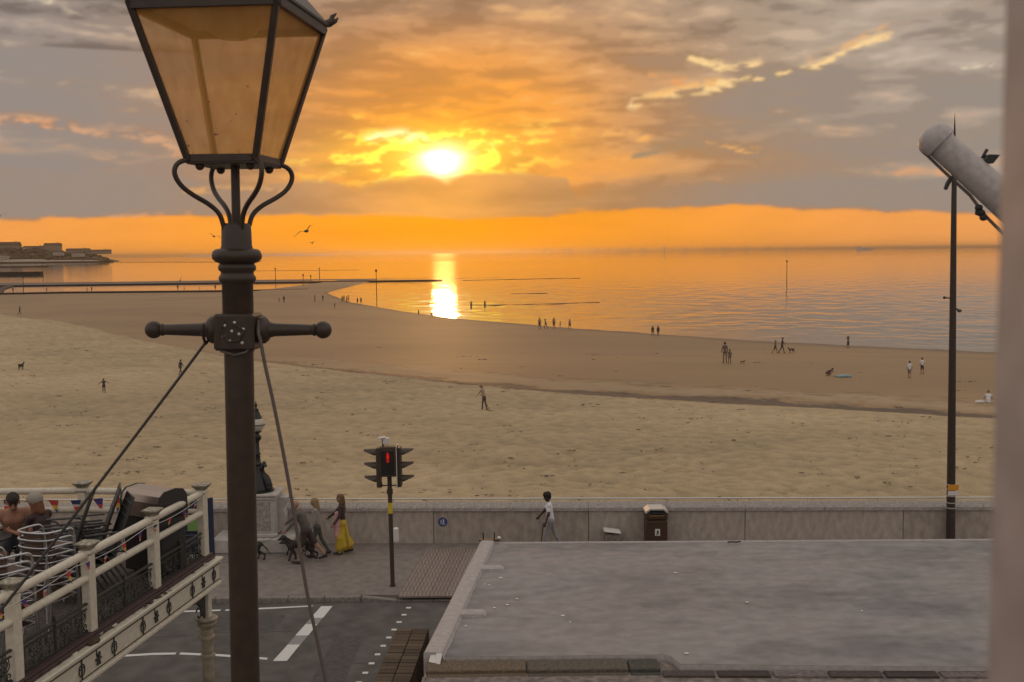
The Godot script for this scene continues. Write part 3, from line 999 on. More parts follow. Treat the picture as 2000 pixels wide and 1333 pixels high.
func make_pedestal_lamp() -> void:
	var z := -31.0
	var p := thing("lamp_pedestal", "pale stone pedestal on a wide step, carrying the ornate promenade lamp", "pedestal", Vector3(-7.42, 0.12, z))
	var b := MB.new()
	b.box(Vector3(-0.12, 0.21, 0.06), Vector3(2.36, 0.42, 1.15), 0.03)
	put("step", b, M.pale_stone, p)
	b = MB.new()
	b.box(Vector3(0, 1.02, 0), Vector3(1.02, 1.2, 0.86), 0.015)
	put("shaft", b, M.pale_stone, p)
	b = MB.new()
	b.box(Vector3(0, 0.47, 0), Vector3(1.16, 0.12, 0.98), 0.03)
	put("moulding", b, M.pale_stone, p)
	b = MB.new()
	b.box(Vector3(0, 1.56, 0), Vector3(1.12, 0.10, 0.94), 0.03)
	b.box(Vector3(0, 1.655, 0), Vector3(1.2, 0.09, 1.02), 0.03)
	put("moulding", b, M.pale_stone, p)
	b = MB.new()
	b.box(Vector3(0, 1.05, 0.435), Vector3(0.74, 0.84, 0.03), 0.012)
	put("panel", b, M.coping, p)
	b = MB.new()
	b.prism(PackedVector2Array([Vector2(0.5, 0.42), Vector2(0.72, 0.42), Vector2(0.72, 0.95), Vector2(0.66, 1.15), Vector2(0.74, 1.35), Vector2(0.82, 1.5), Vector2(0.5, 1.5)]), 0.5, Transform3D(Basis(), Vector3(0, 0, -0.45)))
	put("buttress", b, M.pale_stone, p)
	var l := thing("promenade_lamp", "ornate black cast iron lamp with a round globe on the stone pedestal", "street lamp", Vector3(-7.47, 1.82, z))
	b = MB.new()
	b.lathe([Vector2(0.46, 0), Vector2(0.46, 0.06), Vector2(0.40, 0.08), Vector2(0.36, 0.2), Vector2(0.28, 0.36), Vector2(0.20, 0.5), Vector2(0.15, 0.62), Vector2(0.11, 0.75), Vector2(0.13, 0.8), Vector2(0.09, 0.86), Vector2(0.075, 1.05), Vector2(0.10, 1.1), Vector2(0.07, 1.15), Vector2(0.06, 1.45), Vector2(0.12, 1.52), Vector2(0.14, 1.60), Vector2(0.08, 1.66), Vector2(0.07, 1.70), Vector2(0.15, 1.75), Vector2(0.13, 1.78)], Transform3D(), 20)
	put("column", b, M.iron_black, l)
	for k in 4:
		b = MB.new()
		var a := TAU * k / 4 + 0.5
		var u := Vector3(cos(a), 0, sin(a))
		b.tube([u * 0.36 + Vector3(0, 0.10, 0), u * 0.40 + Vector3(0, 0.2, 0), u * 0.33 + Vector3(0, 0.34, 0), u * 0.22 + Vector3(0, 0.46, 0), u * 0.16 + Vector3(0, 0.60, 0), u * 0.22 + Vector3(0, 0.74, 0), u * 0.30 + Vector3(0, 0.78, 0)], [0.10, 0.12, 0.11, 0.08, 0.055, 0.04, 0.06], 8)
		b.ball(u * 0.40 + Vector3(0, 0.13, 0), Vector3(0.12, 0.09, 0.12), 8, 6)
		for q in 5:
			b.ball(u * (0.44 - 0.05 * q) + Vector3(0, 0.24 + 0.075 * q, 0), Vector3(0.045, 0.03, 0.045), 6, 4)
		put("dolphin", b, M.iron_black, l)
	b = MB.new()
	b.ball(Vector3(0, 1.97, 0), Vector3(0.235, 0.235, 0.235), 24, 16)
	var g: StandardMaterial3D = mat("globe_glass", lin(0.62, 0.58, 0.52), 0.12)
	g.backlight_enabled = true
	g.backlight = Color(0.75, 0.7, 0.62)
	put("globe", b, g, l)
	b = MB.new()
	b.tube(_ring(0.242, 1.955, 28), 0.014, 6, false, true)
	put("globe_band", b, M.iron_black, l)
	b = MB.new()
	b.lathe([Vector2(0.165, 2.13), Vector2(0.18, 2.15), Vector2(0.15, 2.18), Vector2(0.11, 2.28), Vector2(0.075, 2.36), Vector2(0.08, 2.41), Vector2(0.03, 2.44)], Transform3D(), 16)
	put("crown", b, M.iron_black, l)
	b = MB.new()
	b.lathe([Vector2(0.02, 2.43), Vector2(0.03, 2.49), Vector2(0.045, 2.54), Vector2(0.02, 2.58), Vector2(0.012, 2.62), Vector2(0.0, 2.68)], Transform3D(), 10)
	put("finial", b, M.iron_black, l)

func _ring(r: float, y: float, seg: int) -> Array:
	var o := []
	for k in seg:
		o.append(Vector3(r * cos(TAU * k / seg), y, r * sin(TAU * k / seg)))
	return o

func visor() -> MB:
	# an open hood over one aspect, pointing along +x, cut back underneath
	var b := MB.new()
	var seg := 14
	for i in seg:
		var a0 := lerpf(-0.62, 0.62, float(i) / seg) * PI
		var a1 := lerpf(-0.62, 0.62, float(i + 1) / seg) * PI
		var c: Array[Vector3] = []
		for w in [[a0, 0.0], [a1, 0.0], [a1, 1.0], [a0, 1.0]]:
			var up := cos(w[0])
			var l := 0.05 + 0.27 * clampf((up + 0.42) / 1.1, 0.0, 1.0)
			c.append(Vector3(l * w[1], 0.118 * up * (1.0 - 0.06 * w[1]), 0.118 * sin(w[0])))
		var nn := Vector3(0, cos((a0 + a1) / 2), sin((a0 + a1) / 2))
		b.quad(c[0], c[1], c[2], c[3], nn)
		var inn: Array[Vector3] = []
		for p in c:
			inn.append(p - nn * 0.006)
		b.quad(inn[0], inn[1], inn[2], inn[3], -nn)
		b.quad(c[3], c[2], inn[2], inn[3], Vector3.RIGHT)
	return b

func make_traffic_light() -> void:
	var t := thing("traffic_light", "dark traffic light seen from behind with side hoods and a red pedestrian signal", "traffic light", Vector3(-3.155, 0.12, -27.2), 0.0)
	t.rotation.z = 0.010
	var b := MB.new()
	b.cyl(Vector3(0, 0, 0), Vector3(0, 2.95, 0), 0.057, 0.057, 14)
	b.cyl(Vector3(0, 2.42, 0), Vector3(0, 2.56, 0), 0.078, 0.078, 14)
	b.cyl(Vector3(0, 0, 0), Vector3(0, 0.05, 0), 0.075, 0.075, 14)
	put("pole", b, M.black_plastic, t)
	b = MB.new()
	b.box(Vector3(0.0, 3.29, 0.10), Vector3(0.44, 0.78, 0.16), 0.025)
	var box := put("pedestrian_signal", b, M.black_plastic, t)
	b = MB.new()
	b.box(Vector3(-0.02, 3.26, 0.182), Vector3(0.33, 0.62, 0.008), 0.003)
	put("faceplate", b, M.iron_black, box)
	# the red standing figure
	b = MB.new()
	var at := Vector3(-0.005, 3.42, 0.192)
	b.ball(at + Vector3(0, 0.085, 0), Vector3(0.024, 0.028, 0.008), 10, 6)
	b.box(at + Vector3(0, 0.01, 0), Vector3(0.062, 0.10, 0.01), 0.004)
	b.box(at + Vector3(0.014, -0.09, 0), Vector3(0.024, 0.11, 0.01), 0.004)
	b.box(at + Vector3(-0.014, -0.09, 0), Vector3(0.024, 0.11, 0.01), 0.004)
	var red: StandardMaterial3D = mat("red_signal_light", Color(0.5, 0.08, 0.05), 0.4)
	red.emission_enabled = true
	red.emission = Color(1.0, 0.09, 0.03)
	red.emission_energy_multiplier = 0.36
	put("red_light", b, red, box)
	var glow := OmniLight3D.new()
	glow.name = "red_signal_glow"
	glow.light_color = Color(1.0, 0.12, 0.06)
	glow.light_energy = 0.004
	glow.light_size = 0.05
	glow.omni_range = 40.0
	glow.omni_attenuation = 2.0
	glow.shadow_enabled = true
	box.add_child(glow)
	glow.position = at + Vector3(0, 0, 0.06)
	var hood := visor().mesh()
	for s in [-1.0, 1.0]:
		b = MB.new()
		b.box(Vector3(s * 0.265, 3.13, -0.02), Vector3(0.11, 1.02, 0.32), 0.02)
		var head := put("signal_head", b, M.black_plastic, t)
		for k in 3:
			var y := 3.49 - 0.345 * k
			put("visor", hood, M.black_plastic, head, Transform3D(Basis(Vector3.UP, 0.0 if s > 0 else PI), Vector3(s * 0.315, y, -0.02)))
			var lensb := MB.new()
			lensb.ball(Vector3(s * 0.318, y, -0.02), Vector3(0.018, 0.098, 0.098), 12, 8)
			put("lens", lensb, M["lens_%d" % k], head)
	b = MB.new()
	b.box(Vector3(0.218, 3.14, 0.0), Vector3(0.012, 1.08, 0.46), 0.004)
	put("backing_board", b, M.iron_black, t)
	b = MB.new()
	b.box(Vector3(0.219, 3.14, 0.236), Vector3(0.018, 1.08, 0.012), 0.003)
	b.box(Vector3(0.219, 3.686, 0.0), Vector3(0.018, 0.012, 0.46), 0.003)
	put("board_edge", b, M.white_plastic, t)
	b = MB.new()
	b.cyl(Vector3(-0.2, 3.66, -0.02), Vector3(0.2, 3.66, -0.02), 0.018, 0.018, 8)
	put("bracket", b, M.black_plastic, t)
	b = MB.new()
	b.box(Vector3(-0.205, 2.66, 0.0), Vector3(0.04, 0.10, 0.05), 0.01)
	b.box(Vector3(0.205, 2.66, 0.0), Vector3(0.04, 0.10, 0.05), 0.01)
	b.cyl(Vector3(-0.2, 2.645, 0), Vector3(0.2, 2.645, 0), 0.018, 0.018, 8)
	put("bracket", b, M.black_plastic, t)
	b = MB.new()
	b.box(Vector3(-0.17, 3.885, 0.0), Vector3(0.19, 0.045, 0.16), 0.012, Basis(Vector3(0, 0, 1), 0.13))
	b.box(Vector3(-0.06, 3.80, -0.02), Vector3(0.16, 0.17, 0.14), 0.015)
	put("detector", b, M.white_plastic, t)
	b = MB.new()
	b.cyl(Vector3(-0.14, 3.66, 0), Vector3(-0.14, 3.87, 0), 0.026, 0.026, 8)
	put("detector_stem", b, M.black_plastic, t)
	b = MB.new()
	b.cyl(Vector3(0, 1.92, 0), Vector3(0, 2.20, 0), 0.0595, 0.0595, 14)
	put("yellow_sleeve", b, mat("yellow_band", lin(0.62, 0.46, 0.03), 0.5), t)
	b = MB.new()
	b.box(Vector3(0.125, 1.35, 0.0), Vector3(0.13, 0.36, 0.15), 0.02)
	put("push_button_box", b, M.white_plastic, t)

func make_mast() -> void:
	var t := thing("lighting_mast", "tall dark tapering mast with a pointed tip beside the wall on the right", "mast", Vector3(12.60, 0.12, -30.43))
	t.rotation.z = 0.013
	var b := MB.new()
	b.cyl(Vector3(0, 0, 0), Vector3(0, 11.3, 0), 0.128, 0.066, 16)
	put("shaft", b, M.mast_paint, t)
	b = MB.new()
	b.cyl(Vector3(0, 11.3, 0), Vector3(0, 12.32, 0), 0.05, 0.004, 10)
	put("spike", b, M.mast_paint, t)
	b = MB.new()
	b.box(Vector3(0, 0.55, 0.115), Vector3(0.11, 0.75, 0.03), 0.01)
	put("access_door", b, M.mast_paint, t)
	b = MB.new()
	b.box(Vector3(0.01, 1.73, 0.135), Vector3(0.31, 0.17, 0.01), 0.003)
	put("yellow_notice", b, mat("notice_yellow", lin(0.62, 0.27, 0.02), 0.5), t)
	b = MB.new()
	b.box(Vector3(0.01, 1.565, 0.135), Vector3(0.31, 0.13, 0.01), 0.003)
	put("white_notice", b, M.white_plastic, t)
	b = MB.new()
	for y in [1.47, 1.66, 1.80, 1.27, 1.12]:
		b = MB.new()
		b.cyl(Vector3(0, y - 0.012, 0), Vector3(0, y + 0.012, 0), 0.129, 0.129, 16)
		put("strap", b, M.dull_steel, t)
	b = MB.new()
	b.cyl(Vector3(-0.06, 7.15, 0), Vector3(-0.24, 7.17, 0), 0.02, 0.02, 6)
	b.ball(Vector3(-0.24, 7.17, 0), Vector3(0.05, 0.04, 0.04), 8, 6)
	put("hook", b, M.mast_paint, t)
	b = MB.new()
	b.cyl(Vector3(0.06, 6.86, 0), Vector3(0.15, 6.82, 0), 0.03, 0.03, 6)
	b.ball(Vector3(0.19, 6.79, 0), Vector3(0.07, 0.05, 0.05), 8, 6)
	put("cable_loop", b, M.grey_cable, t)

func make_bin() -> void:
	var t := thing("litter_bin", "dark brown litter bin with a silver rimmed top standing against the sea wall", "litter bin", Vector3(4.11, 0.12, -30.62))
	var b := MB.new()
	b.box(Vector3(0, 0.42, 0), Vector3(0.62, 0.84, 0.52), 0.03)
	put("body", b, M.bin_paint, t)
	b = MB.new()
	b.box(Vector3(0, 0.965, 0), Vector3(0.64, 0.25, 0.54), 0.05)
	var hood := put("hood", b, M.bin_paint, t)
	b = MB.new()
	b.box(Vector3(0, 1.03, 0.262), Vector3(0.36, 0.075, 0.022), 0.01)
	put("slot", b, M.gloss_black, hood)
	b = MB.new()
	b.box(Vector3(0, 0.985, 0.274), Vector3(0.40, 0.014, 0.02), 0.004)
	put("slot_lip", b, mat("bin_lip", lin(0.35, 0.22, 0.1), 0.5), hood)
	b = MB.new()
	b.prism(PackedVector2Array([Vector2(-0.335, 1.06), Vector2(-0.325, 1.11), Vector2(-0.20, 1.19), Vector2(0.20, 1.19), Vector2(0.325, 1.11), Vector2(0.335, 1.06), Vector2(0.30, 1.06), Vector2(0.19, 1.15), Vector2(-0.19, 1.15), Vector2(-0.30, 1.06)]), 0.57, Transform3D(Basis(), Vector3(0, 0, -0.285)))
	put("rim", b, M.dull_steel, t)
	b = MB.new()
	b.prism(PackedVector2Array([Vector2(-0.30, 1.058), Vector2(-0.192, 1.148), Vector2(0.192, 1.148), Vector2(0.30, 1.058)]), 0.52, Transform3D(Basis(), Vector3(0, 0, -0.26)))
	put("lid", b, M.gloss_black, t)
	b = MB.new()
	b.box(Vector3(0.02, 0.50, 0.263), Vector3(0.145, 0.20, 0.006), 0.002)
	var lab := put("label", b, M.white_plastic, t)
	b = MB.new()
	b.ball(Vector3(0.03, 0.56, 0.268), Vector3(0.017, 0.017, 0.003), 8, 6)
	b.box(Vector3(0.025, 0.51, 0.267), Vector3(0.05, 0.065, 0.004), 0.001, Basis(Vector3(0, 0, 1), 0.15))
	b.box(Vector3(0.0, 0.445, 0.267), Vector3(0.022, 0.06, 0.004), 0.001, Basis(Vector3(0, 0, 1), -0.2))
	b.box(Vector3(0.035, 0.445, 0.267), Vector3(0.022, 0.06, 0.004), 0.001, Basis(Vector3(0, 0, 1), 0.25))
	put("printed_figure", b, M.gloss_black, lab)

func make_small_street() -> void:
	# cabinet with a sloping lid
	var t := thing("cabinet", "small grey cabinet with a sloping white lid in front of the sea wall", "cabinet", Vector3(2.84, 0.12, -30.72))
	var b := MB.new()
	b.box(Vector3(0, 0.20, 0), Vector3(0.42, 0.40, 0.34), 0.015)
	put("case", b, M.wall_render, t)
	b = MB.new()
	b.box(Vector3(0.01, 0.475, 0.01), Vector3(0.49, 0.05, 0.42), 0.015, Basis(Vector3(0, 0, 1), -0.13))
	put("lid", b, M.white_plastic, t)
	# round blue footpath sign
	t = thing("footpath_sign", "round blue sign with white walking figures fixed to the sea wall", "sign", Vector3(-2.11, 0.77, -31.252), -0.036)
	b = MB.new()
	b.lathe([Vector2(0.0, 0.0), Vector2(0.135, 0.0), Vector2(0.14, 0.006), Vector2(0.135, 0.012), Vector2(0.0, 0.012)], Transform3D(Basis(Vector3.RIGHT, PI / 2), Vector3.ZERO), 28)
	put("plate", b, mat("sign_blue", lin(0.045, 0.07, 0.20), 0.4), t)
	b = MB.new()
	for f in [[0.025, 1.0], [-0.045, 0.68]]:
		var x: float = f[0]
		var s: float = f[1]
		b.ball(Vector3(x, 0.075 * s, 0.015), Vector3(0.014, 0.014, 0.003) * s, 8, 6)
		b.box(Vector3(x, 0.025 * s, 0.015), Vector3(0.035, 0.07, 0.004) * s, 0.001)
		b.box(Vector3(x + 0.016 * s, -0.045 * s, 0.015), Vector3(0.015, 0.085, 0.004) * s, 0.001, Basis(Vector3(0, 0, 1), 0.28))
		b.box(Vector3(x - 0.016 * s, -0.045 * s, 0.015), Vector3(0.015, 0.085, 0.004) * s, 0.001, Basis(Vector3(0, 0, 1), -0.28))
	put("walking_figures", b, M.white_plastic, t)
	# information board beyond the balcony corner
	t = thing("information_board", "dark blue information board with a green picture beyond the balcony corner", "notice board", Vector3(-9.05, 0.12, -30.3), 0.15)
	b = MB.new()
	b.box(Vector3(0, 0.85, 0), Vector3(0.8, 1.6, 0.05), 0.01)
	put("panel", b, mat("board_blue", lin(0.015, 0.025, 0.06), 0.5), t)
	b = MB.new()
	b.box(Vector3(-0.13, 1.0, 0.028), Vector3(0.36, 0.55, 0.006), 0.002)
	put("picture", b, mat("board_green", lin(0.14, 0.27, 0.07), 0.5), t)
	b = MB.new()
	b.box(Vector3(-0.13, 1.12, 0.033), Vector3(0.3, 0.10, 0.004), 0.001)
	put("picture_band", b, M.white_plastic, t)
	b = MB.new()
	b.box(Vector3(0.37, 0.83, 0), Vector3(0.1, 1.66, 0.1), 0.01)
	put("post", b, M.board_blue, t)
	b = MB.new()
	b.box(Vector3(-0.37, 0.83, 0), Vector3(0.07, 1.66, 0.1), 0.01)
	put("post", b, M.board_blue, t)
# ---------------------------------------------------------------- lantern, window edge, roof, balcony
func make_lantern() -> void:
	var t := thing("street_lantern", "large four sided street lantern with dirty amber panes on a dark iron post", "street lamp", Vector3(-1.068, 0.0, -3.8))
	t.rotation.z = -0.0117
	var K := -0.13
	var b := MB.new()
	b.lathe([Vector2(0.075, 0.1), Vector2(0.075, 1.2), Vector2(0.055, 1.3), Vector2(0.0515, 5.0), Vector2(0.0510, 8.37)], Transform3D(), 28)
	put("post", b, M.post_paint, t)
	b = MB.new()
	b.lathe([Vector2(0.0, 8.36), Vector2(0.054, 8.36), Vector2(0.054, 8.60), Vector2(0.060, 8.606), Vector2(0.0645, 8.614), Vector2(0.0645, 8.624), Vector2(0.057, 8.633), Vector2(0.057, 8.642), Vector2(0.0655, 8.650), Vector2(0.0655, 8.662), Vector2(0.060, 8.671), Vector2(0.074, 8.677), Vector2(0.084, 8.686), Vector2(0.087, 8.698), Vector2(0.084, 8.712), Vector2(0.074, 8.721), Vector2(0.056, 8.724), Vector2(0.053, 8.735), Vector2(0.0515, 8.800), Vector2(0.044, 8.812), Vector2(0.0, 8.814)], Transform3D(), 32, 50.0)
	put("collar", b, M.post_paint, t)
	b = MB.new()
	b.cyl(Vector3(0, 8.80, 0), Vector3(0, 9.02, 0), 0.0155, 0.0155, 14)
	put("stem", b, M.post_paint, t)
	# ladder bar
	b = MB.new()
	b.box(Vector3(0, 8.432, 0), Vector3(0.142, 0.128, 0.142), 0.008)
	var blk := put("ladder_block", b, M.post_paint, t)
	b = MB.new()
	for q in [[-0.03, 0.025], [0.005, 0.035], [0.02, -0.005], [-0.012, -0.03], [-0.034, -0.012], [0.035, 0.012], [0.03, -0.036], [-0.005, 0.005]]:
		b.ball(Vector3(q[0], 8.432 + q[1], 0.071), Vector3(0.006, 0.006, 0.004), 8, 5)
	put("bolt", b, M.dull_steel, blk)
	b = MB.new()
	b.tube([Vector3(-0.03, 8.47, 0.071), Vector3(-0.045, 8.44, 0.073), Vector3(-0.02, 8.40, 0.073), Vector3(0.02, 8.405, 0.073), Vector3(0.036, 8.44, 0.073), Vector3(0.01, 8.46, 0.073)], 0.005, 6)
	put("raised_scroll", b, M.post_paint, blk)
	for s in [-1.0, 1.0]:
		b = MB.new()
		var xf := Transform3D(Basis(Vector3(0, 0, 1), -PI / 2 * s), Vector3(0, 8.437, 0))
		b.lathe([Vector2(0.0, 0.068), Vector2(0.044, 0.070), Vector2(0.049, 0.082), Vector2(0.049, 0.094), Vector2(0.040, 0.106), Vector2(0.028, 0.112), Vector2(0.0235, 0.13), Vector2(0.0185, 0.262), Vector2(0.022, 0.266), Vector2(0.022, 0.272), Vector2(0.018, 0.276)], xf, 20, 40.0)
		b.ball(Vector3(0.300 * s, 8.437, 0), Vector3(0.031, 0.031, 0.031), 20, 14)
		put("ladder_bar", b, M.post_paint, t)
	# scrolled arms to the four corners
	var prof := [Vector2(0.044, 8.79), Vector2(0.050, 8.812), Vector2(0.058, 8.836), Vector2(0.074, 8.857), Vector2(0.105, 8.880), Vector2(0.150, 8.904), Vector2(0.188, 8.930), Vector2(0.210, 8.958), Vector2(0.217, 8.985), Vector2(0.207, 9.008), Vector2(0.184, 9.021), Vector2(0.155, 9.023), Vector2(0.138, 9.016)]
	for k in 4:
		var a := K + PI / 4 + PI / 2 * k
		var u := Vector3(sin(a), 0, cos(a))
		var pts := []
		for q in _smooth(prof, 3):
			pts.append(u * q.x + Vector3(0, q.y, 0))
		b = MB.new()
		b.tube(pts, 0.0088, 8)
		b.ball(u * 0.128 + Vector3(0, 9.006, 0), Vector3(0.0155, 0.0155, 0.0155), 14, 10)
		put("scroll_arm", b, M.post_paint, t)
	# lantern cage: inverted frustum
	var head := Node3D.new()
	head.name = "lantern_head"
	t.add_child(head, true)
	head.rotation.y = K
	var y0 := 9.022
	var y1 := 9.532
	var s0 := 0.119
	var s1 := 0.252
	var cor := func(k: int, f: float) -> Vector3:
		var s := lerpf(s0, s1, f)
		return Vector3([-s, s, s, -s][k % 4], lerpf(y0, y1, f), [s, s, -s, -s][k % 4])
	for k in 4:
		b = MB.new()
		var p: Vector3 = cor.call(k, 0.0)
		var q: Vector3 = cor.call(k, 1.0)
		var d := (q - p).normalized()
		var yaw := Basis(Vector3.UP, PI / 4)
		var x := (yaw * Vector3.RIGHT)
		x = (x - d * x.dot(d)).normalized()
		b.box((p + q) / 2, Vector3(0.022, (q - p).length(), 0.022), 0.003, Basis(x, d, x.cross(d)) * Basis(Vector3.UP, PI / 4))
		put("corner_bar", b, M.post_paint, head)
	for f in [0.0, 1.0]:
		for k in 4:
			b = MB.new()
			var p: Vector3 = cor.call(k, f)
			var q: Vector3 = cor.call(k + 1, f)
			var d := (q - p).normalized()
			b.box((p + q) / 2 + Vector3(0, 0.008 if f < 0.5 else -0.014, 0), Vector3((q - p).length() - 0.02, 0.026 if f < 0.5 else 0.034, 0.018), 0.002, Basis(d, Vector3.UP, d.cross(Vector3.UP)))
			put("cross_bar", b, M.post_paint, head)
	b = MB.new()
	b.box(Vector3(0, y0 - 0.006, 0), Vector3(0.25, 0.012, 0.25), 0.003)
	put("floor_plate", b, M.post_paint, head)
	for k in 4:
		b = MB.new()
		var p0: Vector3 = cor.call(k, 0.03)
		var p1: Vector3 = cor.call(k + 1, 0.03)
		var p2: Vector3 = cor.call(k + 1, 0.95)
		var p3: Vector3 = cor.call(k, 0.95)
		var nn := (p1 - p0).cross(p3 - p0).normalized()
		if nn.dot(p0 + p1 - Vector3(0, 2 * p0.y, 0)) < 0:
			nn = -nn
		var inn := nn * 0.003
		b.quad(p0, p1, p2, p3, nn)
		b.quad(p0 - inn, p1 - inn, p2 - inn, p3 - inn, -nn)
		put("glass_pane", b, M.dirty_glass, head)
		# dried specks on the pane
		b = MB.new()
		var ex := (p1 - p0).normalized()
		var ey := nn.cross(ex)
		for i in 26:
			var u := rng.randf()
			var w := rng.randf() * rng.randf()
			var c := p0.lerp(p1, u).lerp(p3.lerp(p2, u), w) + nn * 0.0022
			var r := rng.randf_range(0.0010, 0.0028)
			b.ball(c, Vector3(r, r * rng.randf_range(0.7, 1.5), 0.0007), 6, 4, Basis(ex, ey, nn))
		put("dirt_specks", b, M.speck, head)
	# roof: brim, slopes, chimney and corner leaves; a shallow reflector inside
	b = MB.new()
	b.box(Vector3(0, y1 + 0.008, 0), Vector3(0.535, 0.014, 0.535), 0.003)
	put("brim", b, M.post_paint, head)
	for k in 4:
		b = MB.new()
		var e: Array[Vector3] = []
		for q in [[0.262, 0.016, 0], [0.262, 0.016, 1], [0.09, 0.23, 1], [0.09, 0.23, 0]]:
			var i: int = (k + q[2]) % 4
			e.append(Vector3([-1, 1, 1, -1][i] * q[0], y1 + q[1], [1, 1, -1, -1][i] * q[0]))
		var nn := (e[1] - e[0]).cross(e[3] - e[0]).normalized()
		nn = nn if nn.y > 0 else -nn
		b.quad(e[0], e[1], e[2], e[3], nn)
		var dn := nn * 0.004
		b.quad(e[0] - dn, e[1] - dn, e[2] - dn, e[3] - dn, -nn)
		put("roof_slope", b, M.post_paint, head)
	b = MB.new()
	b.lathe([Vector2(0.10, y1 + 0.22), Vector2(0.10, y1 + 0.30), Vector2(0.13, y1 + 0.31), Vector2(0.08, y1 + 0.38), Vector2(0.03, y1 + 0.41), Vector2(0.035, y1 + 0.45), Vector2(0.0, y1 + 0.50)], Transform3D(), 20)
	put("chimney", b, M.post_paint, head)
	for k in 4:
		b = MB.new()
		var o := Vector3([-1, 1, 1, -1][k] * 0.266, y1 + 0.012, [1, 1, -1, -1][k] * 0.266)
		var u := Vector3(o.x, 0, o.z).normalized()
		b.tube([o - u * 0.02, o + u * 0.008 + Vector3(0, 0.012, 0), o + u * 0.012 + Vector3(0, 0.03, 0), o + u * 0.030 + Vector3(0, 0.045, 0)], [0.012, 0.014, 0.009, 0.002], 8)
		b.tube([o, o + u * 0.025 + Vector3(0, 0.016, 0), o + u * 0.036 + Vector3(0, 0.030, 0)], [0.010, 0.008, 0.002], 8)
		put("corner_leaf", b, M.post_paint, head)
	b = MB.new()
	b.lathe([Vector2(0.0, y1 - 0.085), Vector2(0.05, y1 - 0.082), Vector2(0.085, y1 - 0.06), Vector2(0.095, y1 - 0.03), Vector2(0.10, y1 - 0.001)], Transform3D(), 24, 60.0)
	put("lamp_dome", b, mat("dome", lin(0.22, 0.18, 0.14), 0.5), head)
	b = MB.new()
	b.box(Vector3(0, y1 - 0.004, 0), Vector3(0.46, 0.008, 0.46))
	put("ceiling_plate", b, mat("lamp_ceiling", lin(0.30, 0.24, 0.18), 0.6), head)
	# stays tied to the ladder bar
	b = MB.new()
	b.tube(_hang(Vector3(-1.078, 8.395, -3.77), Vector3(-1.93, 7.18, -3.15), 0.012, 14), 0.0052, 8)
	b.tube([Vector3(-1.078, 8.46, -3.752), Vector3(-1.083, 8.43, -3.748), Vector3(-1.079, 8.39, -3.77), Vector3(-1.07, 8.42, -3.85), Vector3(-1.075, 8.47, -3.83)], 0.0055, 8)
	whole("stay_cable", b, M.cable, "taut dark stay cable running down left from the lamp post ladder bar", "cable")
	b = MB.new()
	var path := []
	for q in [[0.096, 8.47, 0.03], [0.10, 8.43, 0.055], [0.108, 8.40, 0.06], [0.124, 8.315, 0.07], [0.155, 8.17, 0.085], [0.193, 7.96, 0.10], [0.226, 7.76, 0.12], [0.262, 7.53, 0.14], [0.31, 7.29, 0.16], [0.375, 6.95, 0.18], [0.47, 6.5, 0.2]]:
		path.append(Vector3(-0.986 + q[0], q[1], -3.8 + q[2]))
	b.tube(_smooth3(path, 4), 0.0062, 8)
	b.tube([Vector3(-0.90, 8.39, -3.74), Vector3(-0.93, 8.362, -3.735), Vector3(-0.97, 8.352, -3.74), Vector3(-1.02, 8.368, -3.74)], 0.005, 6)
	whole("slack_cable", b, M.grey_cable, "slack grey cable hanging down right from the lamp post ladder bar", "cable")

func _smooth(p: Array, n: int) -> Array:
	var o := []
	for i in p.size() - 1:
		var a: Vector2 = p[maxi(i - 1, 0)]
		var d: Vector2 = p[mini(i + 2, p.size() - 1)]
		for k in n:
			o.append(p[i].cubic_interpolate(p[i + 1], a, d, float(k) / n))
	o.append(p[-1])
	return o

func _smooth3(p: Array, n: int) -> Array:
	var o := []
	for i in p.size() - 1:
		var a: Vector3 = p[maxi(i - 1, 0)]
		var d: Vector3 = p[mini(i + 2, p.size() - 1)]
		for k in n:
			o.append(p[i].cubic_interpolate(p[i + 1], a, d, float(k) / n))
	o.append(p[-1])
	return o

func _hang(a: Vector3, b: Vector3, sag: float, n: int) -> Array:
	var o := []
	for i in n + 1:
		var f := float(i) / n
		o.append(a.lerp(b, f) - Vector3(0, sag * 4.0 * f * (1.0 - f), 0))
	return o

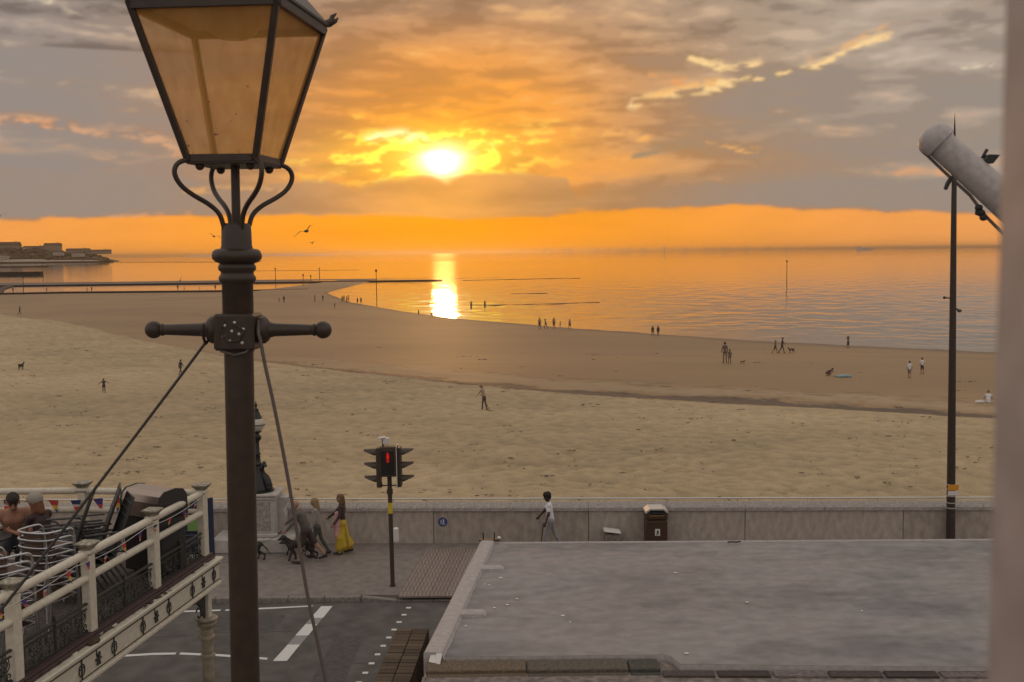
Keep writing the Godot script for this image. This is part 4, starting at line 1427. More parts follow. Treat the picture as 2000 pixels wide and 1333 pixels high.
func make_window_edge() -> void:
	var t := thing("window_frame", "out of focus mauve grey upright of the open window at the right edge", "window frame", Vector3(0.1418, EYE, -0.30))
	var b := MB.new()
	b.box(Vector3(0.008, 0, 0.0), Vector3(0.016, 1.0, 0.034), 0.004)
	put("jamb", b, M.frame_paint, t)
	b = MB.new()
	b.box(Vector3(0.034, 0, -0.004), Vector3(0.033, 1.0, 0.034), 0.002)
	put("reveal", b, mat("reveal_paint", lin(0.30, 0.245, 0.225), 0.6), t)
	b = MB.new()
	b.box(Vector3(0.068, 0, 0.003), Vector3(0.03, 1.0, 0.04), 0.003)
	put("stop_bead", b, M.frame_paint, t)
	# white tube bracketed off the wall outside
	t = thing("white_tube_arm", "white tubular arm with a rounded end cap slanting past the window edge", "pole", Vector3.ZERO)
	var a := Vector3(1.018, 8.958, -2.6)
	var e := Vector3(1.47, 8.50, -2.45)
	var d := (e - a).normalized()
	b = MB.new()
	b.tube([a, a.lerp(e, 0.12), e], [0.034, 0.0355, 0.052], 24)
	put("tube", b, M.tube_white, t)
	b = MB.new()
	var up := d.cross(Vector3(0, 0, 1)).normalized()
	var bas := Basis(up, -d, up.cross(-d))
	b.lathe([Vector2(0.035, -0.018), Vector2(0.0425, -0.016), Vector2(0.0435, -0.004), Vector2(0.0425, 0.008), Vector2(0.036, 0.020), Vector2(0.024, 0.028), Vector2(0.0, 0.032)], Transform3D(bas, a), 28, 60.0)
	put("end_cap", b, M.tube_white, t)
	var dn := Vector3(d.y, -d.x, 0).normalized()
	if dn.y > 0:
		dn = -dn
	b = MB.new()
	b.tube([a + dn * 0.040 + d * 0.0, a + dn * 0.043 + d * 0.07, a + dn * 0.044 + d * 0.15, a + dn * 0.056 + d * 0.21, a + dn * 0.062 + d * 0.30, a + dn * 0.075 + d * 0.42], 0.0042, 6)
	put("cable", b, M.grey_cable, t)
	b = MB.new()
	for k in 3:
		b.ball(a + dn * (0.052 + 0.005 * k) + d * (0.185 + 0.012 * k), Vector3(0.010, 0.008, 0.01), 8, 6)
	b.tube([a + dn * 0.05 + d * 0.18, a + dn * 0.066 + d * 0.19, a + dn * 0.058 + d * 0.215], 0.004, 6)
	put("cable_tie", b, M.rubber, t)
	b = MB.new()
	b.tube([a + dn * 0.040 + d * 0.090, a + dn * 0.058 + d * 0.094, a + dn * 0.072 + d * 0.100], [0.0055, 0.0055, 0.0045], 6)
	put("loose_end", b, M.rubber, t)
	b = MB.new()
	b.prism(PackedVector2Array([Vector2(-0.016, -0.008), Vector2(0.006, -0.012), Vector2(0.022, 0.008), Vector2(-0.004, 0.009)]), 0.02, Transform3D(Basis(), a - dn * 0.046 + d * 0.118))
	b.cyl(a - dn * 0.04 + d * 0.108, a - dn * 0.062 + d * 0.102, 0.004, 0.004, 8)
	put("clamp", b, M.rubber, t)

func make_roof() -> void:
	var t := thing("flat_roof_building", "low shop building with a flat mauve grey felt roof below the window", "building", Vector3(0, 0, 0))
	var fl := Vector3(-0.44, 4.0, -17.06)
	var fr := Vector3(10.0, 4.0, -16.9)
	var nl := Vector3(-0.97, 4.0, -12.20)
	var b := MB.new()
	var lump := FastNoiseLite.new()
	lump.seed = 63
	lump.frequency = 0.9
	lump.fractal_octaves = 4
	var blotch := FastNoiseLite.new()  # broad noise for the uneven felt and its stained blotches
	blotch.seed = 64
	blotch.frequency = 0.35
	blotch.fractal_octaves = 4
	var U := 150
	var V := 90
	var v := PackedVector3Array()
	var n := PackedVector3Array()
	var c := PackedColorArray()
	for j in V + 1:
		for i in U + 1:
			var fu := float(i) / U
			var fv := float(j) / V
			var x := lerpf(lerpf(fl.x, nl.x, fv), 10.0, fu)
			var zn := -12.20 + smoothstep(1.78, 1.88, x) * 0.30 + maxf(x - 2.0, 0.0) * 0.055
			var z := lerpf(lerpf(fl.z, fr.z, fu), zn, fv)
			var calm := 1.0 - smoothstep(0.9, 1.0, fv)
			var y := 4.0 + calm * 0.016 * lump.get_noise_2d(x * 1.0, z * 2.2) + calm * 0.02 * blotch.get_noise_2d(x, z)
			y += 0.02 * exp(-pow((x - 1.22 - 0.05 * sin(z * 3.0) + 0.1 * (z + 17.0)) / 0.05, 2.0)) * smoothstep(-14.5, -16.8, z)
			y += 0.014 * exp(-pow((z + 15.1 + 0.06 * x + 0.07 * sin(x * 2.0)) / 0.07, 2.0)) + 0.012 * exp(-pow((z + 13.5 + 0.04 * sin(x * 1.7)) / 0.06, 2.0))
			v.append(Vector3(x, y, z))
			var p := blotch.get_noise_2d(x * 0.8, z * 1.9)
			var q := blotch.get_noise_2d(x * 0.5 + 40.0, z)
			var k := 0.97 + 0.38 * p + 0.14 * lump.get_noise_2d(x * 2.0, z * 4.0)
			var pool := blotch.get_noise_2d(x * 0.7 - 30.0, z * 1.2 + 9.0)
			k *= 1.0 - 0.10 * smoothstep(0.12, 0.16, pool) + 0.07 * smoothstep(0.10, 0.13, pool) * (1.0 - smoothstep(0.13, 0.17, pool))
			# laps between the felt sheets
			for lap in [-16.05, -15.05, -14.05, -13.05]:
				var e: float = z - lap - 0.03 * sin(x * 1.3 + lap)
				k *= 1.0 - 0.14 * exp(-pow(e / 0.035, 2.0)) * clampf(0.5 + 2.0 * lump.get_noise_2d(x * 0.6, lap), 0.0, 1.0)
			c.append(Color(k * (1.0 + 0.06 * q), k, k * (1.0 - 0.05 * q)))
	for j in V + 1:
		for i in U + 1:
			var w := U + 1
			var du := v[j * w + mini(i + 1, U)] - v[j * w + maxi(i - 1, 0)]
			var dv := v[mini(j + 1, V) * w + i] - v[maxi(j - 1, 0) * w + i]
			n.append(dv.cross(du).normalized())
	var idx := PackedInt32Array()
	for j in V:
		for i in U:
			var q := j * (U + 1) + i
			idx.append_array([q, q + 1, q + U + 1, q + 1, q + U + 2, q + U + 1])
	var roof := put("roof", grid_mesh(v, n, c, idx), M.felt, t)
	b = MB.new()
	for i in U:
		var e0 := v[V * (U + 1) + i]
		var e1 := v[V * (U + 1) + i + 1]
		var dn := Vector3(0, -0.11, 0.012)
		b.sheet(e0 + Vector3(0, -0.001, 0.002), e1 + Vector3(0, -0.001, 0.002), e1 + dn, e0 + dn, Vector3(0, 0.2, 1))
	put("edge_flashing", b, M.felt_edge, roof)
	b = MB.new()
	b.prism(PackedVector2Array([Vector2(-0.50, -16.98), Vector2(10.0, -16.82), Vector2(10.0, -11.3), Vector2(-1.0, -11.3), Vector2(-1.02, -12.2)]), 3.93, Transform3D(Basis(Vector3(1, 0, 0), Vector3(0, 0, 1), Vector3(0, -1, 0)), Vector3(0, 3.93, 0)))
	put("wall", b, M.wall_render, t)
	# rounded upstand along the left edge with two short stubs
	b = MB.new()
	var dir := (nl - fl).normalized()
	var across := Vector3(-dir.z, 0, dir.x)
	if across.x < 0:
		across = -across
	b.prism(PackedVector2Array([Vector2(-0.10, -0.30), Vector2(-0.10, 0.045), Vector2(-0.085, 0.062), Vector2(-0.04, 0.066), Vector2(0.09, 0.062), Vector2(0.115, 0.05), Vector2(0.125, 0.02), Vector2(0.15, -0.02), Vector2(0.15, -0.06)]), (nl - fl).length() + 0.02, Transform3D(Basis(across, Vector3.UP, dir), fl))
	put("upstand", b, M.felt_edge, roof)
	for f in [0.29, 0.70]:
		b = MB.new()
		var o: Vector3 = fl.lerp(nl, f) + across * 0.10
		b.prism(PackedVector2Array([Vector2(-0.10, -0.03), Vector2(-0.09, 0.04), Vector2(-0.05, 0.058), Vector2(0.05, 0.058), Vector2(0.09, 0.04), Vector2(0.10, -0.03)]), 0.30, Transform3D(Basis(Vector3(0, 0, 1), Vector3.UP, Vector3(-1, 0, 0)).scaled(Vector3(-1, 1, -1)), o))
		b.ball(o + Vector3(0.30, -0.005, 0.0), Vector3(0.05, 0.06, 0.10), 10, 6)
		put("upstand_stub", b, M.felt_edge, roof)
	# far drip edge
	b = MB.new()
	b.box(Vector3(4.8, 3.985, -17.0), Vector3(10.5, 0.07, 0.06), 0.015, Basis(Vector3.UP, -0.0153))
	put("drip_edge", b, M.felt_edge, roof)
	# droppings and grit
	for q in [[0.62, -13.55, 0.03], [-0.20, -15.2, 0.035], [-0.42, -14.9, 0.02], [-0.36, -14.86, 0.02], [2.35, -15.35, 0.03], [-0.62, -13.2, 0.02], [0.03, -14.25, 0.02], [-0.27, -13.88, 0.022], [3.1, -14.0, 0.025], [0.7, -13.3, 0.015], [4.5, -13.6, 0.02], [2.0, -12.2, 0.03], [-0.1, -14.0, 0.026]]:
		b = MB.new()
		b.ball(Vector3(q[0], 4.012, q[1]), Vector3(q[2], 0.008, q[2] * 0.8), 8, 5)
		put("bird_dropping", b, M.white_plastic, roof)
	# coping slabs along the near edge
	var x := -0.885
	for w in [1.155, 1.165, 0.36]:
		b = MB.new()
		b.box(Vector3(x + w / 2, 3.935, -11.985), Vector3(w - 0.012, 0.09, 0.31), 0.012)
		b.box(Vector3(x + w / 2, 3.90, -11.80), Vector3(w - 0.012, 0.08, 0.085), 0.01)
		put("coping_slab", b, [M.coping_tan, M.coping_grey, M.coping_green][int(x + 1.0) % 3], t, Transform3D(Basis(Vector3.UP, 0.012), Vector3(0, 0, 0.015 * x)))
		x += w
	b = MB.new()
	b.box(Vector3(4.0, 3.80, -11.60), Vector3(10.2, 0.07, 0.24), 0.01, Basis(Vector3.UP, -0.03))
	put("gutter", b, M.gutter, t)
	# boards of the next roof below
	var row := 0
	for w in [0.8, 0.62, 0.9, 0.55, 0.7, 0.85, 0.6, 0.75, 0.9, 0.7]:
		b = MB.new()
		b.box(Vector3(w / 2 - 1.0 + row, 3.79 + 0.008 * fmod(row * 7.3, 3.0), -11.36), Vector3(w - 0.02, 0.035, 0.16), 0.006, Basis(Vector3.UP, -0.03))
		put("board", b, [M.board_mauve, M.board_dark, M.board_mauve][int(row * 3) % 3], t)
		row += 1
	for k in 6:
		b = MB.new()
		b.box(Vector3(1.95 + 0.62 * k, 3.93, -11.76 + 0.022 * k), Vector3(0.58, 0.05, 0.16), 0.008, Basis(Vector3.UP, -0.035))
		put("edge_board", b, [M.board_dark, M.gutter, M.board_mauve][k % 3], t)
	# torn flashing at the near left corner
	t = thing("torn_flashing", "crumpled pale metal flashing at the near left corner of the flat roof", "flashing")
	var parts := [[[-0.99, 4.03, -12.18], [-0.86, 4.05, -12.16], [-0.93, 3.86, -11.86], [-1.05, 3.84, -11.9]], [[-0.92, 4.06, -12.17], [-0.85, 4.06, -12.15], [-0.88, 3.93, -11.95], [-0.93, 3.90, -11.97]], [[-1.06, 3.88, -11.92], [-0.95, 3.84, -11.88], [-0.98, 3.70, -11.62], [-1.10, 3.74, -11.66]], [[-0.96, 3.84, -11.86], [-0.86, 3.83, -11.80], [-0.93, 3.66, -11.56], [-0.98, 3.69, -11.6]]]
	for i in parts.size():
		b = MB.new()
		var e: Array[Vector3] = []
		for q in parts[i]:
			e.append(Vector3(q[0], q[1], q[2]))
		var nn := (e[1] - e[0]).cross(e[2] - e[0]).normalized()
		nn = nn if nn.y > 0 else -nn
		b.quad(e[0], e[1], e[2], e[3], nn)
		b.quad(e[0] - nn * 0.004, e[1] - nn * 0.004, e[2] - nn * 0.004, e[3] - nn * 0.004, -nn)
		put("metal_strip", b, [M.white_plastic, M.dull_steel, M.coping, M.dull_steel][i], t)
	# bracket and small lamp at the far corner
	t = thing("roof_bracket", "small dark bracket with two upright pegs at the far corner of the roof", "bracket", Vector3(-0.48, 4.04, -17.08))
	b = MB.new()
	b.box(Vector3(0.08, 0.02, 0), Vector3(0.34, 0.025, 0.07), 0.006)
	put("bar", b, M.iron_black, t)
	for x2 in [-0.02, 0.16]:
		b = MB.new()
		b.cyl(Vector3(x2, 0.02, 0), Vector3(x2, 0.145, 0), 0.010, 0.010, 8)
		put("peg", b, M.iron_black, t)
	b = MB.new()
	b.ball(Vector3(0.235, 0.05, 0.0), Vector3(0.035, 0.03, 0.035), 10, 8)
	put("knob", b, M.dull_steel, t)
	b = MB.new()
	b.tube([Vector3(0, 0, 0), Vector3(0.06, 0.012, 0.015), Vector3(0.14, 0.004, 0.01), Vector3(0.21, 0.012, 0.0)], 0.012, 6)
	whole("roof_debris", b, M.iron_black, "dark scrap of debris lying on the far edge of the flat roof", "debris", "", Transform3D(Basis(), Vector3(3.42, 4.03, -16.9)))
	make_brick_wall()

func make_brick_wall() -> void:
	var t := thing("brick_wall", "brown brick wall end with courses on top left of the flat roof", "wall")
	var A := Vector3(-1.392, 3.6, -14.29)
	var B := Vector3(-1.60, 3.6, -9.9)
	var d := (B - A).normalized()
	var o := Vector3(-d.z, 0, d.x)
	o = o if o.x > 0 else -o
	var L := (B - A).length()
	var bs := Basis(o, Vector3.UP, d)
	var b := MB.new()
	b.box(A + d * L / 2 - Vector3(0, 1.75 + 0.065, 0), Vector3(0.42, 3.5, L - 0.01), 0.0, bs)
	put("core", b, M.mortar, t)
	var brick := MB.new()
	brick.box(Vector3.ZERO, Vector3(0.212, 0.07, 0.100), 0.006)
	var bm := brick.mesh()
	var mats := [M.brick, M.brick_dark, M.brick_pale, M.brick]
	for i in int(L / 0.112):
		for k in 2:
			put("brick", bm, mats[rng.randi() % 4], t, Transform3D(bs * Basis(Vector3.UP, rng.randf_range(-0.012, 0.012)), A + d * (0.056 + 0.112 * i) + o * (-0.111 + 0.222 * k) + Vector3(0, -0.032 + rng.randf_range(-0.004, 0.004), 0)))
	var side := MB.new()
	side.box(Vector3.ZERO, Vector3(0.10, 0.065, 0.215), 0.006)
	var sm := side.mesh()
	for r in 9:
		for i in 12:
			put("brick", sm, mats[rng.randi() % 4], t, Transform3D(bs, A + d * (0.112 + 0.225 * i + (0.112 if r % 2 else 0.0)) + o * 0.168 + Vector3(0, -0.108 - 0.075 * r, 0)))
	for r in 3:
		for i in 2:
			put("brick", bm, mats[rng.randi() % 4], t, Transform3D(bs, A - d * 0.0 + o * (-0.111 + 0.222 * i) + Vector3(0, -0.108 - 0.075 * r, 0.04)))
# ---------------------------------------------------------------- balcony cafe on the left
const BAL := Vector3(-4.93, 3.9, -16.73)
const BAL_TURN := -0.1395

func bal(x: float, y: float, z: float) -> Vector3:
	return BAL + Basis(Vector3.UP, BAL_TURN) * Vector3(x, y, z)

func arc(c: Vector3, ux: Vector3, uy: Vector3, r0: float, r1: float, a0: float, a1: float, n: int) -> Array:
	var o := []
	for i in n + 1:
		var f := float(i) / n
		var a := lerpf(a0, a1, f)
		var r := lerpf(r0, r1, f)
		o.append(c + ux * cos(a) * r + uy * sin(a) * r)
	return o

func make_balcony() -> void:
	var t := thing("balcony", "cream painted first floor veranda with iron scroll railing and a round column at its corner", "balcony", BAL, BAL_TURN)
	var b := MB.new()
	# front line runs along the street, which is not square to the side
	var fx := -0.9903
	var fz := 0.1390
	b.prism(PackedVector2Array([Vector2(0.10, -0.10), Vector2(0.10, 8.4), Vector2(-7.5, 8.4), Vector2(-7.5, 0.95)]), 0.12, Transform3D(Basis(Vector3(1, 0, 0), Vector3(0, 0, 1), Vector3(0, -1, 0)), Vector3(0, -0.002, 0)))
	put("deck", b, M.deck, t)
	# side fascia with mouldings
	b = MB.new()
	b.box(Vector3(0.13, -0.235, 4.1), Vector3(0.06, 0.41, 8.6), 0.006)
	var fas := put("fascia", b, M.cream_paint, t)
	b = MB.new()
	b.box(Vector3(0.155, -0.045, 4.1), Vector3(0.13, 0.05, 8.7), 0.012)
	put("moulding", b, M.cream_paint, fas)
	b = MB.new()
	b.box(Vector3(0.165, -0.088, 4.1), Vector3(0.05, 0.028, 8.64), 0.006)
	put("moulding", b, M.cream_paint, fas)
	b = MB.new()
	b.box(Vector3(0.168, -0.435, 4.1), Vector3(0.045, 0.055, 8.64), 0.01)
	put("moulding", b, M.cream_paint, fas)
	b = MB.new()
	b.box(Vector3(0.163, -0.125, 4.1), Vector3(0.01, 0.012, 8.6))
	b.box(Vector3(0.163, -0.375, 4.1), Vector3(0.01, 0.012, 8.6))
	put("groove", b, M.rust, fas)
	# weathered timber kerb and flaking edge under the railing
	b = MB.new()
	b.box(Vector3(0.0, 0.03, 4.1), Vector3(0.20, 0.07, 8.5), 0.012)
	b.box(Vector3(0.085, 0.006, 4.1), Vector3(0.09, 0.05, 8.5), 0.012)
	put("timber_kerb", b, M.maroon, t)
	for i in 44:
		b = MB.new()
		b.box(Vector3(rng.randf_range(0.05, 0.19), rng.randf_range(-0.018, 0.022), rng.randf_range(0.1, 6.5)), Vector3(rng.randf_range(0.02, 0.07), rng.randf_range(0.008, 0.03), rng.randf_range(0.02, 0.13)), 0.004, Basis(Vector3.UP, rng.randf_range(-0.5, 0.5)) * Basis(Vector3(0, 0, 1), rng.randf_range(-0.3, 0.3)))
		put("paint_flake", b, [M.cream_dirty, M.maroon, M.rust, M.cream_paint][i % 4], t)
	b = MB.new()
	b.ball(Vector3(0.13, -0.01, 3.62), Vector3(0.09, 0.05, 0.13), 10, 7)
	put("rotten_patch", b, M.rust, t)
	# ornaments on the fascia
	var anchor := MB.new()
	anchor.tube([Vector3(0, -0.115, 0), Vector3(0, 0.125, 0)], 0.009, 6)
	anchor.tube(arc(Vector3(0, 0, 0.018), Vector3(0, 0, 1), Vector3.UP, 0.045, 0.045, -1.9, 1.9, 10).map(func(p): return p * Vector3(1, 1.5, 1)), 0.008, 6)
	anchor.tube(arc(Vector3(0, 0, -0.018), Vector3(0, 0, -1), Vector3.UP, 0.045, 0.045, -1.9, 1.9, 10).map(func(p): return p * Vector3(1, 1.5, 1)), 0.008, 6)
	anchor.tube([Vector3(0, 0.02, -0.04), Vector3(0, 0.02, 0.04)], 0.007, 6)
	anchor.ball(Vector3(0, 0.13, 0), Vector3(0.014, 0.02, 0.014), 8, 6)
	var am := anchor.mesh()
	var rose := MB.new()
	for k in 6:
		var a := TAU * k / 6
		rose.ball(Vector3(0.004, 0.055 * sin(a), 0.036 * cos(a)), Vector3(0.018, 0.04, 0.02), 8, 6, Basis(Vector3.RIGHT, -a + PI / 2))
	rose.ball(Vector3(0.01, 0, 0), Vector3(0.02, 0.03, 0.025), 8, 6)
	rose.tube([Vector3(0, 0.06, 0.03), Vector3(0, 0.12, 0.035)], 0.007, 6)
	var rm := rose.mesh()
	for i in 11:
		put("anchor_ornament", am, M.cast_dark, fas, Transform3D(Basis(), Vector3(0.172, -0.25, 0.03 + 0.785 * i)))
	for i in 6:
		put("rosette", rm, M.cast_dark, fas, Transform3D(Basis(), Vector3(0.166, -0.25, 0.42 + 1.57 * i)))
	# front fascia, seen edge on
	b = MB.new()
	var L := 7.4
	var fb := Basis(Vector3(-fx, 0, -fz), Vector3.UP, Vector3(fz, 0, -fx))
	b.box(Vector3(fx, 0, fz) * L / 2 + Vector3(0.1, -0.22, -0.12), Vector3(L, 0.42, 0.06), 0.006, fb)
	put("front_fascia", b, M.cream_paint, t)
	# railing posts
	var spots := [Vector3(0, 0, 0), Vector3(0, 0, 1.66), Vector3(0, 0, 3.42), Vector3(0, 0, 5.02), Vector3(0, 0, 6.7)]
	spots.append(Vector3(fx * 2.02, 0, fz * 2.02 - 0.27))
	spots.append(Vector3(fx * 4.3, 0, fz * 4.3 - 0.27))
	var post := MB.new()
	post.box(Vector3(0, 0.52, 0), Vector3(0.125, 1.04, 0.155), 0.012)
	post.box(Vector3(0, 1.085, 0), Vector3(0.165, 0.05, 0.19), 0.012)
	var pm := post.mesh()
	var cap := MB.new()
	cap.lathe([Vector2(0.09, 0), Vector2(0.10, 0.03), Vector2(0.155, 0.075), Vector2(0.165, 0.085), Vector2(0.165, 0.10), Vector2(0.10, 0.118), Vector2(0.0, 0.122)], Transform3D(Basis(Vector3.UP, PI / 4), Vector3.ZERO), 4, 10.0)
	var cm := cap.mesh()
	for i in spots.size():
		var p := put("railing_post", pm, M.cream_paint, t, Transform3D(Basis(), spots[i]))
		put("cap", cm, M.cream_dirty, p, Transform3D(Basis(), Vector3(0, 1.10, 0)))
	# tubular rails, one length per bay
	var bays := [[spots[0], spots[1]], [spots[1], spots[2]], [spots[2], spots[3]], [spots[3], spots[4]], [spots[0], spots[5]], [spots[5], spots[6]]]
	for y in [[1.06, 0.054], [0.75, 0.05]]:
		for k in bays.size():
			b = MB.new()
			var p: Vector3 = bays[k][0] + Vector3(0, y[0], 0)
			var q: Vector3 = bays[k][1] + Vector3(0, y[0], 0)
			var u := (q - p).normalized()
			b.tube([p + u * 0.06, p + u * 0.075, q - u * 0.075, q - u * 0.06], [y[1] * 0.8, y[1], y[1], y[1] * 0.8], 14)
			put("top_rail" if y[0] > 0.9 else "middle_rail", b, M.cream_paint, t)
	# cast iron panels of scrolls
	var sc := MB.new()
	var X := Vector3(0, 0, 1)
	var Y := Vector3.UP
	sc.tube(arc(Vector3(0, 0.085, -0.03), X, Y, 0.052, 0.014, -2.2, 4.4, 16), 0.008, 5)
	sc.tube(arc(Vector3(0, 0.225, 0.03), -X, -Y, 0.055, 0.014, -2.2, 4.4, 16), 0.008, 5)
	sc.tube([Vector3(0, 0.02, 0.03), Vector3(0, 0.11, 0.045), Vector3(0, 0.19, -0.045), Vector3(0, 0.30, -0.03)], 0.007, 5)
	sc.tube(arc(Vector3(0, 0.155, 0.075), X, Y, 0.03, 0.03, 0.0, TAU, 10), 0.007, 5)
	var sm := sc.mesh()
	for k in bays.size():
		var p: Vector3 = bays[k][0]
		var q: Vector3 = bays[k][1]
		var len := (q - p).length() - 0.14
		var u := (q - p).normalized()
		var pan := Node3D.new()
		pan.name = numbered(t, "iron_panel")
		t.add_child(pan, true)
		pan.transform = Transform3D(Basis(Y.cross(u), Y, u), p + u * 0.07 + Vector3(0, 0.06, 0))
		b = MB.new()
		b.box(Vector3(0, 0.37, len / 2), Vector3(0.035, 0.03, len), 0.004)
		b.box(Vector3(0, 0.30, len / 2), Vector3(0.02, 0.016, len))
		b.box(Vector3(0, 0.02, len / 2), Vector3(0.02, 0.02, len))
		put("bar", b, M.cast_dark, pan)
		b = MB.new()
		b.box(Vector3(0.0, 0.21, len / 2), Vector3(0.035, 0.43, 0.022), 0.004)
		b.ball(Vector3(0, 0.44, len / 2), Vector3(0.018, 0.03, 0.018), 8, 6)
		put("middle_stay", b, M.cast_dark, pan)
		var count := int(len / 0.155)
		for i in count:
			var z := (i + 0.5) * len / count
			if absf(z - len / 2) < 0.05:
				continue
			put("scroll", sm, M.cast_dark, pan, Transform3D(Basis(Y, PI if i % 2 else 0.0), Vector3(0, 0.0, z)))
	# corner column
	b = MB.new()
	b.lathe([Vector2(0.14, -3.78), Vector2(0.14, -3.6), Vector2(0.105, -3.5), Vector2(0.098, -3.0), Vector2(0.09, -1.60), Vector2(0.115, -1.585), Vector2(0.115, -1.55), Vector2(0.092, -1.53), Vector2(0.092, -1.30), Vector2(0.118, -1.285), Vector2(0.118, -1.25), Vector2(0.095, -1.235), Vector2(0.095, -1.12), Vector2(0.125, -1.09), Vector2(0.15, -1.06), Vector2(0.155, -1.03), Vector2(0.13, -1.01), Vector2(0.17, -0.98), Vector2(0.175, -0.955), Vector2(0.15, -0.935), Vector2(0.0, -0.93)], Transform3D(Basis(), Vector3(0.02, 0, 0.02)), 20)
	var colm := put("column", b, M.cream_rust, t)
	b = MB.new()
	b.box(Vector3(0.035, -0.69, 0.02), Vector3(0.11, 0.50, 0.13), 0.01)
	put("column_head", b, M.cream_paint, colm)
	b = MB.new()
	var brk := PackedVector2Array([Vector2(0.02, -0.46), Vector2(0.75, -0.46), Vector2(0.62, -0.50), Vector2(0.45, -0.58), Vector2(0.30, -0.60), Vector2(0.18, -0.70), Vector2(0.12, -0.86), Vector2(0.02, -0.92)])
	b.prism(brk, 0.035, Transform3D(Basis(Vector3(0, 0, 1), Vector3.UP, Vector3(-1, 0, 0)), Vector3(0.04, 0, 0.08)))
	b.tube(arc(Vector3(0.03, -0.80, 0.32), X, Y, 0.12, 0.03, 0.6, 6.0, 18), 0.014, 6)
	put("spandrel_bracket", b, M.cast_dark, colm)
	# the side beam under the deck
	b = MB.new()
	b.box(Vector3(-0.05, -0.30, 4.1), Vector3(0.10, 0.34, 8.3))
	put("beam", b, M.cast_dark, t)

func bistro_chair() -> Node3D:
	var t := thing("bistro_chair", "x", "chair")
	for s in [-1.0, 1.0]:
		var b := MB.new()
		b.tube(_smooth3([Vector3(s * 0.25, 0.0, 0.24), Vector3(s * 0.245, 0.30, 0.225), Vector3(s * 0.255, 0.55, 0.215), Vector3(s * 0.265, 0.645, 0.17), Vector3(s * 0.27, 0.665, 0.05), Vector3(s * 0.26, 0.67, -0.12), Vector3(s * 0.22, 0.675, -0.23), Vector3(s * 0.12, 0.68, -0.285), Vector3(0, 0.682, -0.30)], 3), 0.0145, 8)
		put("arm_tube", b, M.chrome, t)
		b = MB.new()
		b.tube([Vector3(s * 0.215, 0.0, -0.27), Vector3(s * 0.205, 0.44, -0.19), Vector3(s * 0.205, 0.67, -0.225)], 0.0125, 8)
		put("leg", b, M.chrome, t)
	var b := MB.new()
	b.tube([Vector3(-0.21, 0.445, 0.22), Vector3(0.21, 0.445, 0.22), Vector3(0.22, 0.44, 0.0), Vector3(0.20, 0.43, -0.2), Vector3(-0.20, 0.43, -0.2), Vector3(-0.22, 0.44, 0.0)], 0.011, 6, false, true)
	put("seat_frame", b, M.chrome, t)
	for k in 7:
		b = MB.new()
		b.box(Vector3(0, 0.45 - 0.003 * absf(k - 3.0), 0.185 - 0.062 * k), Vector3(0.41, 0.014, 0.054), 0.004)
		put("seat_slat", b, M.wicker, t)
	for k in 3:
		b = MB.new()
		var y := 0.50 + 0.066 * k
		var pts := []
		for i in 9:
			var a := lerpf(-1.15, 1.15, i / 8.0)
			pts.append(Vector3(0.252 * sin(a), y, 0.03 - 0.300 * cos(a)))
		for i in 8:
			var d: Vector3 = (pts[i + 1] - pts[i]).normalized()
			b.box((pts[i] + pts[i + 1]) / 2, Vector3((pts[i + 1] - pts[i]).length() + 0.004, 0.061, 0.012), 0.0, Basis(d, Vector3.UP, d.cross(Vector3.UP)))
		put("back_slat", b, M.wicker, t)
	return t

func sling_chair() -> Node3D:
	var t := thing("sling_chair", "x", "chair")
	for s in [-1.0, 1.0]:
		var b := MB.new()
		b.tube(_smooth3([Vector3(s * 0.27, 0.0, 0.28), Vector3(s * 0.27, 0.36, 0.26), Vector3(s * 0.27, 0.42, 0.20), Vector3(s * 0.265, 0.38, -0.18), Vector3(s * 0.255, 0.62, -0.28), Vector3(s * 0.245, 1.10, -0.46)], 3), 0.014, 8)
		put("side_frame", b, M.frame_dark, t)
		b = MB.new()
		b.tube([Vector3(s * 0.275, 0.0, -0.34), Vector3(s * 0.275, 0.38, -0.12), Vector3(s * 0.28, 0.60, 0.10), Vector3(s * 0.28, 0.63, 0.22)], 0.013, 8)
		put("leg", b, M.frame_dark, t)
		b = MB.new()
		b.box(Vector3(s * 0.28, 0.645, 0.0), Vector3(0.05, 0.026, 0.46), 0.01)
		put("armrest", b, M.frame_dark, t)
	var b := MB.new()
	b.box(Vector3(0, 0.385, 0.02), Vector3(0.50, 0.012, 0.42), 0.004, Basis(Vector3.RIGHT, 0.09))
	put("seat_sling", b, M.sling, t)
	b = MB.new()
	b.box(Vector3(0, 0.75, -0.332), Vector3(0.48, 0.72, 0.012), 0.004, Basis(Vector3.RIGHT, -0.355))
	put("back_sling", b, M.sling, t)
	b = MB.new()
	b.cyl(Vector3(-0.245, 1.10, -0.46), Vector3(0.245, 1.10, -0.46), 0.014, 0.014, 8)
	put("cross_tube", b, M.frame_dark, t)
	b = MB.new()
	b.cyl(Vector3(-0.27, 0.05, 0.28), Vector3(0.27, 0.05, 0.28), 0.010, 0.010, 6)
	put("cross_tube", b, M.chrome, t)
	return t

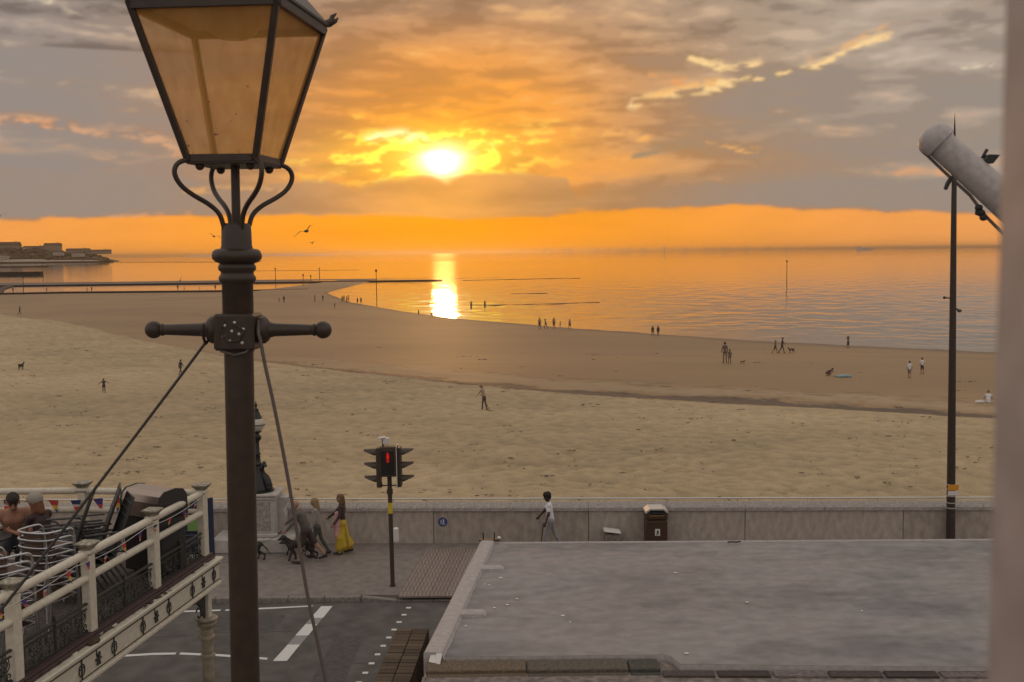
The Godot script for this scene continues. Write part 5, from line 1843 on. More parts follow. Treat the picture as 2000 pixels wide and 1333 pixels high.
func make_balcony_things() -> void:
	# stacked aluminium chairs
	var words := ["lowest", "second", "third", "fourth", "fifth", "sixth", "seventh", "topmost"]
	var proto := bistro_chair()
	var first := true
	for s in [[Vector3(-5.98, DECK, -13.55), 2.75, "stack behind the third railing post", 8], [Vector3(-6.02, DECK, -12.45), 2.6, "stack nearest the window", 8]]:
		for k in s[3]:
			var lab: String = "silver bistro chair, %s from below in the %s" % [words[k], s[2]]
			if k == 0 or k == 7:
				lab = "silver bistro chair, %s of the %s" % [words[k], s[2]]
			var at: Vector3 = s[0] + Vector3(0.006 * sin(k * 2.0), 0.098 * k, 0.012 * k)
			var turn: float = s[1] + 0.03 * sin(k * 3.1)
			if first:
				proto.position = at
				proto.rotation.y = turn
				proto.set_meta("label", lab)
				proto.set_meta("group", "stacked bistro chairs on the balcony")
				first = false
			else:
				copy(proto, "bistro_chair", lab, at, turn)
	# the chairs in use at the table
	copy(proto, "bistro_chair", "silver bistro chair occupied by the person in the cap", Vector3(-6.98, DECK, -15.72), -1.9)
	copy(proto, "bistro_chair", "silver bistro chair under the shirtless man at the table", Vector3(-7.62, DECK, -16.15), 0.35)
	copy(proto, "bistro_chair", "empty silver bistro chair turned towards the sea between table and stacks", Vector3(-6.45, DECK, -15.0), 2.9)
	# stacked black sling chairs leaning back
	var p2 := sling_chair()
	first = true
	for s in [[Vector3(-6.50, DECK, -14.7), -1.30, "left stack", 6], [Vector3(-6.30, DECK, -15.25), -1.22, "middle stack", 5], [Vector3(-6.02, DECK, -15.0), -1.05, "right stack by the barbecue", 4]]:
		for k in s[3]:
			var lab: String = "black sling chair, %s in the %s beside the railing" % [["lowest", "second from below", "third from below", "fourth from below", "fifth from below", "topmost"][5 if k == s[3] - 1 else k], s[2]]
			var turn: float = s[1] + 0.02 * sin(k * 2.2)
			var at: Vector3 = s[0] + Vector3(0, 0.09 * k, 0) + Basis(Vector3.UP, turn) * Vector3(0, 0, -0.035 * k)
			if first:
				p2.position = at
				p2.rotation.y = turn
				p2.set_meta("label", lab)
				p2.set_meta("group", "stacked black sling chairs on the balcony")
				first = false
			else:
				copy(p2, "sling_chair", lab, at, turn)
	# barbecue under a hood
	var t := thing("barbecue", "barbecue on a dark cart with a rounded metal hood in the balcony corner", "barbecue", Vector3(-5.46, DECK, -16.05), 1.05)
	var b := MB.new()
	b.box(Vector3(0, 0.48, 0), Vector3(0.50, 0.84, 0.80), 0.02)
	put("cart", b, M.bbq_dark, t)
	b = MB.new()
	var prof := PackedVector2Array([Vector2(-0.27, 0.91), Vector2(-0.27, 1.14), Vector2(-0.24, 1.24), Vector2(-0.16, 1.30), Vector2(0.05, 1.32), Vector2(0.19, 1.29), Vector2(0.26, 1.20), Vector2(0.27, 0.91)])
	b.prism(prof, 0.80, Transform3D(Basis(), Vector3(0, 0, -0.40)))
	var hood := put("hood", b, M.bbq_hood, t)
	for z in [-0.425, 0.40]:
		b = MB.new()
		var grown := PackedVector2Array()
		for q in prof:
			grown.append(Vector2(q.x * 1.03, 0.91 + (q.y - 0.91) * 1.02))
		b.prism(grown, 0.025, Transform3D(Basis(), Vector3(0, 0, z)))
		put("hood_end", b, M.bbq_dark, hood)
	b = MB.new()
	b.tube([Vector3(0.27, 1.05, -0.3), Vector3(0.32, 1.05, -0.28), Vector3(0.32, 1.05, 0.28), Vector3(0.27, 1.05, 0.3)], 0.012, 8)
	put("handle", b, M.chrome, hood)
	for s in [-0.32, 0.32]:
		b = MB.new()
		b.cyl(Vector3(-0.12, 0.07, s), Vector3(-0.07, 0.07, s), 0.07, 0.07, 14)
		put("wheel", b, M.rubber, t)
	# cafe table with small things on it
	t = thing("cafe_table", "small dark round cafe table beside the shirtless man at the left edge", "table", Vector3(-7.72, DECK, -15.42))
	b = MB.new()
	b.lathe([Vector2(0.0, 0.70), Vector2(0.33, 0.70), Vector2(0.35, 0.71), Vector2(0.35, 0.725), Vector2(0.34, 0.735), Vector2(0.0, 0.735)], Transform3D(), 28)
	put("table_top", b, M.bbq_dark, t)
	b = MB.new()
	b.cyl(Vector3(0, 0.02, 0), Vector3(0, 0.70, 0), 0.03, 0.03, 12)
	put("table_leg", b, M.chrome, t)
	b = MB.new()
	b.lathe([Vector2(0.0, 0.035), Vector2(0.21, 0.02), Vector2(0.22, 0.0), Vector2(0.0, 0.0)], Transform3D(), 20)
	put("table_base", b, M.bbq_dark, t)
	b = MB.new()
	b.lathe([Vector2(0.0, 0.0), Vector2(0.11, 0.004), Vector2(0.12, 0.014), Vector2(0.0, 0.010)], Transform3D(), 18)
	whole("plate", b, M.white_plastic, "white plate lying on the dark cafe table", "plate", "", Transform3D(Basis(), Vector3(-7.60, DECK + 0.736, -15.30)))
	b = MB.new()
	b.lathe([Vector2(0.0, 0.0), Vector2(0.03, 0.0), Vector2(0.036, 0.12), Vector2(0.032, 0.12), Vector2(0.028, 0.01), Vector2(0.0, 0.01)], Transform3D(), 14)
	whole("drinking_glass", b, M.glass_clear, "empty drinking glass standing beside the plate on the cafe table", "glass", "", Transform3D(Basis(), Vector3(-7.78, DECK + 0.736, -15.25)))
	# bunting along both rails
	_bunting("string of red, yellow and blue pennants along the sea side rail of the balcony", bal(-4.3, 0.98, 0.42), bal(-0.05, 0.99, -0.1), 12, 21)
	_bunting("string of small pennants draped along the side rail of the balcony", bal(0.075, 1.03, 0.2), bal(0.075, 1.0, 6.6), 14, 22, 0.62)

func _bunting(label: String, A: Vector3, B: Vector3, n: int, seed_: int, size := 1.0) -> void:
	var r := RandomNumberGenerator.new()
	r.seed = seed_
	var t := thing("bunting", label, "bunting")
	var pts := []
	for i in n * 3 + 1:
		var f := float(i) / (n * 3)
		pts.append(A.lerp(B, f) - Vector3(0, 0.05 * absf(sin(f * PI * n / 4.0)), 0))
	var b := MB.new()
	b.tube(pts, 0.004, 5)
	put("string", b, M.white_plastic, t)
	var d := (B - A).normalized()
	var nn := d.cross(Vector3.UP).normalized()
	for i in n:
		var o: Vector3 = pts[i * 3 + 1]
		var w := 0.085 * size
		var tilt := nn * r.randf_range(-0.08, 0.08) + d * r.randf_range(-0.05, 0.05)
		var tip := o + Vector3(0, -0.235 * size, 0) + tilt
		b = MB.new()
		var bands := [[0.0, 0.30, Color(0.035, 0.045, 0.12)], [0.30, 0.45, Color(0.55, 0.5, 0.48)], [0.45, 0.74, Color(0.62, 0.06, 0.045)], [0.74, 1.0, Color(0.68, 0.42, 0.05)]]
		if i % 3 == 1:
			bands = [[0.0, 0.45, Color(0.09, 0.05, 0.20)], [0.45, 0.72, Color(0.55, 0.09, 0.08)], [0.72, 1.0, Color(0.65, 0.5, 0.4)]]
		elif i % 3 == 2:
			bands = [[0.0, 0.4, Color(0.50, 0.06, 0.05)], [0.4, 0.7, Color(0.65, 0.40, 0.06)], [0.7, 1.0, Color(0.05, 0.06, 0.2)]]
		for q in bands:
			b.col = q[2]
			var l0: Vector3 = (o - d * w).lerp(tip, q[0])
			var r0: Vector3 = (o + d * w).lerp(tip, q[0])
			var l1: Vector3 = (o - d * w).lerp(tip, q[1])
			var r1: Vector3 = (o + d * w).lerp(tip, q[1])
			b.quad(l0, r0, r1, l1, nn)
			b.quad(l0 - nn * 0.001, r0 - nn * 0.001, r1 - nn * 0.001, l1 - nn * 0.001, -nn)
		put("pennant", b, M.flag, t)
# ---------------------------------------------------------------- people and animals: tapered bones joined smoothly and meshed as one skin
func skin(bones: Array, cell: float, k: float, into: MB) -> void:
	var lo := Vector3(1e9, 1e9, 1e9)
	var hi := -lo
	for q in bones:
		var r: float = maxf(q[2], q[3]) + 2.0 * cell
		lo = lo.min(q[0] - Vector3.ONE * r).min(q[1] - Vector3.ONE * r)
		hi = hi.max(q[0] + Vector3.ONE * r).max(q[1] + Vector3.ONE * r)
	var nx := int((hi.x - lo.x) / cell) + 2
	var ny := int((hi.y - lo.y) / cell) + 2
	var nz := int((hi.z - lo.z) / cell) + 2
	var f := PackedFloat32Array()
	f.resize(nx * ny * nz)
	f.fill(10.0)
	var near := PackedFloat32Array()
	near.resize(nx * ny * nz)
	near.fill(10.0)
	var who := PackedByteArray()
	who.resize(nx * ny * nz)
	for bi in bones.size():
		var q: Array = bones[bi]
		var a: Vector3 = q[0]
		var b: Vector3 = q[1]
		var ra: float = q[2]
		var rb: float = q[3]
		var ab := b - a
		var l2 := maxf(ab.length_squared(), 1e-9)
		var pad := maxf(ra, rb) + maxf(k, 2.0 * cell)
		var i0 := ((a.min(b) - Vector3.ONE * pad - lo) / cell).floor()
		var i1 := ((a.max(b) + Vector3.ONE * pad - lo) / cell).ceil()
		for z in range(maxi(int(i0.z), 0), mini(int(i1.z) + 1, nz)):
			for y in range(maxi(int(i0.y), 0), mini(int(i1.y) + 1, ny)):
				var row := (z * ny + y) * nx
				for x in range(maxi(int(i0.x), 0), mini(int(i1.x) + 1, nx)):
					var p := lo + Vector3(x, y, z) * cell - a
					var h := clampf(p.dot(ab) / l2, 0.0, 1.0)
					var d := (p - ab * h).length() - lerpf(ra, rb, h)
					var at := row + x
					if d < near[at]:
						near[at] = d
						who[at] = bi
					var o := f[at]
					var m := maxf(k - absf(o - d), 0.0) / k
					f[at] = minf(o, d) - m * m * k * 0.25
	# surface nets
	var vid := PackedInt32Array()
	vid.resize(nx * ny * nz)
	vid.fill(-1)
	var vs := PackedVector3Array()
	var ns := PackedVector3Array()
	var cs := PackedColorArray()
	var step := [1, nx, nx * ny]
	var off := PackedInt32Array()
	for i in 8:
		off.append((i & 1) + ((i >> 1) & 1) * nx + ((i >> 2) & 1) * nx * ny)
	for z in nz - 1:
		for y in ny - 1:
			for x in nx - 1:
				var at := (z * ny + y) * nx + x
				if f[at] > 3.0 * cell or f[at] < -3.0 * cell:
					continue
				var inside := 0
				for i in 8:
					if f[at + off[i]] < 0.0:
						inside += 1
				if inside == 0 or inside == 8:
					continue
				var sum := Vector3.ZERO
				var n := 0
				for i in 8:
					for ax in 3:
						if i & (1 << ax):
							continue
						var j := i | (1 << ax)
						var v0 := f[at + off[i]]
						var v1 := f[at + off[j]]
						if (v0 < 0.0) != (v1 < 0.0):
							var t := v0 / (v0 - v1)
							var c0 := Vector3(i & 1, (i >> 1) & 1, (i >> 2) & 1)
							c0[ax] += t
							sum += c0
							n += 1
				var c := sum / n
				var g := Vector3(f[at + off[1]] - f[at] + f[at + off[3]] - f[at + off[2]] + f[at + off[5]] - f[at + off[4]] + f[at + off[7]] - f[at + off[6]], f[at + off[2]] - f[at] + f[at + off[3]] - f[at + off[1]] + f[at + off[6]] - f[at + off[4]] + f[at + off[7]] - f[at + off[5]], f[at + off[4]] - f[at] + f[at + off[5]] - f[at + off[1]] + f[at + off[6]] - f[at + off[2]] + f[at + off[7]] - f[at + off[3]])
				vid[at] = vs.size()
				vs.append(lo + (Vector3(x, y, z) + c) * cell)
				ns.append(g.normalized())
				cs.append(bones[who[at + off[int(roundf(c.x)) + 2 * int(roundf(c.y)) + 4 * int(roundf(c.z))]]][4])
	for z in range(1, nz - 1):
		for y in range(1, ny - 1):
			for x in range(1, nx - 1):
				var at := (z * ny + y) * nx + x
				if absf(f[at]) > 3.0 * cell:
					continue
				for ax in 3:
					if (f[at] < 0.0) == (f[at + step[ax]] < 0.0):
						continue
					var u: int = step[(ax + 1) % 3]
					var w: int = step[(ax + 2) % 3]
					var q := [vid[at], vid[at - u], vid[at - u - w], vid[at - w]]
					if q[0] < 0 or q[1] < 0 or q[2] < 0 or q[3] < 0:
						continue
					for tr in [[0, 1, 2], [0, 2, 3]]:
						var A: int = q[tr[0]]
						var B: int = q[tr[1]]
						var C: int = q[tr[2]]
						var fl := (vs[B] - vs[A]).cross(vs[C] - vs[A])
						if fl.dot(ns[A] + ns[B] + ns[C]) > 0.0:
							var s := B
							B = C
							C = s
						for e in [A, B, C]:
							into.v.append(vs[e])
							into.n.append(ns[e])
							into.c.append(cs[e])

const SKIN := Color(0.33, 0.19, 0.125)
const SKIN_TAN := Color(0.36, 0.19, 0.125)
const SKIN_DARK := Color(0.055, 0.030, 0.020)

# joints for a pose; facing +z, left hand on +x. Angles in degrees, forward positive.
func joints(p: Dictionary) -> Dictionary:
	var s: float = p.get("h", 1.72) / 1.75
	var J := {}
	var lean := deg_to_rad(p.get("lean", 3.0))
	var legs := []
	var low := 0.0
	for side in [1.0, -1.0]:
		var g: Array = p.get("legl" if side > 0 else "legr", [4.0, 6.0])
		var a := deg_to_rad(g[0])
		var b := deg_to_rad(g[0] - g[1])
		var sp := deg_to_rad(g[2] if g.size() > 2 else 3.0)
		var hip := Vector3(side * 0.088, -0.02, 0) * s
		var knee := hip + Vector3(side * sin(sp), -cos(a) * cos(sp), sin(a)) * 0.43 * s
		var ank := knee + Vector3(side * sin(sp) * 0.4, -cos(b), sin(b)) * 0.41 * s
		var pitch := clampf(b * 0.8, -0.9, 0.5)
		var toe := ank + Vector3(side * 0.03, -0.045 * cos(pitch) + 0.17 * sin(pitch), 0.17 * cos(pitch)) * s
		var heel := ank + Vector3(0, -0.05, -0.045) * s
		low = minf(low, minf(toe.y - 0.03 * s, heel.y - 0.035 * s))
		legs.append([hip, knee, ank, toe, heel])
	var py: float = p.get("seat", -low)
	var pel := Vector3(0, py, 0)
	J.pel = pel
	for i in 2:
		var n: String = ["l", "r"][i]
		J["hip" + n] = pel + legs[i][0]
		J["knee" + n] = pel + legs[i][1]
		J["ank" + n] = pel + legs[i][2]
		J["toe" + n] = pel + legs[i][3]
		J["heel" + n] = pel + legs[i][4]
	var up := Vector3(0, cos(lean), sin(lean))
	var tw := Basis(Vector3.UP, deg_to_rad(p.get("twist", 0.0)))
	J.waist = pel + up * 0.16 * s
	var bend := deg_to_rad(p.get("bend", 0.0))
	var up2 := Vector3(0, cos(lean + bend), sin(lean + bend))
	J.chest = J.waist + up2 * 0.24 * s
	J.neck = J.chest + up2 * 0.15 * s
	var nod := lean * 0.6 + bend * 0.7 + deg_to_rad(p.get("nod", 0.0))
	var hb := Basis(Vector3.UP, deg_to_rad(p.get("turn", 0.0))) * Basis(Vector3.RIGHT, nod)
	J.head = J.neck + (up2 * 0.065 + hb * Vector3(0, 0.095, 0.022)) * s
	J.hb = hb
	for i in 2:
		var n: String = ["l", "r"][i]
		var side := 1.0 - 2.0 * i
		var g: Array = p.get("arm" + n, [5.0, 8.0, 15.0])
		var a := deg_to_rad(g[0])
		var ab := deg_to_rad(g[1])
		var e := deg_to_rad(g[0] + g[2])
		var inn := deg_to_rad(g[3] if g.size() > 3 else 0.0)
		var sh: Vector3 = J.chest + up2 * 0.095 * s + tw * Vector3(side * p.get("shoulder", 0.175), 0, 0) * s
		var el := sh + tw * Vector3(side * sin(ab), -cos(a) * cos(ab), sin(a) * cos(ab)) * 0.285 * s
		var wr := el + tw * Vector3(side * sin(ab - inn), -cos(e) * cos(ab - inn), sin(e) * cos(ab - inn)) * 0.25 * s
		J["sh" + n] = sh
		J["el" + n] = el
		J["wr" + n] = wr
		J["ha" + n] = wr + (wr - el).normalized() * 0.085 * s
	J.s = s
	return J

func body(p: Dictionary, cell: float, fingers := false, face := false) -> ArrayMesh:
	var J := joints(p)
	var s: float = J.s
	var w: float = s * p.get("wide", 1.0)
	var sk: Color = p.get("skin", SKIN)
	var top: Color = p.get("top", Color(0.1, 0.1, 0.1))
	var bot: Color = p.get("bottom", Color(0.05, 0.05, 0.06))
	var shoe: Color = p.get("shoe", Color(0.04, 0.035, 0.03))
	var hair: Color = p.get("hair", Color(0.03, 0.02, 0.015))
	var shirt: Color = sk if p.get("bare", false) else top
	var B := []
	B.append([J.hipl, J.hipr, 0.108 * w, 0.108 * w, bot])
	B.append([J.pel, J.waist, 0.118 * w, 0.112 * w, bot if p.get("bare", false) else top])
	B.append([J.waist + Vector3(0.035 * w, 0, 0), J.chest + Vector3(0.06 * w, 0, 0.01), 0.095 * w, 0.112 * w, shirt])
	B.append([J.waist - Vector3(0.035 * w, 0, 0), J.chest + Vector3(-0.06 * w, 0, 0.01), 0.095 * w, 0.112 * w, shirt])
	B.append([J.shl, J.shr, 0.062 * w, 0.062 * w, shirt])
	B.append([J.chest, J.neck, 0.10 * w, 0.060 * s, shirt])
	B.append([J.neck - Vector3(0, 0.01, 0), J.head, 0.052 * s, 0.050 * s, sk])
	for n in ["l", "r"]:
		var ish: bool = p.get("shorts", false)
		var mid: Vector3 = J["hip" + n].lerp(J["knee" + n], 0.88)
		B.append([J["hip" + n], mid, 0.092 * w, (0.078 if ish else 0.062) * w, bot])
		if ish:
			B.append([mid, J["knee" + n], 0.056 * s, 0.052 * s, sk])
		B.append([J["knee" + n], J["knee" + n].lerp(J["ank" + n], 0.35), 0.054 * s, 0.054 * s, sk if ish else bot])
		B.append([J["knee" + n].lerp(J["ank" + n], 0.35), J["ank" + n], 0.054 * s, (0.036 if ish else 0.045) * s, sk if ish else bot])
		B.append([J["heel" + n], J["toe" + n], 0.042 * s, 0.033 * s, shoe])
		B.append([J["ank" + n], J["heel" + n], 0.038 * s, 0.040 * s, shoe])
		var sl: float = 0.0 if p.get("bare", false) else p.get("sleeve", 0.6)
		var el: Vector3 = J["el" + n]
		var sh: Vector3 = J["sh" + n]
		var wr: Vector3 = J["wr" + n]
		if sl >= 1.0:
			B.append([sh, el, 0.054 * w, 0.045 * s, top])
			B.append([el, wr, 0.044 * s, 0.034 * s, top])
		else:
			var cut := sh.lerp(el, maxf(sl, 0.02))
			B.append([sh, cut, 0.055 * w, 0.052 * w, shirt])
			B.append([cut, el, 0.043 * s, 0.038 * s, sk])
			B.append([el, wr, 0.038 * s, 0.027 * s, sk])
		if not fingers:
			B.append([wr, J["ha" + n], 0.032 * s, 0.026 * s, sk])
		else:
			B.append([wr, wr.lerp(J["ha" + n], 0.35), 0.026 * s, 0.025 * s, sk])
	if p.get("skirt", false):
		var hem: Vector3 = (J.ankl + J.ankr) / 2 + Vector3(0, p.get("hem", 0.03), 0)
		var sc: Color = p.get("skirt_color", bot)
		B.append([J.pel + Vector3(0, 0.03, 0), J.pel.lerp(hem, 0.5), 0.13 * w, 0.17 * w, sc])
		B.append([J.pel.lerp(hem, 0.5), hem + Vector3(0, 0.12, 0), 0.17 * w, 0.20 * w, sc])
		B.append([J.pel + Vector3(0, 0.0, 0), J.kneel, 0.12 * w, 0.14 * w, sc])
		for i in 9:
			var a := TAU * i / 9.0
			var u := Vector3(sin(a), 0, cos(a))
			B.append([J.pel + u * 0.10 * w, hem + Vector3(0, 0.10, 0) + u * 0.195 * w, 0.025, 0.035, sc * (Color(0.62, 0.60, 0.5) if i % 2 else Color(1.1, 1.1, 1.3))])  # folds alternately darker and lighter: fold shading put into the cloth colour
		B.append([J.kneel, J.ankl + Vector3(0, 0.12, 0), 0.13 * w, 0.13 * w, sc])
		B.append([J.kneer, J.ankr + Vector3(0, 0.12, 0), 0.13 * w, 0.13 * w, sc])
	for e in p.get("extra", []):
		B.append([_local(J, e[0]), _local(J, e[1]), e[2], e[3], e[4]])
	var hb: Basis = J.hb
	var H: Vector3 = J.head
	var hd := []
	hd.append([H + hb * Vector3(0, 0.035, -0.018) * s, H + hb * Vector3(0, 0.030, 0.018) * s, 0.088 * s, 0.080 * s, sk])
	hd.append([H + hb * Vector3(0, -0.015, 0.025) * s, H + hb * Vector3(0, -0.07, 0.052) * s, 0.066 * s, 0.040 * s, sk])
	hd.append([H + hb * Vector3(0, 0.02, 0.092) * s, H + hb * Vector3(0, -0.018, 0.112) * s, 0.012 * s, 0.016 * s, sk])
	for q in [1.0, -1.0]:
		hd.append([H + hb * Vector3(q * 0.083, 0.015, 0.0) * s, H + hb * Vector3(q * 0.086, -0.02, 0.006) * s, 0.017 * s, 0.012 * s, sk])
	if not p.get("bald", false):
		hd.append([H + hb * Vector3(0, 0.055, -0.028) * s, H + hb * Vector3(0, 0.065, 0.018) * s, 0.092 * s, 0.078 * s, hair])
		hd.append([H + hb * Vector3(0, 0.0, -0.05) * s, H + hb * Vector3(0, 0.04, -0.04) * s, 0.068 * s, 0.08 * s, hair])
	if p.get("afro", false):
		hd.append([H + hb * Vector3(0, 0.075, -0.02) * s, H + hb * Vector3(0, 0.085, 0.03) * s, 0.112 * s, 0.095 * s, hair])
	if p.get("long_hair", 0.0) > 0.0:
		var l: float = p.long_hair
		hd.append([H + hb * Vector3(0, 0.03, -0.05) * s, H + hb * Vector3(0, -0.12, -0.075) * s, 0.085 * s, 0.075 * s, hair])
		hd.append([H + hb * Vector3(0, -0.12, -0.075) * s, H + hb * Vector3(0, -0.12 - l, -0.10) * s, 0.075 * s, 0.055 * s, hair])
		for q in [1.0, -1.0]:
			hd.append([H + hb * Vector3(q * 0.06, 0.03, -0.01) * s, H + hb * Vector3(q * 0.075, -0.14, -0.02) * s, 0.04 * s, 0.035 * s, hair])
	if p.get("cap", false):
		var cc: Color = p.get("cap_color", Color(0.4, 0.37, 0.33))
		hd.append([H + hb * Vector3(0, 0.062, -0.035) * s, H + hb * Vector3(0, 0.066, 0.02) * s, 0.108 * s, 0.102 * s, cc])
		for q in [-0.035, 0.0, 0.035]:
			hd.append([H + hb * Vector3(q, 0.055, 0.08) * s, H + hb * Vector3(q * 0.9, 0.042, 0.165) * s, 0.014 * s, 0.011 * s, cc])
	if face:
		for q in [1.0, -1.0]:
			hd.append([H + hb * Vector3(q * 0.032, 0.022, 0.084) * s, H + hb * Vector3(q * 0.034, 0.022, 0.086) * s, 0.0125 * s, 0.0125 * s, Color(0.02, 0.015, 0.012)])
			hd.append([H + hb * Vector3(q * 0.018, 0.043, 0.090) * s, H + hb * Vector3(q * 0.046, 0.045, 0.080) * s, 0.009 * s, 0.008 * s, hair])
		hd.append([H + hb * Vector3(0.020, -0.052, 0.088) * s, H + hb * Vector3(-0.020, -0.052, 0.088) * s, 0.0085 * s, 0.0085 * s, sk * Color(0.75, 0.45, 0.45)])
	var b := MB.new()
	if face:
		skin(B, cell, 0.035 * s, b)
		skin(hd, 0.0065, 0.012, b)
	else:
		B.append_array(hd)
		skin(B, cell, maxf(0.03 * s, cell * 1.1), b)
	if fingers:
		for n in ["l", "r"]:
			var wr: Vector3 = J["wr" + n]
			var dir: Vector3 = (J["ha" + n] - wr).normalized()
			var side := 1.0 if n == "l" else -1.0
			var across := dir.cross(Vector3(side, 0, 0)).normalized()
			if across.length() < 0.5:
				across = Vector3(0, 0, 1)
			var palm := across.cross(dir).normalized() * -side
			var hn := []
			for i in 4:
				var o := (i - 1.5) * 0.0185 * s
				var root := wr + dir * 0.085 * s + across * o * -1.0
				hn.append([wr + dir * 0.01 * s, root, 0.021 * s, 0.0125 * s, sk])
				var L: float = [0.062, 0.072, 0.068, 0.052][i] * s
				var grip: float = p.get("grip" + n, 0.5)
				var d1 := (dir + palm * 0.35 * grip * 2.0).normalized()
				var d2 := (dir * (1.0 - grip) + palm * (0.3 + grip)).normalized()
				var k1 := root + d1 * L * 0.5
				hn.append([root, k1, 0.0105 * s, 0.0095 * s, sk])
				hn.append([k1, k1 + d2 * L * 0.55, 0.0095 * s, 0.0075 * s, sk])
			var tr := wr + dir * 0.03 * s + across * 0.030 * s
			hn.append([wr + dir * 0.018 * s, tr, 0.016 * s, 0.0135 * s, sk])
			var tm := tr + (dir * 0.75 + across * 0.6 + palm * 0.3).normalized() * 0.034 * s
			hn.append([tr, tm, 0.0125 * s, 0.0105 * s, sk])
			hn.append([tm, tm + (dir * 0.8 + across * 0.1 + palm * 0.6).normalized() * 0.028 * s, 0.0105 * s, 0.008 * s, sk])
			skin(hn, 0.0055, 0.007, b)
	return b.mesh()

func _local(J: Dictionary, q: Variant) -> Vector3:
	if q is Array:
		return J[q[0]] + q[1] * J.s
	return J[q]

func quadruped(h: float, col: Color, p: Dictionary, cell: float) -> ArrayMesh:
	# a dog standing or walking along +z, h at the withers
	var B := []
	var under: Color = p.get("under", col)
	var wz := 0.42 * h
	var rz := -0.52 * h
	B.append([Vector3(0, 0.80 * h, wz), Vector3(0, 0.84 * h, 0.0), 0.20 * h, 0.17 * h, col])
	B.append([Vector3(0, 0.74 * h, wz + 0.02 * h), Vector3(0, 0.80 * h, 0.0), 0.19 * h, 0.13 * h, under])
	B.append([Vector3(0, 0.84 * h, 0.0), Vector3(0, 0.86 * h, rz), 0.16 * h, 0.16 * h, col])
	var lift: float = p.get("head", 0.0)
	var hd := Vector3(0, (1.16 + lift) * h, wz + 0.42 * h)
	B.append([Vector3(0, 0.9 * h, wz + 0.06 * h), hd, 0.14 * h, 0.105 * h, col])
	B.append([hd, hd + Vector3(0, -0.02 * h, 0.07 * h), 0.125 * h, 0.11 * h, col])
	B.append([hd + Vector3(0, -0.04 * h, 0.08 * h), hd + Vector3(0, -0.09 * h, 0.27 * h), 0.075 * h, 0.048 * h, col])
	for s in [1.0, -1.0]:
		B.append([hd + Vector3(s * 0.07 * h, 0.07 * h, 0.0), hd + Vector3(s * 0.12 * h, 0.0, -0.03 * h), 0.035 * h, 0.03 * h, col])
		var st: float = p.get("stride", 0.12) * s
		var elbow := Vector3(s * 0.12 * h, 0.52 * h, wz - 0.02 * h)
		var wrist := Vector3(s * 0.11 * h, 0.22 * h, wz + st * h)
		var paw := Vector3(s * 0.11 * h, 0.03 * h, wz + st * 1.25 * h)
		B.append([Vector3(s * 0.11 * h, 0.75 * h, wz + 0.04 * h), elbow, 0.10 * h, 0.075 * h, col])
		B.append([elbow, wrist, 0.065 * h, 0.05 * h, col])
		B.append([wrist, paw, 0.048 * h, 0.045 * h, col])
		B.append([paw, paw + Vector3(0, 0, 0.07 * h), 0.045 * h, 0.035 * h, col])
		var knee := Vector3(s * 0.12 * h, 0.52 * h, rz + (0.16 - st * 0.6) * h)
		var hock := Vector3(s * 0.11 * h, 0.29 * h, rz + (-0.15 - st) * h)
		var foot := Vector3(s * 0.11 * h, 0.03 * h, rz + (-0.08 - st * 1.2) * h)
		B.append([Vector3(s * 0.10 * h, 0.80 * h, rz + 0.02 * h), knee, 0.13 * h, 0.085 * h, col])
		B.append([knee, hock, 0.08 * h, 0.045 * h, col])
		B.append([hock, foot, 0.042 * h, 0.042 * h, col])
		B.append([foot, foot + Vector3(0, 0, 0.08 * h), 0.042 * h, 0.034 * h, col])
	var tail: float = p.get("tail", 0.25)
	B.append([Vector3(0, 0.88 * h, rz - 0.12 * h), Vector3(0, (0.88 + tail * 0.6) * h, rz - 0.38 * h), 0.045 * h, 0.035 * h, col])
	B.append([Vector3(0, (0.88 + tail * 0.6) * h, rz - 0.38 * h), Vector3(0, (0.88 + tail * 1.4) * h, rz - 0.58 * h), 0.035 * h, 0.02 * h, col])
	var b := MB.new()
	skin(B, cell, 0.06 * h, b)
	return b.mesh()

func person(label: String, at: Vector3, face_deg: float, p: Dictionary, cell: float, fingers := false, face := false, group := "") -> MeshInstance3D:
	return whole("person", body(p, cell, fingers, face), M.body, label, "person", group, Transform3D(Basis(Vector3.UP, deg_to_rad(face_deg)), at))

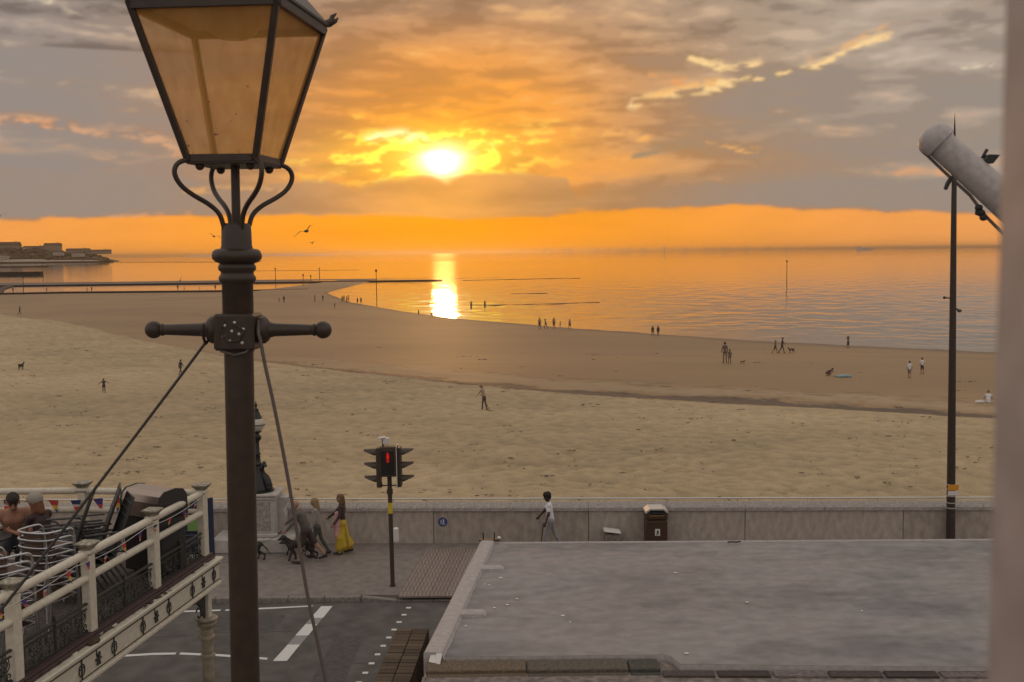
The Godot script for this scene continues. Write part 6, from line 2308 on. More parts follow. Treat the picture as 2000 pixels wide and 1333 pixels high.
func make_people() -> void:
	var W := Color(0.62, 0.62, 0.64)
	# on the promenade, walking to the left
	person("man in grey shirt and dark shorts striding left with a dog lead", Vector3(-5.80, 0.12, -29.4), -90, {"h": 1.80, "lean": 12.0, "bend": 10.0, "nod": 6.0, "wide": 1.16, "top": Color(0.105, 0.095, 0.085), "sleeve": 1.0, "bottom": Color(0.05, 0.035, 0.03), "shorts": true, "bald": true, "legl": [16.0, 6.0], "legr": [-30.0, 8.0], "arml": [30.0, 6.0, 12.0], "armr": [46.0, 8.0, 8.0], "gripl": 0.9, "gripr": 0.9}, 0.018, true, true)
	person("fair haired woman in pale top walking beyond the stooping man", Vector3(-5.60, 0.12, -30.05), -86, {"h": 1.66, "lean": 4.0, "top": Color(0.30, 0.27, 0.24), "sleeve": 1.0, "bottom": Color(0.09, 0.08, 0.075), "hair": Color(0.26, 0.18, 0.10), "long_hair": 0.10, "legl": [14.0, 8.0], "legr": [-14.0, 14.0], "wide": 0.92}, 0.018, true, true)
	var j := {"h": 1.69, "lean": 2.0, "top": Color(0.055, 0.03, 0.025), "sleeve": 1.0, "bottom": Color(0.44, 0.31, 0.03), "skirt": true, "skirt_color": Color(0.46, 0.32, 0.03), "hair": Color(0.13, 0.075, 0.035), "long_hair": 0.28, "wide": 0.9, "legl": [10.0, 6.0], "legr": [-10.0, 12.0], "arml": [14.0, 10.0, 24.0], "armr": [34.0, 8.0, 20.0], "gripr": 0.8}
	var pink := Color(0.52, 0.28, 0.29)
	j.extra = [[["chest", Vector3(0.06, -0.12, 0.13)], ["pel", Vector3(0.10, -0.06, 0.16)], 0.07, 0.085, pink], [["pel", Vector3(0.10, -0.06, 0.16)], ["kneel", Vector3(0.03, 0.10, 0.10)], 0.085, 0.06, pink], [["kneel", Vector3(0.03, 0.10, 0.10)], ["kneel", Vector3(0.0, -0.20, 0.06)], 0.06, 0.03, pink]]
	person("long haired woman in dark top and yellow skirt carrying a pink cloth", Vector3(-4.93, 0.12, -30.3), -80, j, 0.018, true, true)
	person("young man in white t shirt and grey trousers walking left behind the roof edge", Vector3(1.055, 0.12, -30.4), -90, {"h": 1.66, "lean": 5.0, "nod": 6.0, "skin": SKIN_DARK, "top": Color(0.70, 0.70, 0.74), "sleeve": 0.55, "bottom": Color(0.24, 0.23, 0.24), "hair": Color(0.012, 0.010, 0.009), "afro": true, "wide": 0.94, "legl": [18.0, 8.0], "legr": [-16.0, 12.0], "arml": [6.0, 8.0, 14.0], "armr": [28.0, 6.0, 14.0], "gripr": 0.95}, 0.018, true, true)
	# his push scooter
	var t := thing("push_scooter", "dark push scooter held by the young man in the white t shirt", "scooter", Vector3(0.78, 0.12, -30.22), -PI / 2)
	var b := MB.new()
	b.tube([Vector3(0, 0.12, 0.02), Vector3(0, 0.80, -0.06)], 0.018, 8)
	put("stem", b, M.black_plastic, t)
	b = MB.new()
	b.tube([Vector3(-0.2, 0.80, -0.06), Vector3(0.2, 0.80, -0.06)], 0.016, 8)
	put("handlebar", b, M.black_plastic, t)
	b = MB.new()
	b.box(Vector3(0, 0.09, -0.36), Vector3(0.13, 0.03, 0.66), 0.01)
	put("deck", b, M.black_plastic, t)
	for z in [0.04, -0.72]:
		b = MB.new()
		b.cyl(Vector3(-0.015, 0.08, z), Vector3(0.015, 0.08, z), 0.08, 0.08, 16)
		put("wheel", b, M.rubber, t)
	# dogs
	var black := Color(0.022, 0.020, 0.019)
	whole("dog", quadruped(0.50, black, {"stride": 0.16, "tail": -0.45, "head": -0.05}, 0.018), M.body, "black dog walking ahead with its tail down, half behind the lamp post", "dog", "", Transform3D(Basis(Vector3.UP, deg_to_rad(-88)), Vector3(-7.46, 0.12, -29.8)))
	whole("dog", quadruped(0.40, Color(0.035, 0.028, 0.024), {"stride": 0.10, "tail": 0.1, "head": -0.22}, 0.016), M.body, "small dark dog with lowered head close by the striding man", "dog", "", Transform3D(Basis(Vector3.UP, deg_to_rad(-90)), Vector3(-6.28, 0.12, -30.2)))
	whole("dog", quadruped(0.56, Color(0.038, 0.028, 0.024), {"stride": 0.14, "tail": -0.5, "head": 0.02}, 0.018), M.body, "larger dark dog at the heels of the striding man", "dog", "", Transform3D(Basis(Vector3.UP, deg_to_rad(-75)), Vector3(-6.02, 0.12, -29.75)))
	b = MB.new()
	b.tube(_hang(Vector3(-6.53, 0.96, -29.53), Vector3(-6.42, 0.52, -29.95), 0.02, 6), 0.007, 5)
	b.tube(_hang(Vector3(-6.53, 0.96, -29.53), Vector3(-7.1, 0.62, -29.8), 0.05, 8), 0.007, 5)
	b.box(Vector3(-6.56, 0.955, -29.53), Vector3(0.12, 0.05, 0.03), 0.01, Basis(Vector3(0, 0, 1), 0.5))
	whole("dog_lead", b, M.black_plastic, "black dog lead stretched out from the striding man's hand", "dog lead")
	# on the balcony
	person("shirtless man seated at the cafe table at the left edge", Vector3(-7.62, DECK, -16.1), 25, {"h": 1.80, "seat": 0.50, "lean": 12.0, "bend": 14.0, "nod": 14.0, "bare": true, "skin": SKIN_TAN, "bottom": Color(0.04, 0.045, 0.06), "shorts": true, "hair": Color(0.020, 0.014, 0.010), "legl": [82.0, 84.0, 8.0], "legr": [82.0, 84.0, 8.0], "arml": [30.0, 22.0, 70.0, 30.0], "armr": [30.0, 22.0, 74.0, 30.0], "wide": 1.06}, 0.013, true, true)
	person("person in a pale cap and dark top seated with their back to the window", Vector3(-6.98, DECK, -15.72), -112, {"h": 1.66, "seat": 0.50, "lean": 8.0, "bend": 8.0, "top": Color(0.04, 0.022, 0.020), "sleeve": 0.5, "bottom": Color(0.03, 0.03, 0.035), "hair": Color(0.16, 0.06, 0.03), "long_hair": 0.03, "cap": true, "cap_color": Color(0.30, 0.265, 0.22), "skin": Color(0.33, 0.15, 0.09), "legl": [84.0, 86.0, 6.0], "legr": [84.0, 86.0, 6.0], "arml": [28.0, 14.0, 66.0, 20.0], "armr": [28.0, 14.0, 66.0, 20.0]}, 0.013, true, true)
	# on the sand: [label, x, z, facing, pose]
	var dark := Color(0.05, 0.045, 0.045)
	var stand := {"legl": [3.0, 4.0], "legr": [-2.0, 4.0], "arml": [4.0, 9.0, 16.0], "armr": [2.0, 9.0, 20.0]}
	var walk := {"legl": [20.0, 8.0], "legr": [-18.0, 16.0], "arml": [-14.0, 9.0, 18.0], "armr": [18.0, 9.0, 22.0]}
	var stride := {"legl": [-20.0, 14.0], "legr": [22.0, 10.0], "arml": [22.0, 12.0, 20.0], "armr": [-16.0, 12.0, 18.0]}
	var list := [
		["dark clad child with arms held out on the dry sand at left", -31.2, -81.5, 200, {"h": 1.12, "top": dark, "bottom": dark, "sleeve": 1.0, "arml": [6.0, 52.0, 8.0], "armr": [6.0, 58.0, 8.0], "legl": [16.0, 10.0], "legr": [-12.0, 12.0]}],
		["dark clad child walking on the sand just left of the lamp post", -29.4, -94.7, 150, walk.merged({"h": 1.34, "top": dark, "bottom": dark, "sleeve": 1.0})],
		["distant walker in black on the sand at the far left", -93.4, -203.8, 120, walk.merged({"h": 1.62, "top": dark, "bottom": dark, "sleeve": 1.0})],
		["man sweeping the sand with a metal detector in the middle of the beach", -1.88, -70.5, -110, {"h": 1.74, "lean": 10.0, "bend": 8.0, "top": Color(0.33, 0.25, 0.17), "bottom": Color(0.10, 0.075, 0.06), "legl": [10.0, 6.0], "legr": [-6.0, 8.0], "armr": [14.0, 10.0, 30.0], "arml": [30.0, 12.0, 10.0], "cap": true, "cap_color": Color(0.3, 0.2, 0.12)}],
		["swimmer in dark trunks standing leftmost of the five at the water line", 4.16, -160.7, 170, stand.merged({"h": 1.70, "bare": true, "shorts": true, "bottom": dark})],
		["slim bather bent slightly forward, second of the five at the water line", 5.13, -162.2, 240, walk.merged({"h": 1.50, "lean": 10.0, "bare": true, "bottom": dark})],
		["tallest bather in the middle of the five at the water line", 6.38, -162.5, 185, stand.merged({"h": 1.68, "bare": true, "shorts": true, "bottom": Color(0.12, 0.06, 0.05), "arml": [6.0, 24.0, 60.0]})],
		["small child between the bathers at the water line", 7.39, -164.0, 90, stand.merged({"h": 1.05, "bare": true, "shorts": true, "bottom": dark})],
		["bather in dark swimwear rightmost of the five at the water line", 8.73, -161.5, 200, walk.merged({"h": 1.50, "bare": true, "shorts": true, "bottom": dark})],
		["dark clad figure, left one of the pair at the water line", 19.1, -145.3, 190, walk.merged({"h": 1.42, "top": dark, "bottom": Color(0.12, 0.1, 0.1), "sleeve": 1.0, "wide": 1.15})],
		["dark clad figure, right one of the pair at the water line", 19.95, -146.2, 170, stand.merged({"h": 1.36, "top": dark, "bottom": dark, "sleeve": 1.0, "wide": 1.1})],
		["tall thin adult standing beside a child on the wet sand", 20.71, -104.1, 185, stand.merged({"h": 2.0, "wide": 0.85, "top": Color(0.13, 0.095, 0.075), "bottom": Color(0.16, 0.11, 0.08), "sleeve": 1.0})],
		["child close beside the tall thin adult on the wet sand", 21.05, -103.5, 175, stand.merged({"h": 1.36, "top": Color(0.16, 0.11, 0.08), "bottom": Color(0.13, 0.09, 0.07), "sleeve": 1.0})],
		["person in shorts walking with a companion and a dog near the water", 28.6, -116.3, 60, walk.merged({"h": 1.42, "top": Color(0.14, 0.10, 0.08), "bottom": dark, "shorts": true})],
		["taller dark clad companion next to the person in shorts near the water", 29.35, -116.3, 70, stride.merged({"h": 1.72, "top": dark, "bottom": dark, "sleeve": 1.0})],
		["person with both arms raised at the edge of the water", 39.2, -124.8, 200, {"h": 1.36, "top": Color(0.14, 0.10, 0.10), "bottom": dark, "shorts": true, "arml": [165.0, 14.0, 8.0], "armr": [160.0, 20.0, 10.0]}],
		["child in white shirt, nearer of the two by the mast", 33.4, -89.8, 150, walk.merged({"h": 1.42, "top": W, "bottom": Color(0.20, 0.14, 0.11), "shorts": true})],
		["child in white shirt, farther of the two by the mast", 35.8, -93.3, 190, stand.merged({"h": 1.38, "top": W, "bottom": Color(0.05, 0.045, 0.05), "shorts": true, "armr": [8.0, 30.0, 50.0]})],
		["person in dark clothes crouching on the wet sand", 26.98, -91.7, 90, {"h": 1.45, "seat": 0.24, "lean": 42.0, "bend": 24.0, "top": Color(0.10, 0.05, 0.035), "bottom": Color(0.12, 0.07, 0.05), "legl": [95.0, 140.0, 14.0], "legr": [95.0, 140.0, 14.0], "arml": [60.0, 8.0, 20.0], "armr": [60.0, 8.0, 20.0]}],
		["person in white seated on the sand at the window edge", 32.2, -72.1, 160, {"h": 1.7, "seat": 0.12, "lean": 8.0, "bend": 12.0, "top": W, "bottom": Color(0.45, 0.43, 0.4), "hair": Color(0.2, 0.16, 0.12), "legl": [75.0, 95.0, 10.0], "legr": [80.0, 100.0, 10.0], "arml": [40.0, 10.0, 30.0], "armr": [40.0, 10.0, 30.0]}],
	]
	var far := [
		[-41.3, -261.9, "first from the left"], [-41.35, -265.0, "second from the left"], [-39.4, -256.5, "third from the left"], [-39.9, -262.5, "fourth from the left"], [-36.1, -251.5, "second from the right"], [-35.4, -252.6, "rightmost"]]
	for i in far.size():
		list.append(["distant paddler standing at the tip of the inlet, %s of the group" % far[i][2], far[i][0], far[i][1], 40 * i, (walk if i % 2 else stand).merged({"h": 1.45 + 0.07 * (i % 4), "top": dark, "bottom": dark, "bare": i % 3 == 0, "shorts": true})])
	list.append_array([
		["lone distant person on the sand below the inlet tip", -37.2, -225.8, 120, stand.merged({"h": 1.2, "top": dark, "bottom": dark})],
		["distant dark figure beside the tidal pool end, left one", -47.4, -258.8, 90, stand.merged({"h": 1.62, "top": dark, "bottom": dark})],
		["distant dark figure beside the tidal pool end, right one", -46.2, -263.0, 200, walk.merged({"h": 1.5, "top": dark, "bottom": dark})],
		["distant figure standing alone right of the lamp post on far sand", -53.2, -251.1, 30, stand.merged({"h": 1.66, "top": dark, "bottom": dark})],
		["distant child next to the lone figure right of the lamp post", -55.1, -254.7, 80, walk.merged({"h": 1.15, "top": dark, "bottom": dark})],
		["small distant figure at the shore just left of the sun's reflection", -14.6, -194.9, 10, walk.merged({"h": 1.0, "top": dark, "bottom": dark})],
		["small distant figure at the shore further left of the sun's reflection", -17.5, -201.6, 10, stand.merged({"h": 0.95, "top": dark, "bottom": dark})],
	])
	for q in list:
		person(q[0], Vector3(q[1], maxf(sand_y(q[1], -q[2]), SEA_Y - 0.25) - 0.02, q[2]), q[3], q[4], 0.036 if q[2] > -110.0 else 0.05)
	# people wading or standing by the tidal pool
	var pool := [[-155.4, -335.3, "leftmost by the pool wall"], [-145.5, -336.6, "second by the pool wall"], [-132.2, -335.0, "third by the pool wall, left of a pair"], [-130.9, -335.4, "third by the pool wall, right of a pair"], [-106.6, -343.6, "tall, just left of the lamp post"], [-104.3, -342.8, "short, just left of the lamp post"], [-99.0, -341.4, "crouching, beside the lamp post"], [-93.9, -341.0, "upright, against the lamp post"]]
	for i in pool.size():
		person("distant figure on the tidal pool wall, %s" % pool[i][2], Vector3(pool[i][0], -2.32, pool[i][1]), 50 * i, (walk if i % 2 else stand).merged({"h": [1.75, 1.5, 1.6, 1.75, 1.8, 1.2, 1.1, 1.9][i], "top": dark, "bottom": dark}), 0.055)
	for i in 2:
		person("swimmer standing waist deep in the water, %s of two" % ["left", "right"][i], Vector3([-9.0, -5.99][i], SEA_Y - 0.72, [-238.9, -240.5][i]), 170, stand.merged({"h": 1.7, "bare": true, "bottom": dark}), 0.05)
	# metal detector
	t = thing("metal_detector", "thin metal detector with a round coil held by the man in mid beach", "metal detector")
	var g := Vector3(-1.88, sand_y(-1.88, 70.5), -70.5)
	b = MB.new()
	b.tube([g + Vector3(-0.15, 0.95, 0.12), g + Vector3(0.38, 0.06, 0.35)], 0.02, 6)
	put("shaft", b, M.black_plastic, t)
	b = MB.new()
	b.cyl(g + Vector3(0.40, 0.03, 0.36), g + Vector3(0.40, 0.06, 0.36), 0.15, 0.15, 14)
	put("coil", b, M.black_plastic, t)
	# animals and things on the sand
	whole("dog", quadruped(0.52, Color(0.03, 0.025, 0.022), {"stride": 0.05, "tail": 0.3}, 0.03), M.body, "dark dog facing away on the dry sand at far left", "dog", "", Transform3D(Basis(Vector3.UP, deg_to_rad(170)), Vector3(-45.9, sand_y(-45.9, 99.9), -99.9)))
	whole("dog", quadruped(0.50, Color(0.09, 0.06, 0.045), {"stride": 0.14, "tail": 0.4}, 0.03), M.body, "brown dog following the two walkers near the water", "dog", "", Transform3D(Basis(Vector3.UP, deg_to_rad(-70)), Vector3(30.4, sand_y(30.4, 116.4), -116.4)))
	whole("dog", quadruped(0.28, Color(0.10, 0.07, 0.05), {"stride": 0.1, "tail": 0.2}, 0.012), M.body, "small dog on the wet sand right of the tall adult and child", "dog", "", Transform3D(Basis(Vector3.UP, deg_to_rad(80)), Vector3(22.2, sand_y(22.2, 103.0), -103.0)))
	b = MB.new()
	var st := [[Vector3(-0.55, 0.10, 0), Vector3(0.0, 0.14, 0), 0.10, 0.12, Color(0.25, 0.42, 0.48)], [Vector3(0.0, 0.14, 0), Vector3(0.6, 0.09, 0.05), 0.12, 0.08, Color(0.22, 0.38, 0.44)], [Vector3(-0.78, 0.16, 0), Vector3(-0.72, 0.17, 0), 0.10, 0.10, Color(0.4, 0.32, 0.25)]]
	skin(st, 0.035, 0.05, b)
	whole("person", b, M.body, "person lying wrapped in a pale blue towel beside the crouching one", "person", "", Transform3D(Basis(), Vector3(27.95, sand_y(27.95, 90.0), -90.0)))
	b = MB.new()
	skin([[Vector3(-0.25, 0.10, 0), Vector3(0.2, 0.11, 0), 0.11, 0.09, Color(0.62, 0.61, 0.60)], [Vector3(0.0, 0.14, 0), Vector3(0.12, 0.22, 0.02), 0.09, 0.05, Color(0.6, 0.6, 0.6)]], 0.035, 0.05, b)
	whole("beach_bag", b, M.body, "white beach bag on the sand left of the seated person in white", "bag", "", Transform3D(Basis(), Vector3(31.6, sand_y(31.6, 72.0), -72.0)))
	_gulls()

func _gulls() -> void:
	var spec := [["dark gull gliding with bent wings right of the lamp post", Vector3(-10.6, 9.9, -56.0), 0.5, 1.1], ["gull low in the air below the gliding gull", Vector3(-10.4, 9.3, -56.5), 0.2, 0.5], ["gull half hidden by the lamp post top", Vector3(-15.4, 9.68, -56.0), -0.3, 0.6], ["distant bird in the sky at far left", Vector3(-42.5, 12.2, -90.0), 0.0, 0.9], ["gull flying low over the pool water left of the lamp post", Vector3(-40.0, 5.7, -130.0), 0.9, 1.1]]
	for q in spec:
		var t := thing("gull", q[0], "bird", q[1], 0.6)
		t.rotation.z = q[2]
		t.scale = Vector3.ONE * q[3]
		var b := MB.new()
		b.tube([Vector3(0, 0, -0.26), Vector3(0, 0.0, -0.12), Vector3(0, 0.01, 0.08), Vector3(0, 0.02, 0.18), Vector3(0, 0.015, 0.25)], [0.02, 0.06, 0.075, 0.05, 0.012], 8)
		put("body", b, M.gull, t)
		for s in [-1.0, 1.0]:
			b = MB.new()
			var root := Vector3(s * 0.04, 0.03, 0.04)
			var mid := Vector3(s * 0.30, 0.16, 0.10)
			var tip := Vector3(s * 0.66, 0.06, -0.06)
			var w := Vector3(0, -0.01, -0.14)
			for k in [[root, mid, w, w * 0.9], [mid, tip, w * 0.9, w * 0.15]]:
				var nn: Vector3 = (k[1] - k[0]).cross(k[2]).normalized()
				nn = nn if nn.y > 0 else -nn
				b.quad(k[0], k[1], k[1] + k[3], k[0] + k[2], nn)
				b.quad(k[0] - nn * 0.012, k[1] - nn * 0.006, k[1] + k[3] - nn * 0.004, k[0] + k[2] - nn * 0.006, -nn)
			put("wing", b, M.gull, t)
# ---------------------------------------------------------------- pool walls, beacons, headland, far shore
func _bar(pts: Array, h: float, w: float, y: float) -> MB:
	var b := MB.new()
	for i in pts.size() - 1:
		var p := Vector3(pts[i][0], y + h / 2, pts[i][1])
		var q := Vector3(pts[i + 1][0], y + h / 2, pts[i + 1][1])
		var d := (q - p).normalized()
		b.box((p + q) / 2, Vector3((q - p).length() + w * 0.4, h, w), 0.08, Basis(d, Vector3.UP, d.cross(Vector3.UP)))
	return b

func make_far() -> void:
	whole("tidal_pool_wall", _bar([[-420, -336], [-250, -338], [-160, -337], [-142, -343], [-92, -340], [-66, -345]], 1.3, 3.2, -3.6), M.groyne, "low dark concrete wall along the near side of the tidal pool", "wall")
	whole("tidal_pool_wall", _bar([[-430, -452], [-205, -440], [-115, -448], [-30, -455]], 1.3, 4.0, -3.8), M.groyne, "long low dark wall along the far side of the tidal pool", "wall")
	whole("tidal_pool_wall", _bar([[-204, -438], [-190, -400], [-165, -345]], 1.0, 3.0, -3.6), M.groyne, "slanting dark wall closing the tidal pool at the far left", "wall")
	whole("groyne", _bar([[-480, -690], [-310, -708]], 3.6, 6.0, -4.2), M.groyne, "high dark groyne end jutting into the water at the far left", "groyne")
	whole("groyne", _bar([[-900, -1310], [-574, -1330]], 1.9, 8.0, -3.8), M.groyne, "thin far groyne nearest the headland foot", "groyne")
	whole("rock_ledge", _bar([[-190, -792], [-150, -789], [-112, -788]], 0.7, 4.0, -3.6), M.groyne, "flat dark rock ledge showing in the water right of the lamp post", "rock")
	whole("rock_ledge", _bar([[-800, -2200], [-650, -2050], [-508, -1885], [-440, -1890]], 1.3, 8.0, -3.9), M.groyne, "long flat dark reef running out from the headland", "rock")
	whole("sand_bar", _bar([[-9.0, -239.5], [2, -240], [12, -243], [20, -247]], 0.2, 0.7, -3.13), M.groyne, "thin dark sand bar beside the wading swimmers", "sand bar")
	whole("sand_bar", _bar([[0, -303], [4, -303.5], [10, -305]], 0.2, 0.8, -3.12), M.groyne, "short dark sand bar far out in front of the sun's reflection", "sand bar")
	whole("sand_bar", _bar([[-20, -455.5], [-4, -464], [10, -470], [30, -474]], 0.25, 1.6, -3.17), M.groyne, "thin dark sand bar tapering away from the end of the far pool wall", "sand bar")
	# beacon poles
	for q in [["tall thin beacon pole standing in the sea on the right", 99.1, -387.0, 7.6], ["thin beacon pole rising beyond the inlet right of the lamp post", -39.1, -311.5, 7.0], ["beacon pole with round topmark beyond the pool right of the lamp post", -76.2, -393.9, 4.4], ["far beacon pole on the rock ledge right of the lamp post", -91.7, -514.6, 5.2], ["faint beacon pole nearest the lamp post on its right", -103.0, -470.0, 5.8], ["beacon pole with topmark by the pool at far left", -151.6, -334.2, 6.0], ["short beacon with round topmark on the far pool wall", -85.0, -456.0, 2.8], ["thin pole in the water off the groyne end at far left", -300.0, -690.0, 8.5]]:
		var t := thing("beacon_pole", q[0], "beacon", Vector3(q[1], -3.2, q[2]))
		var b := MB.new()
		b.cyl(Vector3.ZERO, Vector3(0, q[3], 0), 0.11 * clampf(-q[2] / 330.0, 1.0, 1.8), 0.08 * clampf(-q[2] / 330.0, 1.0, 1.8), 8)
		put("pole", b, M.groyne, t)
		b = MB.new()
		b.ball(Vector3(0, q[3], 0), Vector3(0.30, 0.42, 0.30), 10, 8)
		put("topmark", b, M.groyne, t)
	# headland: cliff and slopes
	var land := FastNoiseLite.new()
	land.seed = 19
	land.frequency = 0.012
	land.fractal_octaves = 4
	var v := PackedVector3Array()
	var n := PackedVector3Array()
	var c := PackedColorArray()
	var idx := PackedInt32Array()
	var U := 110
	var V := 34
	var crest := [[-1700.0, 30.0], [-1180.0, 27.0], [-1130.0, 27.0], [-1060.0, 25.0], [-1020.0, 26.0], [-985.0, 19.5], [-945.0, 17.0], [-900.0, 15.0], [-880.0, 6.0], [-862.0, 1.0], [-840.0, -5.0]]
	for j in V + 1:
		for i in U + 1:
			var x := lerpf(-1720.0, -836.0, float(i) / U)
			var f := float(j) / V
			var z := -2320.0 - 420.0 * f
			var top := along(crest, x * 2320.0 / -z)
			var rise := smoothstep(0.0, 0.05, f) * 0.30 + smoothstep(0.09, 0.30, f) * 0.70
			var y := -4.0 + (top + 4.0) * rise + 1.6 * land.get_noise_2d(x * 2.0, z * 2.0) * rise
			v.append(Vector3(x + 14.0 * land.get_noise_2d(z, x), y, z + 10.0 * land.get_noise_2d(x, 7.0)))
			var g := Vector3(0.09, 0.085, 0.05)
			if f < 0.075:
				g = Vector3(0.30, 0.26, 0.21)
			elif land.get_noise_2d(x * 3.0, z * 3.0) > 0.12:
				g = Vector3(0.05, 0.055, 0.03)
			c.append(Color(g.x, g.y, g.z))
	for j in V + 1:
		for i in U + 1:
			var w := U + 1
			n.append((v[mini(j + 1, V) * w + i] - v[maxi(j - 1, 0) * w + i]).cross(v[j * w + maxi(i - 1, 0)] - v[j * w + mini(i + 1, U)]).normalized())
			if n[-1].y < 0:
				n[-1] = -n[-1]
	for j in V:
		for i in U:
			var q := j * (U + 1) + i
			idx.append_array([q, q + 1, q + U + 1, q + 1, q + U + 2, q + U + 1])
	struct("headland", grid_mesh(v, n, c, idx), M.land)
	whole("promenade_wall", _bar([[-1720, -2312], [-1000, -2312], [-862, -2330]], 3.4, 8.0, -4.0), M.groyne, "dark sea wall along the foot of the headland", "wall")
	# houses along the headland
	var H := [
		["broad block of flats with a stepped roof highest on the headland at far left", -1132.0, -2440.0, 44.0, 10.0, 9.0, 0],
		["long pale terrace house right of the far left flats", -1078.0, -2440.0, 46.0, 7.0, 4.0, 1],
		["tall square dark building on the middle of the headland crest", -1036.0, -2440.0, 36.0, 11.0, 6.0, 0],
		["low pale house at the foot of the headland at far left", -1112.0, -2345.0, 40.0, 10.0, 4.0, 1],
		["low house with a gabled roof on the falling crest", -975.0, -2430.0, 50.0, 8.0, 3.0, 0],
		["small pale house below the crest on the right slope", -957.0, -2385.0, 24.0, 8.0, 4.0, 1],
		["long low house nearest the seaward end of the headland", -925.0, -2420.0, 52.0, 8.0, 2.5, 0],
		["narrow house at the very left edge of the headland", -1162.0, -2440.0, 18.0, 12.0, 6.0, 0],
		["small white cottage between the long terrace and the slope", -1003.0, -2390.0, 20.0, 7.0, 4.0, 1]]
	for q in H:
		var x: float = q[1]
		var base := along(crest, x) * (1.0 if q[2] < -2400.0 else 0.62) - 2.0
		if q[2] > -2360.0:
			base = 3.0
		var t := thing("house", q[0], "house", Vector3(x, base, q[2]))
		var w: float = q[3]
		var h: float = q[4]
		var rh: float = q[5]
		var b := MB.new()
		b.box(Vector3(0, h / 2, 0), Vector3(w, h, 14.0))
		put("wall", b, M.house_pale if q[6] else M.house_dark, t)
		b = MB.new()
		b.prism(PackedVector2Array([Vector2(-7.8, h - 0.02), Vector2(7.8, h - 0.02), Vector2(0.8, h + rh), Vector2(-0.8, h + rh)]), w + 1.6, Transform3D(Basis(Vector3(0, 0, -1), Vector3.UP, Vector3.RIGHT), Vector3(-w / 2 - 0.8, 0, 0)))
		var rf := put("roof", b, M.house_roof, t)
		b = MB.new()
		b.box(Vector3(w * 0.3, h + rh + 0.8, 0), Vector3(1.6, 3.0, 1.4))
		put("chimney", b, M.house_dark, rf)
		var pane := MB.new()
		pane.box(Vector3.ZERO, Vector3(1.7, 1.7, 0.2))
		var pm := pane.mesh()
		for r in int(h / 4.0):
			for k in int(w / 5.0):
				put("window", pm, M.gloss_black, t, Transform3D(Basis(), Vector3(-w / 2 + 3.0 + 5.0 * k, 2.4 + 3.6 * r, 7.05)))
	# trees and scrub along the crest, too far to tell apart
	var r := RandomNumberGenerator.new()
	r.seed = 91
	var tb := MB.new()
	for i in 620:
		var sx := r.randf_range(-1240.0, -868.0)
		var tz := r.randf_range(-2470.0, -2345.0)
		var hh := r.randf_range(2.0, 8.0) * (1.0 if sx < -980.0 else 0.6)
		var ff := (-tz - 2320.0) / 420.0
		var yy := -4.0 + (along(crest, sx) + 4.0) * (smoothstep(0.0, 0.05, ff) * 0.30 + smoothstep(0.09, 0.30, ff) * 0.70)
		tb.ball(Vector3(sx * -tz / 2320.0, yy + hh * 0.3, tz), Vector3(hh * r.randf_range(0.8, 1.6), hh * 0.8, hh), 6, 4, Basis(Vector3.UP, r.randf() * 3.0))
	var wood := put("headland_trees", tb, M.scrub)
	wood.set_meta("kind", "stuff")
	tag(wood, "dark scrub and small trees scattered over the headland crest", "trees")
	# low far island
	var b := MB.new()
	b.prism(PackedVector2Array([Vector2(-1900, -6), Vector2(-1800, 10), Vector2(-1300, 17), Vector2(-700, 15), Vector2(-250, 11), Vector2(0, 3), Vector2(60, -6)]), 900.0, Transform3D(Basis(), Vector3(-2580, 0, -15600)))
	struct("far_island", b, M.land)
	# wind farm on the horizon
	var tower := thing("wind_turbine", "x", "wind turbine", Vector3.ZERO, 0.0, "faint wind turbines along the horizon")
	b = MB.new()
	b.cyl(Vector3.ZERO, Vector3(0, 29, 0), 1.9, 1.2, 8)
	put("tower", b, M.turbine, tower)
	b = MB.new()
	b.box(Vector3(0, 29.5, 0.5), Vector3(2, 2, 5), 0.4)
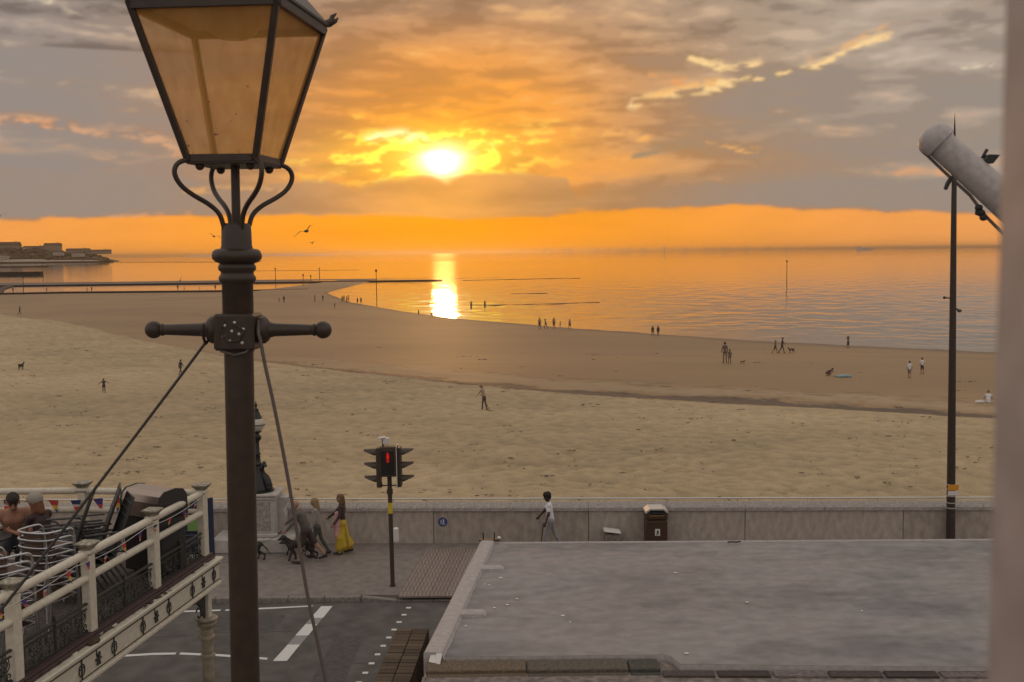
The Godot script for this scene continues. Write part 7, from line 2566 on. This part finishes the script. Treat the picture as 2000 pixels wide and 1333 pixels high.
	put("nacelle", b, M.turbine, tower)
	for k in 3:
		b = MB.new()
		var a := TAU * k / 3 + 0.3
		var u := Vector3(sin(a), cos(a), 0)
		b.tube([Vector3(0, 29.5, 3.2), Vector3(0, 29.5, 3.2) + u * 3.5, Vector3(0, 29.5, 3.2) + u * 17.0], [0.8, 1.0, 0.25], 6)
		put("blade", b, M.turbine, tower)
	var xs := [1066, 1079, 1104, 1112, 1117, 1155, 1166, 1171, 1184, 1192, 1208, 1213, 1219, 1226, 1231, 1253, 1260, 1299, 1338, 1343, 1380, 1386, 1396, 1412, 1419, 1426, 1456, 1461, 1497, 1503, 1536]
	for i in xs.size():
		var z := -7200.0 - 600.0 * fmod(i * 1.7, 3.0)
		if xs[i] == 1299:
			z = -5200.0
		var x: float = (xs[i] - 1000.0) / 2100.0 * -z
		var lab := "faint wind turbine on the horizon in the far offshore wind farm"
		if xs[i] == 1299:
			lab = "darkest and nearest wind turbine standing out on the horizon"
		if i == 0:
			tower.position = Vector3(x, SEA_Y, z)
			tower.set_meta("label", lab)
		else:
			copy(tower, "wind_turbine", lab, Vector3(x, SEA_Y, z), 0.4 * sin(i * 5.0))
	var t := thing("ship", "small dark cargo ship on the horizon at right", "ship", Vector3(2950, SEA_Y, -9000))
	b = MB.new()
	b.prism(PackedVector2Array([Vector2(-70, 0), Vector2(66, 0), Vector2(76, 12), Vector2(-74, 10)]), 22.0)
	put("hull", b, M.turbine, t)
	b = MB.new()
	b.box(Vector3(-48, 20, 11), Vector3(26, 20, 18), 1.0)
	b.box(Vector3(10, 15, 11), Vector3(70, 8, 16), 1.0)
	put("deckhouse", b, M.turbine, t)
func _ready() -> void:
	rng.seed = 4711
	make_light()
	make_materials()
	make_beach()
	make_wrack()
	make_sea()
	make_streets()
	make_seawall()
	make_pedestal_lamp()
	make_traffic_light()
	make_mast()
	make_bin()
	make_small_street()
	make_roof()
	make_balcony()
	make_balcony_things()
	make_people()
	make_far()
	make_lantern()
	make_window_edge()
